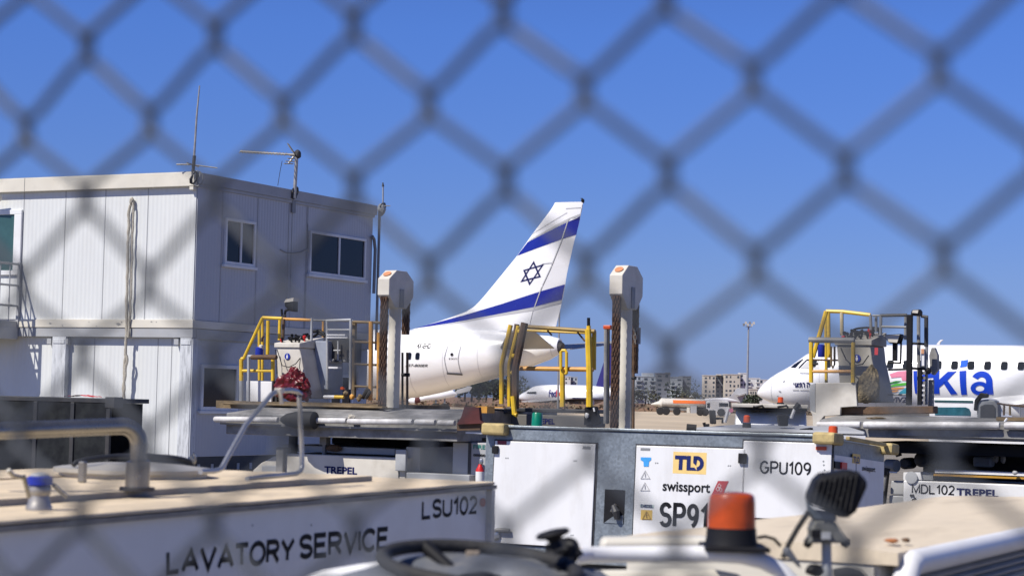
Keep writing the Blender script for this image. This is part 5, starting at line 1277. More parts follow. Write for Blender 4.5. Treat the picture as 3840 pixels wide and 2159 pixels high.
# leafy net sack
K2 = Thing('net_sack', 'bulging dirty net sack of dry leaves hanging on the control stand', 'sack', 3255, 21, GRID)
cs = C.mw @ Vector((C.at(zI(1100, 800), YC + .1)[0], YC + .10, C.at(zI(1085, 982), YC + .1)[1])); K2.move(cs)
sm = mat('dry_leaf_net', (0.20, 0.155, 0.085), 0.85, var=0.7, scale=22, dirt=(0.03, 0.025, 0.015), dirt_amt=0.95, dirt_scale=14, bump=0.7, bscale=30)
def sack2():
    bm = bmesh.new(); bmesh.ops.create_icosphere(bm, subdivisions=5, radius=1)
    for v in bm.verts:
        p_ = v.co.copy(); f = sum(a_ * mnoise.noise(p_ * o_ + Vector((1, 9, 4))) for o_, a_ in ((1.5, .22), (4, .12), (12, .045)))
        k = 0.95 + f; z_ = max(-.85, p_.z); v.co = Vector((p_.x * k * 0.135 * (1.0 - .42 * p_.z) + .045 * p_.z, p_.y * k * .09, 0.19 + z_ * k * 0.225))
    o = MB().add([v.co[:] for v in bm.verts], [[v.index for v in f.verts] for f in bm.faces]); bm.free(); return o
K2.part('sack', sack2(), sm)
# dark lift frame and lamp at right of the stand
DK = M['dark']
mb = MB(); C.rect(mb, zI(1448, 190), zI(1490, 1010), YC + .3, YC + .34); C.part('mast', mb, M['black'], bevel=0.008)
bar(C, Iz((1210, 200), (1450, 195)), YC + .4, 0.03, DK, 'frame'); bar(C, Iz((1215, 190), (1212, 380)), YC + .4, 0.03, M['grey'], 'frame'); bar(C, Iz((1215, 300), (1445, 305)), YC + .4, 0.024, M['grey'], 'frame')
bar(C, Iz((1170, 200), (1172, 350)), YC + .5, 0.028, M['grey'], 'frame'); bar(C, Iz((1120, 195), (1125, 330)), YC + .45, 0.03, M['grime'], 'frame')
bar(C, Iz((1140, 200), (1210, 200)), YC + .45, 0.02, M['grey'], 'frame'); bar(C, Iz((1440, 200), (1436, 420)), YC + .5, 0.03, M['grey'], 'frame')
bar(C, Iz((1555, 200), (1560, 1005)), YC + .6, 0.035, M['grime'], 'frame'); bar(C, Iz((1625, 215), (1625, 480)), YC + .5, 0.04, DK, 'frame'); bar(C, Iz((1630, 480), (1625, 1005)), YC + .5, 0.03, M['grey'], 'frame')
bar(C, Iz((1580, 205), (1640, 215)), YC + .5, 0.03, DK, 'frame'); bar(C, Iz((1490, 450), (1635, 460)), YC + .5, 0.022, M['black'], 'frame'); bar(C, Iz((1490, 675), (1635, 685)), YC + .5, 0.024, M['black'], 'frame')
mb = MB(); C.rect(mb, zI(1578, 500), zI(1606, 655), YC + .45, YC + .5); C.part('paper_sign', mb, M['white']); mb = MB(); C.rect(mb, zI(1578, 500), zI(1605, 545), YC + .435, YC + .445); C.part('paper_sign', mb, mat('faded_orange_print', (.6, .3, .16), .6))
mb = MB(); C.rect(mb, zI(1548, 690), zI(1578, 1010), YC + .4, YC + .44); C.part('mast', mb, M['black'])
mb = MB()
zz = C.at(zI(1600, 1000), YC + .45)[1]; xx = C.at(zI(1598, 800), YC + .45)[0]; zt_3 = C.at(zI(1598, 700), YC + .45)[1]
while zz < zt_3: mb.box(xx - .028, xx + .028, YC + .43, YC + .47, zz, zz + .034); zz += .055
C.part('chain', mb, M['grime'])
lampc = C.part('work_lamp', MB().prism([C.at(zI(*p), YC + .25) for p in ((1485, 180), (1495, 150), (1560, 142), (1575, 165), (1570, 205), (1490, 200))], YC + .25, YC + .34), M['black'], bevel=.006)
C.part('lamp_lens', MB().prism([C.at(zI(*p), YC + .24) for p in ((1497, 175), (1505, 152), (1555, 150), (1548, 180))], YC + .235, YC + .247), M['offwhite'], lampc)
lamp2 = C.part('work_lamp', MB().prism([C.at(zI(*p), YC + .5) for p in ((1228, 375), (1395, 365), (1400, 390), (1375, 455), (1290, 450))], YC + .5, YC + .62), M['black'], bevel=.01)
C.part('lamp_lens', MB().prism([C.at(zI(*p), YC + .49) for p in ((1240, 380), (1385, 372), (1362, 445), (1288, 440))], YC + .485, YC + .497), M['offwhite'], lamp2)
mb = MB(); C.rect(mb, zI(1320, 450), zI(1355, 610), YC + .55, YC + .6); C.part('lamp_bracket', mb, M['black']); bar(C, Iz((1280, 625), (1400, 630)), YC + .55, 0.02, M['black'], 'lamp_bracket'); bar(C, Iz((1400, 400), (1392, 625)), YC + .55, 0.018, M['black'], 'lamp_bracket')
bar(C, Iz((1280, 690), (1445, 685)), YC + .55, 0.02, M['black'], 'frame'); bar(C, Iz((1255, 915), (1445, 915)), YC + .6, 0.016, M['grey'], 'frame')
mb = MB(); C.outline(mb, (zI(1655, 640), zI(1650, 560), zI(1672, 490), zI(1700, 490), zI(1728, 560), zI(1728, 690), zI(1690, 740), zI(1660, 720)), YC + .7, YC + .78); C.part('sheave_case', mb, M['grime'], bevel=.008)
mb = MB(); C.rect(mb, zI(1645, 780), zI(1686, 1020), YC + .55, YC + .6); C.part('mast', mb, M['grime'])
C.part('joint', MB().blob(C.pt(zI(1640, 700), YC + .5), .04, .03, .04, .3, 2, 3, 2), M['black'])
# operator seat at the right end
Pz = lambda *q: [zP(*p) for p in q]
mb = MB(); C.outline(mb, Pz((955, 1170), (950, 980), (985, 905), (1080, 890), (1190, 910), (1240, 985), (1245, 1120), (1220, 1185)), .75, .9); seat = C.part('seat_back', mb, M['grey'], bevel=.012)
mb = MB(); C.outline(mb, Pz((1000, 1160), (1000, 990), (1060, 960), (1170, 965), (1200, 1000), (1200, 1160)), .735, .747); C.part('seat_pad', mb, M['dark'], seat)
mb = MB(); C.outline(mb, Pz((905, 1040), (920, 900), (1000, 800), (1100, 820), (1090, 870), (1000, 880), (960, 930), (945, 1050)), .72, .8); C.part('headrest', mb, M['black'], bevel=.01)
bar(C, Pz((1230, 945), (1330, 965), (1593, 990)), .8, 0.018, M['rust']); bar(C, Pz((1325, 970), (1320, 1110)), .8, 0.02, M['rust'], 'post'); bar(C, Pz((1400, 970), (1405, 1110)), .8, 0.02, M['deck_rust'], 'post')
bar(C, Pz((1540, 985), (1540, 1130)), .8, 0.01, M['grey'], 'post')
mb = MB(); C.rect(mb, zP(1215, 1130), zP(1700, 1190), .35, .6); C.part('deck_box', mb, M['deck_rust'])
bar(C, Pz((1330, 1195), (1365, 1150)), .1, 0.02, M['white'], 'lever')
# underside, drums and chassis
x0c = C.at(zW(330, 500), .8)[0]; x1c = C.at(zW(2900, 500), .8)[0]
C.part('chassis_shade_box', MB().box(x0c + .3, x1c, 1.7, 2.6, 0.3, zl - .3).box(x0c, x1c, .9, 1.6, .3, .55).box(x0c + .1, x1c, .5, 1.68, zl - .32, zl - .2), M['black'])  # black boxes also paint in the shade under the deck
Wz = lambda *q: [zW(*p) for p in q]
for q, r in (((770, 350), .065), ((1020, 290), .085)):
    x, z = C.at(zW(*q), .9); C.part('drum', MB().lathe((x, .9, z), (0, 1, 0), [(0, r * .7), (.02, r), (.3, r)], 22), M['dark'], smooth=True)
x, z = C.at(zW(600, 380), .6); C.part('drum', MB().lathe((x - .08, .6, z), (1, -.4, 0), [(0, .05), (.015, .07), (.15, .07)], 20), M['grey'], smooth=True)
bar(C, Wz((640, 80), (690, 240)), .8, .06, M['dark'], 'hydraulic_ram'); bar(C, Wz((500, 420), (480, 560), (430, 1000)), .4, .075, M['rubber'], 'hose'); bar(C, Wz((480, 560), (450, 760)), .32, .03, M['grime'], 'hose'); bar(C, Wz((545, 480), (660, 485)), .35, .016, M['white'], 'lever')
mb = MB(); C.rect(mb, zW(560, 610), zW(760, 820), .42, .6); C.part('side_box', mb, M['midgrey'], bevel=.01); mb = MB(); C.rect(mb, zW(540, 830), zW(770, 1010), .42, .6); C.part('side_box', mb, M['midgrey'], bevel=.01)
mb = MB(); C.rect(mb, zW(1800, 235), zW(2085, 410), 1.5, 1.68); C.part('lit_opening_box', mb, mat('painted_daylight_blue', (.30, .36, .48), .35, var=.2), bevel=.03)  # solid box coloured pale blue as the light in an opening
for q in ((2155, 275), (2260, 285)): C.part('fitting', MB().blob(C.pt(zW(*q), 1.4), .03, .03, .05, .2, 2, q[0], 2), M['midgrey'])
a = C.at(zW(755, 600), .3); b = C.at(zW(2900, 1000), .3)
cov2 = C.part('motor_cover', MB().box(a[0], b[0], .3, 1.2, .45, a[1]), M['white'], bevel=.012)
mb = MB(); C.outline(mb, Wz((755, 500), (760, 480), (1010, 480), (1030, 595), (755, 595)), .31, .6); C.part('cover_end', mb, M['white'])
c = C.at(zW(880, 560), .3); C.part('wheel_arch', MB().disc(c, .066, .28, .298, 20), M['midgrey'], cov2)
mb = MB(); C.rect(mb, zW(1210, 505), zW(2900, 600), .31, .55); C.part('ochre_strip', mb, M['gold'])
mb = MB(); C.rect(mb, zW(1230, 488), zW(2900, 503), .32, .56); C.part('cover_lip', mb, M['white'])
mb = MB(); C.rect(mb, zW(1040, 480), zW(1200, 600), .35, .6); C.part('grey_bracket', mb, M['grey'])  # plain grey paint, left of the ochre strip
C.part('cap', MB().blob(C.pt(zW(2440, 490), .25), .028, .025, .024, .2, 2, 4, 2), M['midgrey'])
C.plain('MDL102', zW(890, 800), zW(1520, 680), .297, M['ink'], .15, cov2)
C.words('TREPEL', zW(1555, 835), zW(2190, 745), .297, M['ink_blue'], .045, parent=cov2, space=1.05)
for q in ((870, 830), (900, 830), (930, 880), (900, 900), (930, 910)): C.part('bolt', MB().disc(C.at(zW(*q), .29), .014, .288, .298, 8), M['dark'], cov2)
for k in range(4):
    C.part('wheel', MB().lathe((x0c + .6 + (k % 2) * 2.6, .9 + 1.5 * (k // 2), .33), (0, 1, 0), [(-.14, .26), (-.12, .33), (.12, .33), (.14, .26)], 24), M['rubber'])
# ================================================================== ground power unit
TILT = R(3.4)
U = Thing('ground_power_unit', 'galvanised ground power unit with white doors and SP91 lettering', 'power unit', 2785, 15.6, GRID, None)
U.mw = U.mw @ Matrix.Rotation(-TILT, 4, 'X'); U.move(U.mw.translation.copy())
pl = zf(1226, 1100); prx = zBB(340, 480)
xl, zl1 = U.at(zG(262, 190)); xr, _ = U.at(zBB(318, 600)); zt_ = U.at(zG(1300, 130))[1]
zbt = 0.42; DY = 1.45
mb = MB().box(xl, xr, 0.0, DY, zbt, zt_ - 0.012)
body = U.part('housing', mb, M['galv'], bevel=0.012)
U.part('roof_sheet', MB().box(U.at(zG(410, 110))[0], xr - .1, -0.015, DY + .02, zt_ - 0.011, zt_ + 0.012), M['galv'], bevel=0.006)
# vent opening with a plug socket
a = U.at(zG(1222, 608)); b = U.at(zG(1372, 888))
rec = MB().box(a[0], b[0], -0.004, -0.001, b[1], a[1])
vent = U.part('socket_recess', rec, M['black'])
U.part('recess_side', MB().add([(a[0] + .005, -.006, b[1] + .002), (b[0] - .005, -.006, b[1] + .002), (b[0] - .005, -.006, b[1] + .07), (a[0] + .08, -.006, b[1] + .055)], [(0, 1, 2, 3)]), M['galv'], vent)
x, z = U.at(zG(1325, 790)); U.part('plug', MB().tube([(x - .03, -.03, z + .05), (x + .0, -.035, z - .0), (x + .01, -.03, z - .06)], [.02, .035, .022], 10), M['dark'], vent)
U.part('plug_pin', MB().tube([(x - .05, -.02, z), (x - .01, -.03, z + .06)], .012, 8), M['steel'], vent)
# doors
def door(p0, p1, ztop=None):
    a = U.at(p0, -.012); b = U.at(p1, -.012)
    U.part('door_gap', MB().box(a[0] - .014, b[0] + .014, -.006, -.002, b[1] - .012, a[1] + .014), M['dark'])
    return U.part('door', MB().box(a[0], b[0], -.022, -.007, b[1], a[1]), M['door_white'], bevel=.004), a, b
d1, a1, b1 = door(zG(340, 218), zG(1112, 1085))
U.part('door_edge', MB().box(b1[0] - .16, b1[0] - .02, -.03, -.008, b1[1] - .02, b1[1] + .0), M['gold'], d1)
d2, a2, b2 = door(zG(1478, 256), zG(2328, 1110))
d3, a3, b3 = door(zJ(394, 212), zJ(1062, 840))
YD = -.0225
def sq(parent, p0, p1, m, name, y=YD):
    a = U.at(p0, y); b = U.at(p1, y); return U.part(name, MB().box(a[0], b[0], y, y + .0025, b[1], a[1]), m, parent)
sq(d1, zG(355, 218), zG(428, 252), mat('dark_red_reflector', (.22, .008, .018), .3), 'reflector')
sq(d1, zG(1040, 262), zG(1105, 288), M['grey'], 'door_plate'); sq(d2, zG(1508, 275), zG(1585, 300), M['grey'], 'door_plate')
for d_, ps in ((d1, ((432, 358), (980, 380), (955, 978))), (d2, ((1637, 398), (2222, 420)))):
    for p in ps:
        for dx in (-8, 8):
            c = U.at(zG(p[0] + dx, p[1]), YD); U.part('screw', MB().disc(c, .007, YD, YD + .003, 8), M['grey'], d_)
def latch(p, r=1.0):
    x, z = U.at(p, -.03); k = U.part('door_hinge', MB().box(x - .03 * r, x + .03 * r, -.05, -.0225, z - .036 * r, z + .036 * r), M['black'], bevel=.006)
    return k
latch(zG(340, 290), .9); latch(zG(2330, 360), 1.1)
x, z = U.at(zG(375, 955), -.03); U.part('door_handle', MB().tube([(x - .08, -.03, z - .02), (x - .02, -.05, z + .02), (x + .1, -.05, z + .02)], .018, 8), M['grime'], d1)
x, z = U.at(zG(345, 975), -.03); U.part('door_handle', MB().blob((x, -.04, z), .035, .02, .05, .3, 2, 3, 2), M['chrome'], d1)
# lettering and stickers on the middle door
lg = sq(d2, zG(1772, 305), zG(2034, 490), M['logo_yellow'], 'logo_plate')
def letters(pts_list, m, y, parent, name='lettering', zz=zG):
    mb = MB()
    for pts in pts_list: mb.poly([(q[0], y, q[1]) for q in (U.at(zz(*p), y) for p in pts)][::-1])
    return U.part(name, mb, m, parent)
NB = mat('navy_lettering', (.006, .014, .12), .4)
YL = YD - .0026
letters([((1785, 335), (1878, 338), (1877, 368), (1847, 367), (1842, 452), (1812, 451), (1817, 366), (1784, 365))], NB, YL, d2)
letters([((1880, 338), (1912, 339), (1908, 432), (1940, 433), (1962, 458), (1876, 455))], NB, YL, d2)
dq = [((1936, 340), (1965, 341), (1961, 372), (1934, 372)), ((1934, 340), (1962, 372), (1954, 418), (1930, 395))]
letters(dq, NB, YL, d2)
q = []
for i in range(15):
    t = -90 + 180 * i / 14
    q.append((1960 + 56 * math.cos(R(t)), 400 - 60 * math.sin(R(t)), 1958 + 27 * math.cos(R(t)), 400 - 30 * math.sin(R(t))))
letters([((q[i][0], q[i][1]), (q[i + 1][0], q[i + 1][1]), (q[i + 1][2], q[i + 1][3]), (q[i][2], q[i][3])) for i in range(14)], NB, YL, d2)
U.words('swissport', zG(1682, 645), zG(2068, 558), YL, M['ink'], .022, parent=d2)
letters([((2130, 540), (2216, 542), (2168, 650), (2078, 652))], M['swiss_red'], YL, d2, 'red_emblem')
mb = MB()
for c, r in (((2142, 580), 20), ((2128, 605), 20), ((2152, 612), 18)):
    pts = [(c[0], c[1] - r), (c[0] + r * .8, c[1]), (c[0], c[1] + r), (c[0] - r * .8, c[1])]
    for i in range(4):
        p, s_ = pts[i], pts[(i + 1) % 4]; f = .78
        pi = (c[0] + (p[0] - c[0]) * f, c[1] + (p[1] - c[1]) * f); si = (c[0] + (s_[0] - c[0]) * f, c[1] + (s_[1] - c[1]) * f)
        mb.poly([(v[0], YL - .002, v[1]) for v in (U.at(zG(*k), YL) for k in (p, s_, si, pi))])
U.part('emblem_lines', mb, M['white'], d2)
U.plain('SP910', zG(1668, 912), zG(2150, 732), YL, M['ink'], .16, d2, .26)
U.plain('GPU109', zJ(522, 466), zJ(912, 378), YL, M['ink'], .135, d3)
letters([((1508, 350), (1592, 352), (1592, 372), (1575, 385), (1572, 425), (1532, 424), (1530, 385), (1508, 372))], M['sticker_blue'], YL, d2, 'safety_sticker')
def tri_out(c, r, m, fill=None):
    p = [(c[0], c[1] - r), (c[0] + r * 1.0, c[1] + r * .75), (c[0] - r * 1.0, c[1] + r * .75)]
    ctr = (c[0], c[1] + r * .17); L4 = []
    for i in range(3):
        a_, b_ = p[i], p[(i + 1) % 3]; f = .80
        L4.append((a_, b_, (ctr[0] + (b_[0] - ctr[0]) * f, ctr[1] + (b_[1] - ctr[1]) * f), (ctr[0] + (a_[0] - ctr[0]) * f, ctr[1] + (a_[1] - ctr[1]) * f)))
    L4.append(((c[0] - 3, c[1] - r * .4), (c[0] + 3, c[1] - r * .4), (c[0] + 3, c[1] + r * .4), (c[0] - 3, c[1] + r * .4)))
    letters(L4, m, YL - .002, d2, 'warning_triangle')
tri_out((1545, 494), 40, M['panel_line']); tri_out((1543, 590), 40, M['panel_line'])
sq(d2, zG(1510, 772), zG(1600, 858), M['sticker_yellow'], 'warning_sticker'); tri_out((1555, 822), 38, mat('brown_print', (.22, .13, .02), .5))
sq(d2, zG(1502, 728), zG(1616, 758), mat('pale_green_sticker', (.45, .55, .52), .5), 'fuel_sticker')
U.words('DIESEL', zG(1508, 753), zG(1610, 732), YL - .001, M['ink_blue'], .02, parent=d2)
# right end: panels, logo, lettering (in shade)
def on_end(name, p0, p1, m, off=.004, t=.01, parent=None):
    y0, z0 = U.atx(p0, xr); y1, z1 = U.atx(p1, xr)
    return U.part(name, MB().box(xr + off, xr + off + t, y0, y1, min(z0, z1), max(z0, z1)), m, parent)
yc = DY
U.part('end_panel', MB().box(xr + .003, xr + .014, .06, DY * .42, zbt + .1, zt_ - .14), M['white'])
ep = U.part('end_panel', MB().box(xr + .003, xr + .014, DY * .44, DY - .05, zbt + .1, zt_ - .14), M['white'])
sy0, sz0 = U.atx(zBB(640, 590), xr); sy1, sz1 = U.atx(zBB(755, 760), xr)
U.part('logo_plate', MB().box(xr + .0145, xr + .017, sy0, sy1, sz1, sz0), M['sticker_yellow'], ep)
def end_text(txt, p0, p1, m, bold=.02):
    y0, z0 = U.atx(p0, xr); y1, z1 = U.atx(p1, xr); mb = MB(); fit_text(mb, txt, y0, y1, z0, z1, 0, bold)
    mb.v = [(xr + .0185, v[0], v[2]) for v in mb.v]; U.part('lettering', mb, m, ep)
end_text('TLD', zBB(645, 740), zBB(750, 650), NB, .04); end_text('swissport', zBB(790, 890), zBB(1000, 810), M['ink'])
ry0, rz0 = U.atx(zBB(410, 725), xr); ry1, rz1 = U.atx(zBB(505, 850), xr); U.part('stop_button', MB().box(xr + .0145, xr + .04, ry0 + .02, ry1, rz1, rz0), M['signal_red'])
U.part('button_box', MB().box(xr + .0145, xr + .03, ry0 - .12, ry0 + .015, rz1, rz0), M['black'])
oy0, oz0 = U.at(zBB(105, 482)), U.at(zBB(272, 545)); U.part('side_marker', MB().box(oy0[0], oz0[0], -.04, -.023, oz0[1], oy0[1]), M['lamp_orange'], bevel=.004)
for p in ((205, 720), (210, 780), (222, 860)): c = U.at(zBB(*p), YD); U.part('screw', MB().disc(c, .008, YD, YD + .003, 8), M['grey'], d3)
# corner bumpers
def bumper(x0, x1, y0, y1, z0, z1): return U.part('corner_bumper', MB().box(x0, x1, y0, y1, z0, z1), M['bumper'], bevel=.02)
a = U.at(zG(222, 72), -.1); b = U.at(zG(404, 172), -.1); bumper(a[0], b[0], -.10, .12, b[1], a[1])
a = U.at(zBB(20, 245), -.1); b = U.at(zBB(335, 445), -.1); bumper(a[0], b[0] + .02, -.10, .16, b[1], a[1]); zb_0, zb_1 = b[1], a[1]
bumper(xr - .14, xr + .1, DY - .12, DY + .1, zb_0 - .01, zb_1 - .01)
U.part('bumper_rail', MB().box(xr + .02, xr + .055, .3, DY - .13, zb_0 + .05, zb_1 - .01), M['bumper'], bevel=.008)
x, z = U.at(zBB(345, 240), .03); ol = U.part('warning_lamp', MB().lathe((x, .05, zb_1 + .003), (0, 0, 1), [(0, .037), (.045, .035), (.052, .026)], 18), M['lamp_orange'], smooth=True)
# undercarriage
U.part('underframe', MB().box(xl + .1, xr - .1, .1, DY - .1, .28, zbt - .003), M['dark'])
for k in range(4): U.part('wheel', MB().lathe((xl + .5 + (k % 2) * (xr - xl - 1.0), .2 + (DY - .4) * (k // 2), .27), (0, 1, 0), [(-.09, .2), (-.08, .26), (.08, .26), (.09, .2)], 22), M['rubber'])
# green lamp on the roof
x, z = U.at(zG(672, 98), .1)
U.part('green_lamp', MB().lathe((U.at(zN(735, 1300), .12)[0], .12, zt_ + .0125), (0, 0, 1), [(0, .047), (.105, .044), (.115, .038)], 20), M['lamp_green'], smooth=True)

# low grey canopy behind the power unit, with its own beacon
V = Thing('tow_unit', 'low grey canopy with orange beacon and black pipe behind the power unit', 'canopy', 2800, 19.5, R(-4))
zc1 = V.at(zQ(1700, 1330), 0)[1]; zc0 = V.at(zQ(1700, 1240), 0.0)[1]
xa_, xb_ = V.at(zQ(1060, 1300))[0], V.at(zH(1975, 1240))[0]
mb = MB().add([(xa_ - .05, 0, zc1), (xb_ + .5, 0, zc1), (xb_ + .5, 1.6, zc1), (xa_ + .3, 1.6, zc1), (xa_, .02, zc1 + .03), (xb_ + .5, .02, zc1 + .03), (xb_ + .5, 1.5, zc1 + .055), (xa_ + .5, 1.5, zc1 + .055)],
              [(0, 3, 2, 1), (4, 5, 6, 7), (0, 1, 5, 4), (1, 2, 6, 5), (2, 3, 7, 6), (3, 0, 4, 7)])
V.part('canopy', mb, M['midgrey'], bevel=.02)
V.part('canopy_edge', MB().box(xa_ - .3, xb_ + .5, -.03, -.002, zc1 - .06, zc1 - .012), M['white'])
V.part('hood', MB().box(xa_, xb_ + .4, .05, 1.5, .3, zc1 - .003), M['grey'])
bar(V, [zQ(870, 1275), zQ(1055, 1290)], -.05, .075, M['rubber'], 'exhaust_pipe', 12)
bar(V, [zQ(1200, 1165), zQ(1210, 1220), zQ(1300, 1222)], .5, .03, M['black'], 'hook')
mb = MB(); V.outline(mb, (zQ(1300, 935), zQ(1415, 935), zQ(1430, 1195), zQ(1320, 1195)), .5, .7); V.part('black_post', mb, M['rubber'], bevel=.01)
bar(V, [zQ(1420, 1090), zQ(1540, 1090), zQ(1545, 1180)], .6, .02, M['black'], 'post_stay')
x, z = V.at(zQ(2000, 1185), .4); bc = V.part('beacon_base', MB().lathe((x, .4, z - .08), (0, 0, 1), [(0, .046), (.086, .042)], 18), M['black'])
V.part('beacon', MB().lathe((x, .4, z + .012), (0, 0, 1), [(0, .034), (.06, .032), (.072, .02)], 18), M['lamp_orange'], bc, smooth=True)
mb = MB(); V.outline(mb, (zI(280, 1095), zI(380, 1098), zI(375, 1200), zI(298, 1200)), .3, .55); V.part('black_box', mb, M['black'], bevel=.01)
mb = MB(); V.outline(mb, (zI(360, 1245), zI(600, 1215), zI(600, 1240), zI(380, 1262)), .1, .4); V.part('rubber_mat', mb, M['black'])
for k in range(4): V.part('wheel', MB().lathe((xa_ + .4 + (k % 2) * 1.4, .3 + 1.0 * (k // 2), .27), (0, 1, 0), [(-.09, .2), (-.08, .27), (.08, .27), (.09, .2)], 20), M['rubber'])

# ================================================================== lavatory service cart
pA = onz(0, 1951, 1.430); pB = onz(1848, 1805, 1.430)
angL = math.atan2(pB.y - pA.y, pB.x - pA.x)
N = Thing('lavatory_service_cart', 'low white lavatory service cart with a bent steel pipe and hatch on top', 'service cart', 0, pA.y, angL)
N.move(Vector((pA.x, pA.y, 0)))
Lc = (pB - pA).length; Lc0 = -0.55
ZT = 1.430
ZP = 1.45
q0 = N.atz(zK(0, 575), ZP); WY = q0[1]
zTr = N.at(zL(1500, 800), 0)[1]
ht = 0.085
N.part('tank_body', MB().box(Lc0, Lc - .01, .012, WY - .01, .45, ZT - .012), mat('cart_white_paint', (0.78, 0.78, 0.78), .4, var=.06, scale=4, dirt=(.5, .47, .42), dirt_amt=.2), bevel=.006)
N.part('top_sheet', MB().box(Lc0 - .01, Lc, -.01, WY, ZT - .011, ZT), M['beige_top'], bevel=.004)
ztrim0 = N.at(zK(300, 1062), -.012)[1]
N.part('edge_trim', MB().box(Lc0 - .01, Lc + .012, -.013, .011, ztrim0, ZT - .013).box(Lc + .0, Lc + .012, -.01, WY, ztrim0, ZT - .013), mat('worn_grey_trim', (.30, .27, .23), .6, var=.3, scale=14, dirt=(.14, .12, .1), dirt_amt=.5, dirt_scale=9))
x = N.at(zL(2232, 900), 0)[0]; N.part('corner_trim', MB().box(Lc - .030, Lc + .003, -.010, .011, .46, ztrim0 - .002), M['cream'])
yt = -0.001 + .009
# raised seams and a shallow lip on the top
y1_ = (N.atz(zK(700, 822), ZT)[1] + N.atz(zL(600, 700), ZT)[1]) / 2
y2_ = (N.atz(zK(250, 655), ZT)[1] + N.atz(zL(120, 632), ZT)[1]) / 2
N.part('raised_edge', MB().box(Lc0 + .005, Lc - .35, y1_ - .003, y1_ - .0005, ZT + .0005, ZP - .001), mat('shade_grey_riser', (.27, .26, .245), .7, var=.3, scale=9))  # riser's shade painted in grey instead of the beige of the top
N.part('raised_top', MB().box(Lc0 + .005, Lc - .35, y1_, WY - .004, ZT + .0005, ZP), M['beige_top'], bevel=.003)
if y2_ < WY - .05: N.part('raised_rim', MB().box(Lc0 + .006, Lc - 1.3, y2_, WY - .006, ZP + .0005, ZP + .006), M['beige_top'], bevel=.002)
def cart_text(txt, p0, p1, bold, m=M['ink']):
    return N.words(txt, p0, p1, .009, m, bold)
def cart_fit(txt, pbl, ptl, pbr, bold):
    a = N.at(pbl, .009); t = N.at(ptl, .009); b = N.at(pbr, .009); mb = stroke_text(txt, a[0], b[0], (a[1] + b[1]) / 2, (a[1] + b[1]) / 2 + (t[1] - a[1]), .009, bold, .22)
    return N.part('lettering', mb, M['ink'])
N.quad('LAVATORY', (628, 2156), (631, 2060), (1098, 2106), (1103, 2012), .0105, M['ink'], .21, .17)
N.quad('SERVICE', (1126, 2098), (1128, 2002), (1452, 2062), (1456, 1972), .0105, M['ink'], .21, .17)
N.quad('LSU102', (1585, 1948), (1587, 1873), (1786, 1926), (1788, 1855), .0105, M['ink'], .19, .17)
c = N.at((1811, 1882), .009); N.part('reflector', MB().disc(c, .026, .0075, .0100, 24, .0175), mat('dull_red_reflector', (.50, .13, .10), .5))
for p in (zL(315, 1005), zL(790, 1003)):
    c = N.at(p, .0105); N.part('rivet', MB().disc(c, .003, .009, .0115, 10), M['midgrey'])
# bent pipe on its flange
fx_, fy_ = N.atz(zK(1130, 745), ZP)
zr = N.inv
def tp(p, y): return Vector(N.pt(p, y))
zpipe = N.at(zK(1100, 215), fy_)[1]
rp = .0245
base = Vector((fx_, fy_, ZP))
top = Vector((fx_ + .0, fy_, zpipe))
dirp = (Vector(N.pt(zK(0, 250), fy_ + .25)) - top); 
left = tp(zK(-250, 262), fy_ + .3)
hd = (left - top); hd.z = 0; hd.normalize()
Rb = .055
pts = [base + Vector((0, 0, .085)), Vector((fx_, fy_, zpipe - Rb))]
for i in range(1, 7):
    t = math.pi / 2 * i / 6; pts.append(Vector((fx_, fy_, zpipe - Rb)) + hd * (Rb * (1 - math.cos(t))) + Vector((0, 0, Rb * math.sin(t))))
pts.append(Vector((left.x, left.y, left.z)) if abs(left.z - zpipe) < .1 else pts[-1] + hd * 1.6)
bp_ = N.part('bent_pipe', MB().tube(pts, rp, 20), M['steel'], smooth=True)
N.part('pipe_sleeve', MB().lathe(base + Vector((0, 0, .008)), (0, 0, 1), [(0, .036), (.078, .036), (.082, .027)], 24), M['steel'], bp_, smooth=True)
N.part('flange', MB().lathe(base + Vector((0, 0, .0005)), (0, 0, 1), [(0, .052), (.010, .052)], 24), M['dark'], bp_)
# hatch with clamp bar
hx, hy = N.atz(zK(1150, 665), ZP)
ha, hb_ = N.atz(zK(560, 640), ZP), N.atz(zK(1610, 620), ZP)
hr = math.hypot(ha[0] - hb_[0], ha[1] - hb_[1]) / 2 * .98
hx, hy = (ha[0] + hb_[0]) / 2, (ha[1] + hb_[1]) / 2
hat = N.part('hatch', MB().lathe((hx, hy, ZP + .0005), (0, 0, 1), [(0, hr * .93), (.016, hr * .93), (.017, hr), (.030, hr), (.032, hr * .95), (.045, hr * .5), (.048, 0.01)], 40), mat('dull_grey_beige_lid', (.46, .43, .37), .45, metal=.3, var=.2, scale=7, dirt=(.25, .21, .16), dirt_amt=.4), smooth=True)
vx = Vector((hb_[0] - ha[0], hb_[1] - ha[1], 0)).normalized()
cb = Vector((hx, hy, ZP))
arc = [cb + vx * (hr * .95 * math.cos(math.pi * (1 - i / 10))) + Vector((0, 0, .042 + .030 * math.sin(math.pi * i / 10))) for i in range(11)]
N.part('clamp_bar', MB().tube([arc[i] for i in range(11)], .009, 8), M['dark'], hat, smooth=True)
e0 = tp(zK(680, 600), hy - hr * .5)
N.part('hinge_lug', MB().box(e0.x - .010, e0.x + .010, e0.y - .012, e0.y + .012, ZP + .001, ZP + .068), M['steel'], hat, bevel=.004)
N.part('wing_nut', MB().blob(cb + vx * (hr * .97) + Vector((0, 0, .06)), .014, .012, .022, .4, 2, 3, 2), M['steel'], hat)
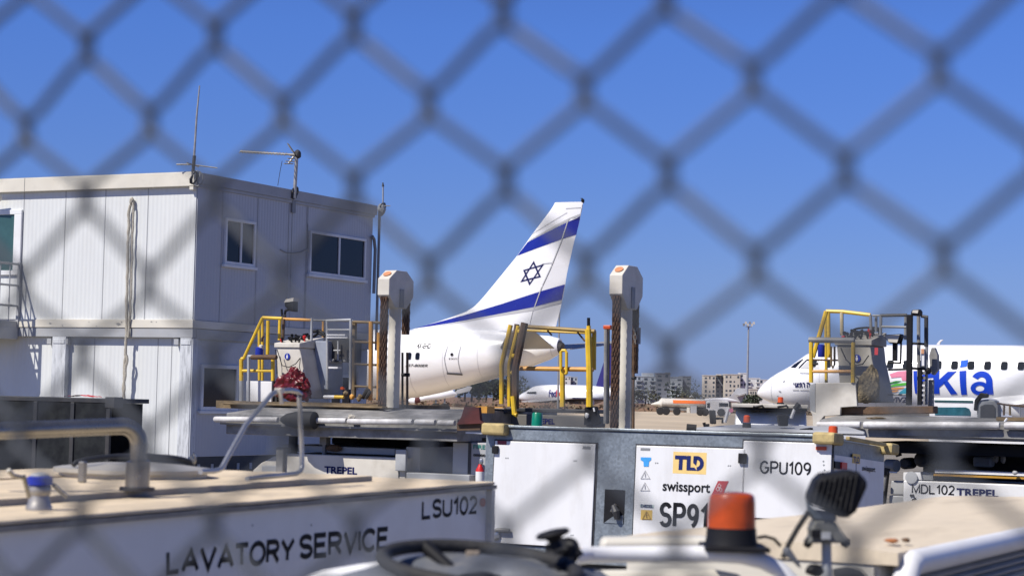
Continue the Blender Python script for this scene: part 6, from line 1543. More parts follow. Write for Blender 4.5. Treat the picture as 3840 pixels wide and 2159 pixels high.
# drain valve with blue cap
vx_, vy_ = N.atz(zK(320, 905), ZT); v0 = Vector((vx_, vy_, ZT + .0005))
val = N.part('drain_valve', MB().lathe(v0, (0, 0, 1), [(0, .034), (.010, .034), (.018, .029), (.038, .026), (.042, .029), (.060, .029), (.064, .026)], 24), M['antenna'], smooth=True)
N.part('blue_cap', MB().lathe(v0 + Vector((0, 0, .0645)), (0, 0, 1), [(0, .030), (.001, .033), (.020, .033), (.023, .029)], 24), M['blue'], val, smooth=True)
N.part('cap_lid', MB().lathe(v0 + Vector((0, 0, .088)), (0, 0, 1), [(0, .025), (.005, .023), (.009, .008)], 24), M['midgrey'], val, smooth=True)
mb = MB(); N.bar(mb, (zK(200, 640), zK(110, 620), zK(70, 575)), vy_ - .03, .006, 6); N.part('cam_lever', mb, M['steel'], val)
mb = MB(); N.bar(mb, (zK(240, 800), zK(215, 700), zK(195, 620)), vy_ - .035, .006, 6); N.part('cam_lever', mb, M['steel'], val)
mb = MB(); N.bar(mb, (zK(440, 700), zK(500, 760), zK(545, 795)), vy_ - .03, .006, 6); N.part('cam_lever', mb, M['steel'], val)
# bent steel loop rail at the far end
lx, ly = N.atz(zX(620, 1335), ZP + .015)
lo_ = N.atz(zX(1400, 1255), ZP + .015)
ym = ly
loop = [zX(620, 1335), zX(1400, 1262), zX(1480, 1215), zX(1508, 1130), zX(1490, 700), zX(1465, 250), zX(1455, 40), (1128, 1478), (1112, 1466), (1085, 1462), (1045, 1465), (1018, 1478), (1000, 1500), zX(600, 480), zX(330, 960), zX(240, 1130), zX(200, 1185), zX(100, 1215), zX(-120, 1225)]
mb = MB(); mb.tube([N.pt(p, ym) for p in loop], .0085, 12)
lp = N.part('loop_rail', mb, M['chrome'], smooth=True)
N.part('rail_clip', MB().tube([N.pt(zM(530, 1120), ym - .012), N.pt(zM(555, 1300), ym - .012)], .007, 8).box(N.pt(zM(530, 1140), ym)[0] - .011, N.pt(zM(530, 1140), ym)[0] + .011, ym - .013, ym + .013, N.pt(zM(520, 1175), ym)[2], N.pt(zM(520, 1115), ym)[2]), M['offwhite'], lp)
for k in range(4): N.part('wheel', MB().lathe((.3 + (k % 2) * (Lc - .7), .2 + (WY - .4) * (k // 2), .25), (0, 1, 0), [(-.08, .18), (-.07, .25), (.07, .25), (.08, .18)], 20), M['rubber'])
N.part('underframe', MB().box(Lc0 + .1, Lc - .1, .08, WY - .08, .3, .448), M['dark'])

# ================================================================== flat topped louvred cart at right
ZH = 1.40
c0 = onz(3370, 2072, ZH); c1 = onz(3840, 1976, ZH)
angH = math.atan2(c1.y - c0.y, c1.x - c0.x)
Hh = Thing('louvred_engine_cart', 'beige topped engine cart with silver louvres behind a white tube edge', 'engine cart', 3370, c0.y, angH)
Hh.move(Vector((c0.x, c0.y, 0)))
fl_ = Hh.atz((2250, 2022), ZH); fr_ = Hh.atz((3510, 1864), ZH)
wy = (fl_[1] + fr_[1]) / 2; xs0 = min(0, fl_[0]); xe_ = fr_[0] + .15
mb = MB(); nx, ny = 28, 12; vs = []
for j in range(ny + 1):
    for i in range(nx + 1):
        x = -.005 + (xe_ + .005) * i / nx; y = wy * j / ny
        z = ZH + .012 * math.sin(math.pi * j / ny) + .006 * mnoise.noise(Vector((x * 2.2, y * 2.4, 3)))
        vs.append((x, y, z))
fs = [(j * (nx + 1) + i, j * (nx + 1) + i + 1, (j + 1) * (nx + 1) + i + 1, (j + 1) * (nx + 1) + i) for j in range(ny) for i in range(nx)]
o_ = len(vs); vs += [(v[0], v[1], ZH - .03) for v in vs]
fs += [tuple(o_ + k for k in f[::-1]) for f in fs]
for i in range(nx):
    fs += [(i, o_ + i, o_ + i + 1, i + 1), (ny * (nx + 1) + i + 1, o_ + ny * (nx + 1) + i + 1, o_ + ny * (nx + 1) + i, ny * (nx + 1) + i)]
for j in range(ny):
    a, b = j * (nx + 1), (j + 1) * (nx + 1); fs += [(b, o_ + b, o_ + a, a), (a + nx, o_ + a + nx, o_ + b + nx, b + nx)]
Hh.part('top_cover', MB().add(vs, fs), mat('sandy_cover', (.72, .61, .45), .75, var=.16, scale=2.2, dirt=(.36, .30, .22), dirt_amt=.75, dirt_scale=2.2, stretch=(.6, 2.2, 1), bump=.12, bscale=14), smooth=True)
Hh.part('housing', MB().box(.012, xe_ - .02, .05, wy - .01, .35, ZH - .031), M['offwhite'], bevel=.008)
fr_r = .032
mb = MB().tube([(.02, -.01, .6), (.02, -.01, ZH - .1), (.028, -.01, ZH - .06), (.05, -.01, ZH - .035), (.09, -.01, ZH - .028), (xe_, -.01, ZH - .028)], fr_r, 12)
Hh.part('tube_edge', mb, M['white'], smooth=True)
mb = MB(); k = 0; z = ZH - .064
lv = Hh.part('grille', MB().box(.06, xe_ - .03, .03, .046, .5, ZH - .06), M['dark'])
mb = MB()
while z > .75:
    mb.add([(.065, -.012, z - .012), (xe_ - .05, -.012, z - .012), (xe_ - .05, .018, z), (.065, .018, z), (.065, -.010, z - .0145), (xe_ - .05, -.010, z - .0145), (xe_ - .05, .020, z - .003), (.065, .020, z - .003)],
           [(0, 1, 2, 3), (7, 6, 5, 4), (0, 4, 5, 1), (2, 6, 7, 3), (0, 3, 7, 4), (1, 5, 6, 2)]); z -= .019
Hh.part('louvre_slats', mb, mat('silver_louvre', (.66, .64, .60), .45, metal=.25, var=.2, scale=5, dirt=(.25, .22, .18), dirt_amt=.4), lv)
x_, y_ = Hh.atz(zV(1250, 1055), ZH + .012); Hh.part('rusty_latch', MB().blob((x_, y_, ZH + .018), .026, .016, .006, .4, 3, 4, 2), mat('orange_rust', (.40, .15, .05), .8, var=.5, scale=30))
Hh.part('rusty_latch', MB().blob((x_ + .05, y_ - .02, ZH + .018), .014, .012, .006, .4, 3, 6, 2), M['rust'])
Hh.part('end_panel', MB().box(.0, .0115, .06, wy - .02, .4, ZH - .033), M['cream'])
for k in range(4): Hh.part('wheel', MB().lathe((.35 + (k % 2) * (xe_ - .8), .14 + (wy - .28) * (k // 2), .25), (0, 1, 0), [(-.07, .18), (-.06, .25), (.06, .25), (.07, .18)], 20), M['rubber'])

# ================================================================== tow tractor in front: steering wheel, tube guard, beacon, work lamp
DT = 4.3
X_ = Thing('tow_tractor', 'near tow tractor with black steering wheel, orange beacon and a dark work lamp', 'tractor', 2000, DT, 0)
kpx = DT / F
rt = 31 * kpx
tubep = [(2140, 2090, -.12), (2200, 2079, -.03), (2300, 2077), (2500, 2076), (2680, 2076), (2780, 2082), (2860, 2102), (2925, 2135), (2975, 2185), (3010, 2260), (3030, 2400)]
mb = MB(); X_.bar(mb, tubep, 0, rt, 14); X_.part('tube_guard', mb, M['white'], smooth=True)
mb = MB(); X_.outline(mb, ((2260, 2020), (2660, 2016), (2700, 2060), (2250, 2068)), .32, .42)
X_.part('body_ledge', mb, M['cream'], bevel=.01)
mb = MB(); X_.outline(mb, ((2160, 2140), (2680, 2136), (2790, 2158), (2800, 2420), (2160, 2420)), .06, .10); X_.part('body_panel', mb, M['cream'], bevel=.012)
# beacon
x, z = X_.at((2742, 2048), .03); bw = 93 * kpx
pl_ = X_.part('beacon_plate', MB().box(x - .063, x + .075, -.05, .11, z - .006, z + .004), M['black'], bevel=.003)
bb = X_.part('beacon_base', MB().lathe((x, .03, z + .0045), (0, 0, 1), [(0, bw * 1.09), (.012, bw * 1.03), (.036, bw * 1.0), (.038, bw * .9)], 28), M['black'], smooth=True)
zl_ = X_.at((2742, 1986), .03)[1]; ztop_ = X_.at((2742, 1848), .03)[1]; hh_ = ztop_ - zl_
pr = [(0, bw * .97)]
for i in range(1, 19):                                # fine ribs round the lens
    f = i / 19 * .84; pr.append((hh_ * f, bw * (.97 - .05 * f) + (.0006 if i % 2 else -.0004)))
pr += [(hh_ * .86, bw * .92), (hh_ * .93, bw * .885), (hh_ * .98, bw * .80), (hh_, bw * .66)]
lm = mat('translucent_orange_lens', (.85, .12, .015), .3, var=.12, scale=14)
lm.node_tree.nodes['Principled BSDF'].inputs['Transmission Weight'].default_value = .45
lens = X_.part('beacon_lens', MB().lathe((x, .03, zl_ + .001), (0, 0, 1), pr, 36), lm, bb, smooth=True)
X_.part('lamp_core', MB().lathe((x, .03, zl_ + .0015), (0, 0, 1), [(0, bw * .6), (hh_ * .2, bw * .55), (hh_ * .22, bw * .2), (hh_ * .6, bw * .2), (hh_ * .62, bw * .05)], 20), M['steel'], bb)
# work lamp on a pole
mb = MB(); X_.bar(mb, (zV(470, 1045), zV(478, 1700)), .05, 60 / 3.1556 * kpx, 14); pole = X_.part('lamp_pole', mb, M['galv_pole'], smooth=True)
x, z = X_.at(zV(660, 470), .05)
def rot_box(pts, y0, y1): 
    mb = MB(); X_.outline(mb, pts, y0, y1); return mb
lh = X_.part('work_lamp', rot_box([zV(*p) for p in ((350, 320), (420, 250), (740, 190), (860, 215), (985, 345), (830, 690), (740, 755), (620, 755), (560, 700), (300, 600), (265, 540))], .0, .085), M['black'], bevel=.012)
rnd = random.Random(5)
for i in range(8):
    f = i / 7
    X_.part('cooling_fin', rot_box([zV(*p) for p in ((400 + f * 430, 300 - f * 60), (411 + f * 430, 297 - f * 60), (326 + f * 430, 600 + f * 75), (315 + f * 430, 600 + f * 75))], -.007, -.0005), M['rubber'], lh)
for p in ((755, 300), (690, 430), (640, 540), (765, 600), (560, 330), (500, 460)):
    X_.part('bolt', MB().blob(X_.pt(zV(*p), -.004), .0035, .003, .0035, .1, 1, 1, 1), M['rubber'], lh)
for p in ((400, 250), (440, 240)):
    X_.part('lamp_lug', rot_box([zV(p[0], p[1] - 25), zV(p[0] + 20, p[1]), zV(p[0] + 10, p[1] + 40), zV(p[0] - 15, p[1] + 30)], .02, .05), M['black'], lh)
X_.part('lamp_yoke', rot_box([zV(*p) for p in ((260, 560), (330, 660), (600, 690), (600, 800), (330, 800), (270, 700))], .02, .07), mat('dusty_blue_grey_metal', (.13, .16, .19), .5, metal=.3, var=.3, scale=20), bevel=.006)
X_.part('lamp_bracket', rot_box([zV(*p) for p in ((330, 800), (590, 800), (640, 900), (720, 1020), (690, 1060), (240, 1060), (300, 980), (290, 900))], .015, .08), mat('dirty_grey_metal', (.20, .20, .18), .6, metal=.3, var=.5, scale=30), bevel=.005)
X_.part('bracket_block', rot_box([zV(*p) for p in ((295, 900), (400, 900), (400, 990), (295, 990))], .005, .014), M['black'])
X_.part('bracket_block', rot_box([zV(*p) for p in ((410, 930), (520, 930), (520, 1010), (410, 1010))], .005, .014), M['midgrey'])
for p in ((255, 1055), (690, 1050)): X_.part('bolt', MB().blob(X_.pt(zV(*p), .03), .011, .011, .012, .2, 2, 2, 1), M['black'])
mb = MB(); X_.bar(mb, (zV(255, 690), zV(130, 880), zV(20, 1075), (2952, 2060), (2935, 2090)), .03, .006, 8); X_.part('lamp_cable', mb, M['rubber'])
mb = MB(); X_.bar(mb, (zJ(500, 965), zJ(560, 955), zJ(630, 975), zJ(680, 1030)), .08, .004, 6); X_.part('lamp_cable', mb, M['rubber'])
X_.part('cable_gland', rot_box([zV(*p) for p in ((-20, 1130), (40, 1110), (150, 1280), (180, 1370), (60, 1260), (-20, 1200))], .0, .04), M['dash'], bevel=.006)
X_.part('lever_knob', MB().blob(X_.pt(zV(330, 1375), -.03), .02, .015, .014, .3, 2, 2, 2), M['black'])
mb = MB(); X_.bar(mb, (zV(560, 1430), zV(700, 1405), zV(850, 1440), zV(900, 1500)), -.05, .014, 10); X_.part('hose', mb, M['rubber'])
# steering wheel and dashboard, a little nearer
DS = 3.75; yS = DS - DT
cS = Vector(X_.pt((1800, 2118), yS)); rS = 365 * DS / F
tl_ = R(6)
e1 = Vector((math.cos(R(4)), 0, -math.sin(R(4)) * 1)); nrm = Vector((0, -math.sin(tl_), math.cos(tl_)))
e2 = nrm.cross(e1).normalized()
ring = [cS + (e1 * math.cos(2 * math.pi * i / 48) + e2 * math.sin(2 * math.pi * i / 48)) * rS for i in range(48)]
wheel = X_.part('steering_wheel', MB().tube(ring, .0135, 12, closed=True), M['rubber'], smooth=True)
hub = cS - nrm * .05
for t in (128, 22, 268):
    d_ = e1 * math.cos(R(t)) + e2 * math.sin(R(t))
    X_.part('spoke', MB().tube([cS + d_ * rS * .98, cS + d_ * rS * .6 - nrm * .022, hub + d_ * .03], [.014, .013, .016], 10), M['black'], wheel, smooth=True)
X_.part('wheel_hub', MB().lathe(hub - nrm * .02, nrm, [(0, .05), (.035, .055), (.05, .04), (.055, .01)], 24), M['black'], wheel, smooth=True)
kb = Vector(X_.pt(zU(1975, 290), yS + .04)); kt = Vector(X_.pt(zU(1945, 160), yS + .04))
kax = (kt - kb).normalized()
kn = X_.part('spinner_knob', MB().lathe(kb, kax, [(0, .013), ((kt - kb).length * .55, .011), ((kt - kb).length * .8, .016), ((kt - kb).length * .95, .030), ((kt - kb).length * 1.15, .034), ((kt - kb).length * 1.4, .028), ((kt - kb).length * 1.5, .01)], 24), M['black'], wheel, smooth=True)
X_.part('column_cover', MB().blob(X_.pt((2110, 2072), yS + .16), .035, .03, .03, .4, 2, 8, 3), M['black'])
X_.part('dashboard', MB().blob((cS.x + .02, yS + .14, cS.z - .085), .27, .16, .10, .22, 1.6, 5, 4), M['dash'], smooth=True)
X_.part('dash_bezel', MB().blob((cS.x + .06, yS + .02, cS.z - .085), .12, .07, .045, .2, 2, 3, 3), M['dark'], smooth=True)
x, z = X_.at(zU(1100, 370), yS + .14); X_.part('dash_switch', MB().box(x - .014, x + .014, yS + .12, yS + .15, z - .012, z + .01), mat('dusty_brown_switch', (.26, .21, .16), .7, var=.5, scale=60), bevel=.003)
mb = MB(); X_.bar(mb, (zL(500, 1560), zL(900, 1420), zL(1200, 1370), zL(1560, 1330), zL(1640, 1330), zL(1700, 1365), zL(1735, 1440), zL(1740, 1560)), yS + .25, 28 * DS / F, 14); X_.part('tube_guard', mb, M['white'], smooth=True)
X_.part('body', MB().box(-.55, .55, -.5, .05, .35, .9), M['cream'], bevel=.03)
for k in range(4): X_.part('wheel', MB().lathe((-.5 + (k % 2) * 1.0, -.4 + .5 * (k // 2), .24), (1, 0, 0), [(-.09, .17), (-.08, .24), (.08, .24), (.09, .17)], 20), M['rubber'])
mb = MB().tube([(cS.x, yS + .1, .85), (cS.x, yS + .03, cS.z - .12), hub], .03, 12); X_.part('steering_column', mb, M['black'])
mb = MB().box(x - .2, x + .7, .04, .07, .85, X_.at((2000, 2420), .06)[1]); X_.part('bulkhead', mb, M['cream'])
mb = MB(); mb.tube([X_.pt((3030, 2400), 0), (X_.at((3030, 2400))[0], 0, .85)], rt, 12).tube([X_.pt(zV(478, 1700), .05), (X_.at(zV(478, 1700), .05)[0], .05, .85)], 60 / 3.1556 * kpx, 12); X_.part('tube_leg', mb, M['white'])

# ================================================================== chain link fence in front of the camera
fp = Vector((-.22202, .10670, .90905)); fa = Vector((.03122347, .00061209, -.01580254)); fb = Vector((.00029172, -.03466916, -.00307278))
def cw(v): return EYE + RGT * v.x + UP * v.y + fwd * v.z
O_, A_, B_ = cw(fp), cw(fp + fa) - cw(fp), cw(fp + fb) - cw(fp)
nn = A_.cross(B_).normalized()
if nn.dot(fwd) > 0: nn = -nn
Fe = bpy.data.objects.new('chain_link_fence', None); COL.objects.link(Fe)
ground0 = Vector((O_.x, O_.y, 0)); Fe.location = ground0
Fe['label'] = 'blurred grey chain link fence filling the whole view in front'; Fe['category'] = 'fence'
mb = MB(); rw = .0023
J0, J1 = -8, 44
for i0 in range(-17, 31, 2):
    for fam in (1, -1):                               # every wire zigzags between two columns of knots and hooks both neighbours
        pts = []
        for j in range(J0, J1 + 1):
            ii = i0 + (fam if j % 2 else 0); hv = mnoise.noise_vector(Vector((ii * 7.31, j * 5.17, 2.5)))
            k = O_ + A_ * (ii + .035 * hv.x) + B_ * (j + .05 * hv.y) - ground0
            out = -fam if j % 2 == 0 else fam
            e = A_.normalized() * (-.0022 * out)
            dz = nn * (.0021 * (1 if fam > 0 else -1))
            pts += [k - B_ * .24 + e * 2.6 + dz, k - B_ * .14 - e * .1 + dz, k - e * .6, k + B_ * .14 - e * .1 - dz, k + B_ * .24 + e * 2.6 - dz]
        mb.tube(pts, rw, 6)
link_mesh('wire_mesh', mb, M['galv_wire'], Fe, smooth=True)
# posts and top rail well outside the frame
for ii in (-13, 27):
    b = O_ + A_ * ii - ground0; mb = MB().tube([Vector((b.x, b.y, 0)), Vector((b.x, b.y, 2.1))], .03, 12); link_mesh('post', mb, M['galv_pole'], Fe, smooth=True)
# ================================================================== things across the apron
# fuel tanker
Tk = Thing('tanker_truck', 'white tanker truck with an orange stripe along its tank', 'truck', 2560, 256, 0)
def tk(p, y=0): return Tk.at(zQ(*p), y)
x0, z0 = tk((365, 800)); x1 = tk((1232, 800))[0]; zt_ = tk((700, 715))[1]; zb_ = tk((700, 905))[1]; zc = (zt_ + zb_) / 2; rz = (zt_ - zb_) / 2
mb = MB(); vs = []; n = 24; xs_ = [x0 - 1.0, x0 - .6, x0, x0 + .3, x1 - .3, x1]; sc = [.12, .3, .55, 1, 1, .95]
vs = [(x, 1.2 + 1.2 * s_ * math.cos(2 * math.pi * j / n), zc - (1 - s_) * .2 + rz * s_ * math.sin(2 * math.pi * j / n)) for x, s_ in zip(xs_, sc) for j in range(n)]
fs = [(i * n + j, i * n + (j + 1) % n, (i + 1) * n + (j + 1) % n, (i + 1) * n + j) for i in range(5) for j in range(n)] + [tuple(range(n - 1, -1, -1)), tuple(range(5 * n, 6 * n))]
tank = Tk.part('tank', MB().add(vs, fs), M['offwhite'], smooth=True)
a = tk((620, 745)); b = tk((1228, 818)); 
mb = MB(); m_ = 8
for j in range(m_):
    za = a[1] + (b[1] - a[1]) * j / m_; zb2 = a[1] + (b[1] - a[1]) * (j + 1) / m_
    def yy(z): q = max(0, 1 - ((z - zc) / rz) ** 2); return 1.2 - 1.2 * math.sqrt(q) - .02
    mb.poly([(a[0], yy(zb2), zb2), (b[0], yy(zb2), zb2), (b[0], yy(za), za), (a[0], yy(za), za)])
Tk.part('stripe', mb, M['tank_orange'], tank)
mb = MB().box(x0 + .3, x1 - .1, .2, 2.2, zb_ - .25, zb_ + .05); Tk.part('chassis', mb, M['grime'])
a = tk((945, 850)); b = tk((1060, 990)); Tk.part('pump_cabinet', MB().box(a[0], b[0], -.05, .2, b[1], a[1]), M['midgrey'])
a = tk((880, 880)); b = tk((930, 985)); Tk.part('hose_box', MB().box(a[0], b[0], -.05, .2, b[1], a[1]), M['cream'])
for p in ((380, 975), (490, 975), (690, 975), (1130, 980), (1220, 980)):
    c = tk(p); Tk.part('wheel', MB().lathe((c[0], .1, .5), (0, 1, 0), [(-.15, .35), (-.12, .5), (.12, .5), (.15, .35)], 18), M['rubber'])
cab = [tk(p) for p in ((1250, 1000), (1240, 780), (1300, 758), (1640, 755), (1690, 820), (1700, 1010), (1640, 1060))]
cb_ = Tk.part('cab', MB().prism(cab, .05, 2.3), M['white'], bevel=.06)
a = tk((1260, 800)); b = tk((1310, 890)); Tk.part('side_window', MB().box(a[0], b[0], .03, .048, b[1], a[1]), M['glass'], cb_)
a = tk((1480, 800)); b = tk((1650, 870)); Tk.part('side_window', MB().box(a[0], b[0], .03, .048, b[1], a[1]), M['glass'], cb_)
c = tk((1680, 830)); Tk.part('mirror', MB().box(c[0] - .12, c[0] + .12, -.25, -.02, c[1] - .35, c[1] + .35), M['black'], cb_)
c = tk((1520, 990)); Tk.part('wheel', MB().lathe((c[0], .1, .5), (0, 1, 0), [(-.15, .35), (-.12, .5), (.12, .5), (.15, .35)], 18), M['rubber'])
mb = MB(); Tk.bar(mb, (zQ(640, 705), zQ(940, 708), zQ(1000, 715)), 1.2, .05, 6); Tk.part('top_rail', mb, M['rust'])
mb = MB(); Tk.bar(mb, (zQ(930, 690), zQ(970, 660), zQ(1000, 690)), 1.2, .06, 6); Tk.part('top_hatch', mb, M['midgrey'])
# silver water cart with white lid
Wc = Thing('water_cart', 'silver tank cart with a white lid and black clips beyond the power unit', 'cart', 2850, 34, R(-8))
a = Wc.at(zQ(1700, 820)); xr_ = Wc.at(zI(560, 1000))[0]; zl0 = Wc.at(zQ(1900, 880))[1]; zl1 = Wc.at(zQ(1900, 808))[1]
Wc.part('lid', MB().box(a[0] + .02, xr_, -.05, 1.1, zl0, zl1), M['offwhite'], bevel=.015)
Wc.part('lid_seal', MB().box(a[0] + .04, xr_ - .02, -.02, 1.08, zl0 - .045, zl0 - .003), M['black'])
Wc.part('tank', MB().lathe((a[0] + .06, .5, zl0 - .44), (1, 0, 0), [(0, .2), (.02, .40), (.06, .42), (xr_ - a[0] - .14, .42), (xr_ - a[0] - .1, .40), (xr_ - a[0] - .08, .2)], 32), mat('bright_tank_sheet', (.80, .81, .83), .35, metal=.15, var=.1, scale=6), smooth=True)
for p in ((zH(1380, 985), zH(1400, 990), zH(1470, 975), zH(1485, 1000)), (zH(1620, 990), zH(1640, 985), zH(1710, 975), zH(1725, 1000))):
    mb = MB(); Wc.bar(mb, p, -.09, .022, 6); Wc.part('lid_clip', mb, M['black'])
x, z = Wc.at(zH(1650, 955), .3); bb_ = Wc.part('beacon', MB().lathe((x, .3, zl1 + .03), (0, 0, 1), [(0, .05), (.085, .046), (.095, .03)], 16), M['lamp_orange'], smooth=True); Wc.part('beacon_base', MB().lathe((x, .3, zl1 + .001), (0, 0, 1), [(0, .065), (.028, .06)], 16), M['black'])
mb = MB(); Wc.bar(mb, (zQ(1590, 1165), zQ(1660, 900)), -.12, .028, 8); Wc.part('leg', mb, M['white'])
mb = MB(); Wc.bar(mb, (zH(1755, 1100), zH(1790, 1010)), -.12, .028, 8); Wc.part('leg', mb, M['white'])
mb = MB(); Wc.bar(mb, (zH(1790, 1010), zH(1835, 955)), -.12, .045, 8); Wc.part('black_grip', mb, M['rubber'])
c = Wc.at(zQ(1710, 940), -.14); Wc.part('round_sign', MB().disc(c, .034, -.15, -.13, 20), M['pink'])
for k in range(4): Wc.part('wheel', MB().lathe((a[0] + .3 + (k % 2) * .8, .1 + .8 * (k // 2), .3), (0, 1, 0), [(-.08, .2), (-.07, .3), (.07, .3), (.08, .2)], 18), M['rubber'])
Wc.part('chassis', MB().box(a[0] + .1, xr_ - .1, .1, 1.0, .3, zl0 - .87), M['dark'])
# white van behind the right loader
Vn = Thing('white_van', 'white van with teal windows behind the right loader', 'van', 3600, 40, R(-27))
rz0 = Vn.at(zP(600, 868))[1]
prof = [Vn.at(zP(*p)) for p in ((300, 1300), (300, 880), (330, 868), (880, 868), (960, 900), (1010, 1060), (1150, 1120), (1180, 1300))]
vb = Vn.part('body', MB().prism(prof, 0, 1.9), M['white'], bevel=.05)
a = Vn.at(zP(380, 900)); b = Vn.at(zP(900, 940)); Vn.part('roof_window', MB().box(a[0], b[0], -.012, -.001, b[1], a[1]), M['glass_teal'], vb)
Vn.part('side_window', MB().prism([Vn.at(zP(*p)) for p in ((385, 1105), (385, 1000), (800, 1000), (850, 1020), (870, 1060), (870, 1115))], -.012, -.001), mat('blue_teal_glass', (.03, .13, .17), .1, var=.6, scale=3), vb)
Vn.part('lower_body', MB().box(prof[0][0], prof[-1][0] + .6, .02, 1.88, .35, prof[0][1] - .005), M['white'])
for k in range(4): Vn.part('wheel', MB().lathe((prof[0][0] + .5 + (k % 2) * 2.0, .1 + 1.7 * (k // 2), .33), (0, 1, 0), [(-.1, .24), (-.09, .33), (.09, .33), (.1, .24)], 18), M['rubber'])
# apron light mast
Ms = Thing('light_mast', 'tall floodlight mast rising beside the cream apartment block', 'light mast', 2802, 600, 0)
c0 = Ms.at(zH(1318, 950)); c1 = Ms.at(zH(1335, 195))
pm_ = Ms.part('pole', MB().tube([(c0[0], 0, 0), (c1[0], 0, c1[1])], [.42, .24], 12), M['galv_pole'], smooth=True)
mb = MB().box(c1[0] - .8, c1[0] + .8, -.6, .6, c1[1] - .15, c1[1] + .1); hd_ = Ms.part('lamp_platform', mb, M['galv_pole'])
for k in range(6):
    x = c1[0] - 1.5 + k * .6; hz = c1[1] + .12 + .55 * (k % 2); Ms.part('floodlight', MB().box(x - .28, x + .28, -.9, -.3, hz, hz + .75), M['offwhite'] if k % 3 else M['grey'], hd_)
# second thin pole seen beside the rail cage
Pl = Thing('thin_pole', 'thin dark pole rising behind the airliner tail', 'pole', 2105, 300, 0)
c0 = Pl.at(zN(988, 830)); c1 = Pl.at(zE(1805, 1030)); Pl.part('pole', MB().tube([(c0[0], 0, 0), (c1[0], 0, c1[1])], [.16, .10], 8), M['grey'])

# apartment blocks on the skyline
def block(px0, py0, px1, depth, wall, name_label, floors, bays, deep=14, zf_=None, extras=(), balcony=False):
    T = Thing('apartment_building', name_label, 'building', (px0 + px1) / 2, depth, 0, 'apartment blocks on the skyline')
    x0, zt_ = T.at((px0, py0)); x1 = T.at((px1, py0))[0]
    T.part('walls', MB().box(x0, x1, 0, deep, 0, zt_), wall)
    T.part('parapet', MB().box(x0 - .2, x1 + .2, -.2, deep, zt_ + .01, zt_ + .5), wall)
    fh = 3.1; w = (x1 - x0) / bays; rnd = random.Random(int(px0))
    for f in range(floors):
        zz = zt_ - 2.3 - f * fh
        if zz < 1: break
        for b in range(bays):
            if rnd.random() < .12: continue
            ww = w * rnd.choice((.35, .5, .65)); xc = x0 + w * (b + .5)
            T.part('window', MB().box(xc - ww / 2, xc + ww / 2, -.06, -.01, zz, zz + rnd.choice((1.2, 1.5, 1.9))), M['apt_glass'])
            if balcony and b % 2 == 0: T.part('balcony', MB().box(x0 + w * b + .15, x0 + w * (b + 1) - .15, -1.4, -.061, zz - .8, zz + .05), wall)
    for (ex0, ey, ex1) in extras:
        a = T.at((ex0, ey), 1); b = T.at((ex1, ey), 1); T.part('roof_hut', MB().box(a[0], b[0], 1, 6, zt_ + .5, a[1]), wall)
    return T
block(2385, 1412, 2460, 1400, M['apt_pale'], 'pale grey apartment block with wide balconies at the left of the skyline', 7, 3, extras=((2408, 1398, 2452),), balcony=True)
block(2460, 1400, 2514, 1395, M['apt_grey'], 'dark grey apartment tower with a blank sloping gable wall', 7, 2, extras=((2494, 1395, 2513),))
block(2514, 1414, 2560, 1420, M['apt_pale'], 'low pale apartment block between the dark tower and the dark block', 6, 2, balcony=True)
block(2552, 1412, 2592, 1430, M['apt_grey'], 'dark grey apartment block at the right end of the left group', 6, 2)  # same dark grey render as the tower
block(2640, 1408, 2684, 1380, M['apt_cream'], 'cream apartment block standing directly above the tanker truck', 7, 3, extras=((2688, 1402, 2706),))
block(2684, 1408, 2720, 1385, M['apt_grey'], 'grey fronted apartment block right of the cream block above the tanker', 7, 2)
block(2718, 1404, 2776, 1375, M['apt_cream'], 'wide cream apartment block with small windows left of the mast', 7, 4)
block(2776, 1400, 2800, 1378, M['apt_white'], 'tall white apartment block directly left of the light mast', 7, 2)
block(2802, 1418, 2850, 1450, M['apt_white'], 'white stepped apartment block right of the light mast', 6, 3, balcony=True)
block(2846, 1424, 2900, 1500, M['apt_white'], 'pale apartment block half hidden behind the airliner nose', 5, 3)
block(2118, 1412, 2140, 1600, M['apt_white'], 'small white tower above the cargo jet', 6, 2)
block(2140, 1414, 2166, 1610, M['apt_pale'], 'small grey balconied tower above the cargo jet', 6, 2, balcony=True)
block(2812, 1460, 2846, 1100, M['apt_cream'], 'low cream apartment block with arches beside the airliner nose', 5, 4)
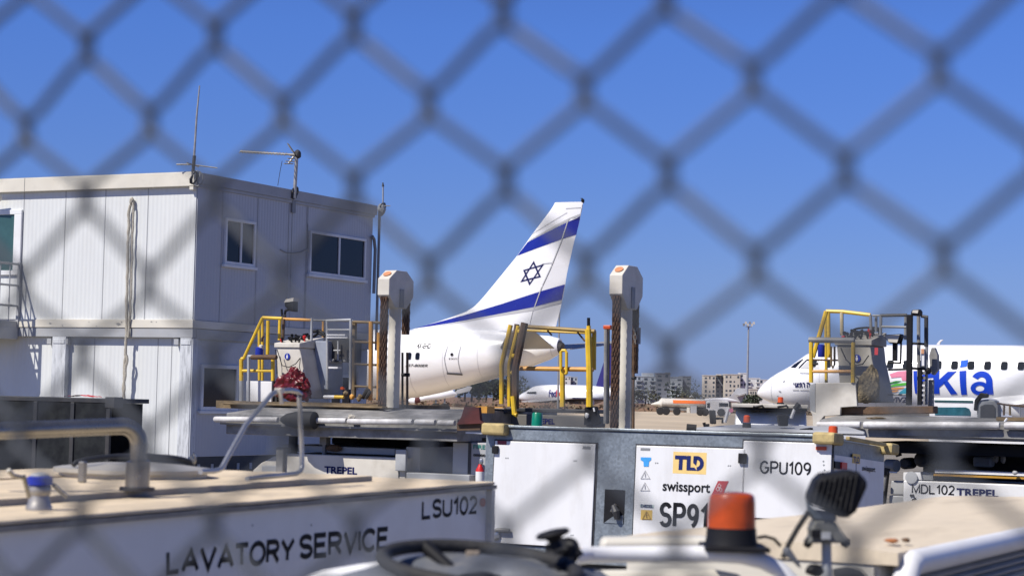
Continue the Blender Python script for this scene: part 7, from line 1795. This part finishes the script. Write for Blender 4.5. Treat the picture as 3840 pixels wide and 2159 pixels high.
# trees beyond the apron
def tree(px, depth, h, w, m, label, seed):
    T = Thing('tree', label, 'tree', px, depth, 0, 'trees beyond the apron')
    rnd = random.Random(seed)
    T.part('trunk', MB().tube([(0, 0, 0), (.15, .1, h * .35), (.05, 0, h * .6)], [.3, .22, .12], 7).tube([(.1, .05, h * .3), (.8, .2, h * .55)], [.14, .06], 5).tube([(.1, .05, h * .33), (-.7, -.2, h * .6)], [.14, .05], 5), M['bark'])
    mb = MB()
    cl = [(rnd.uniform(-.36, .36) * w, rnd.uniform(-.3, .3) * w, h * rnd.uniform(.30, .92), rnd.uniform(.12, .22) * w) for _ in range(13)]
    for cx_, cy_, cz_, cr_ in cl:
        for _ in range(42):
            th, ph = rnd.uniform(0, 6.283), math.acos(rnd.uniform(-1, 1)); rr_ = cr_ * rnd.uniform(.6, 1.15)
            p = Vector((cx_ + rr_ * math.sin(ph) * math.cos(th), cy_ + rr_ * math.sin(ph) * math.sin(th), cz_ + rr_ * .8 * math.cos(ph)))
            a = Vector((rnd.uniform(-1, 1), rnd.uniform(-1, 1), rnd.uniform(-1, 1))).normalized(); b = a.cross(Vector((rnd.uniform(-1, 1), rnd.uniform(-1, 1), rnd.uniform(-1, 1)))).normalized()
            s_ = rnd.uniform(.25, .5); mb.poly([p - a * s_, p - b * s_ * .6, p + a * s_, p + b * s_ * .6])
    T.part('crown', mb, m)
tl3 = [(1742, 6.5, 8, 'dark rounded tree at the left end of the row under the airliner'), (1768, 8.5, 9, 'tallest dark tree in the row under the airliner tail'), (1795, 6.5, 8, 'dark spreading tree right of the tallest one under the airliner'),
       (1822, 6.0, 9, 'broad olive tree in the middle of the row'), (1850, 6.2, 8, 'dark tree just left of the bent yellow rail'), (1880, 6.0, 8, 'dark tree behind the bent yellow rail'), (1908, 6.0, 8, 'low dark tree left of the brown bent post'), (1950, 6.8, 9, 'dark tree above the white cargo jet nose')]
for k, (px, h, w_, lb) in enumerate(tl3): tree(px, 520 + (k * 37) % 60, h * 1.12, w_, M['leaf'] if k != 3 else M['leaf2'], lb, k + 1)
tree(2420, 700, 6, 12, M['leaf2'], 'low olive tree before the pale grey apartments', 31); tree(2560, 760, 9, 14, M['leaf'], 'dark tree between the dark block and the tanker', 32)
tree(2600, 740, 5, 10, M['leaf2'], 'dry low tree right of the dark apartment block', 33); tree(2815, 560, 4, 8, M['leaf'], 'small dark tree by the foot of the light mast', 34)
# dry scrub on the soil bank
mb = MB(); rnd = random.Random(3)
for _ in range(9000):
    x, y = rnd.uniform(-60, 130), rnd.uniform(333, 372); z = rnd.uniform(.05, .9) * (1.3 if rnd.random() < .2 else .7)
    a = Vector((rnd.uniform(-1, 1), rnd.uniform(-1, 1), rnd.uniform(-.6, 1))).normalized() * rnd.uniform(.15, .5); b = a.cross(Vector((rnd.uniform(-1, 1), rnd.uniform(-1, 1), rnd.uniform(-1, 1)))).normalized() * rnd.uniform(.1, .3); p = Vector((x, y, z))
    mb.poly([p - a, p - b, p + a, p + b])
structure('scrub', mb, mat('dry_scrub', (.20, .15, .09), .9, var=.6, scale=.8), 'stuff')
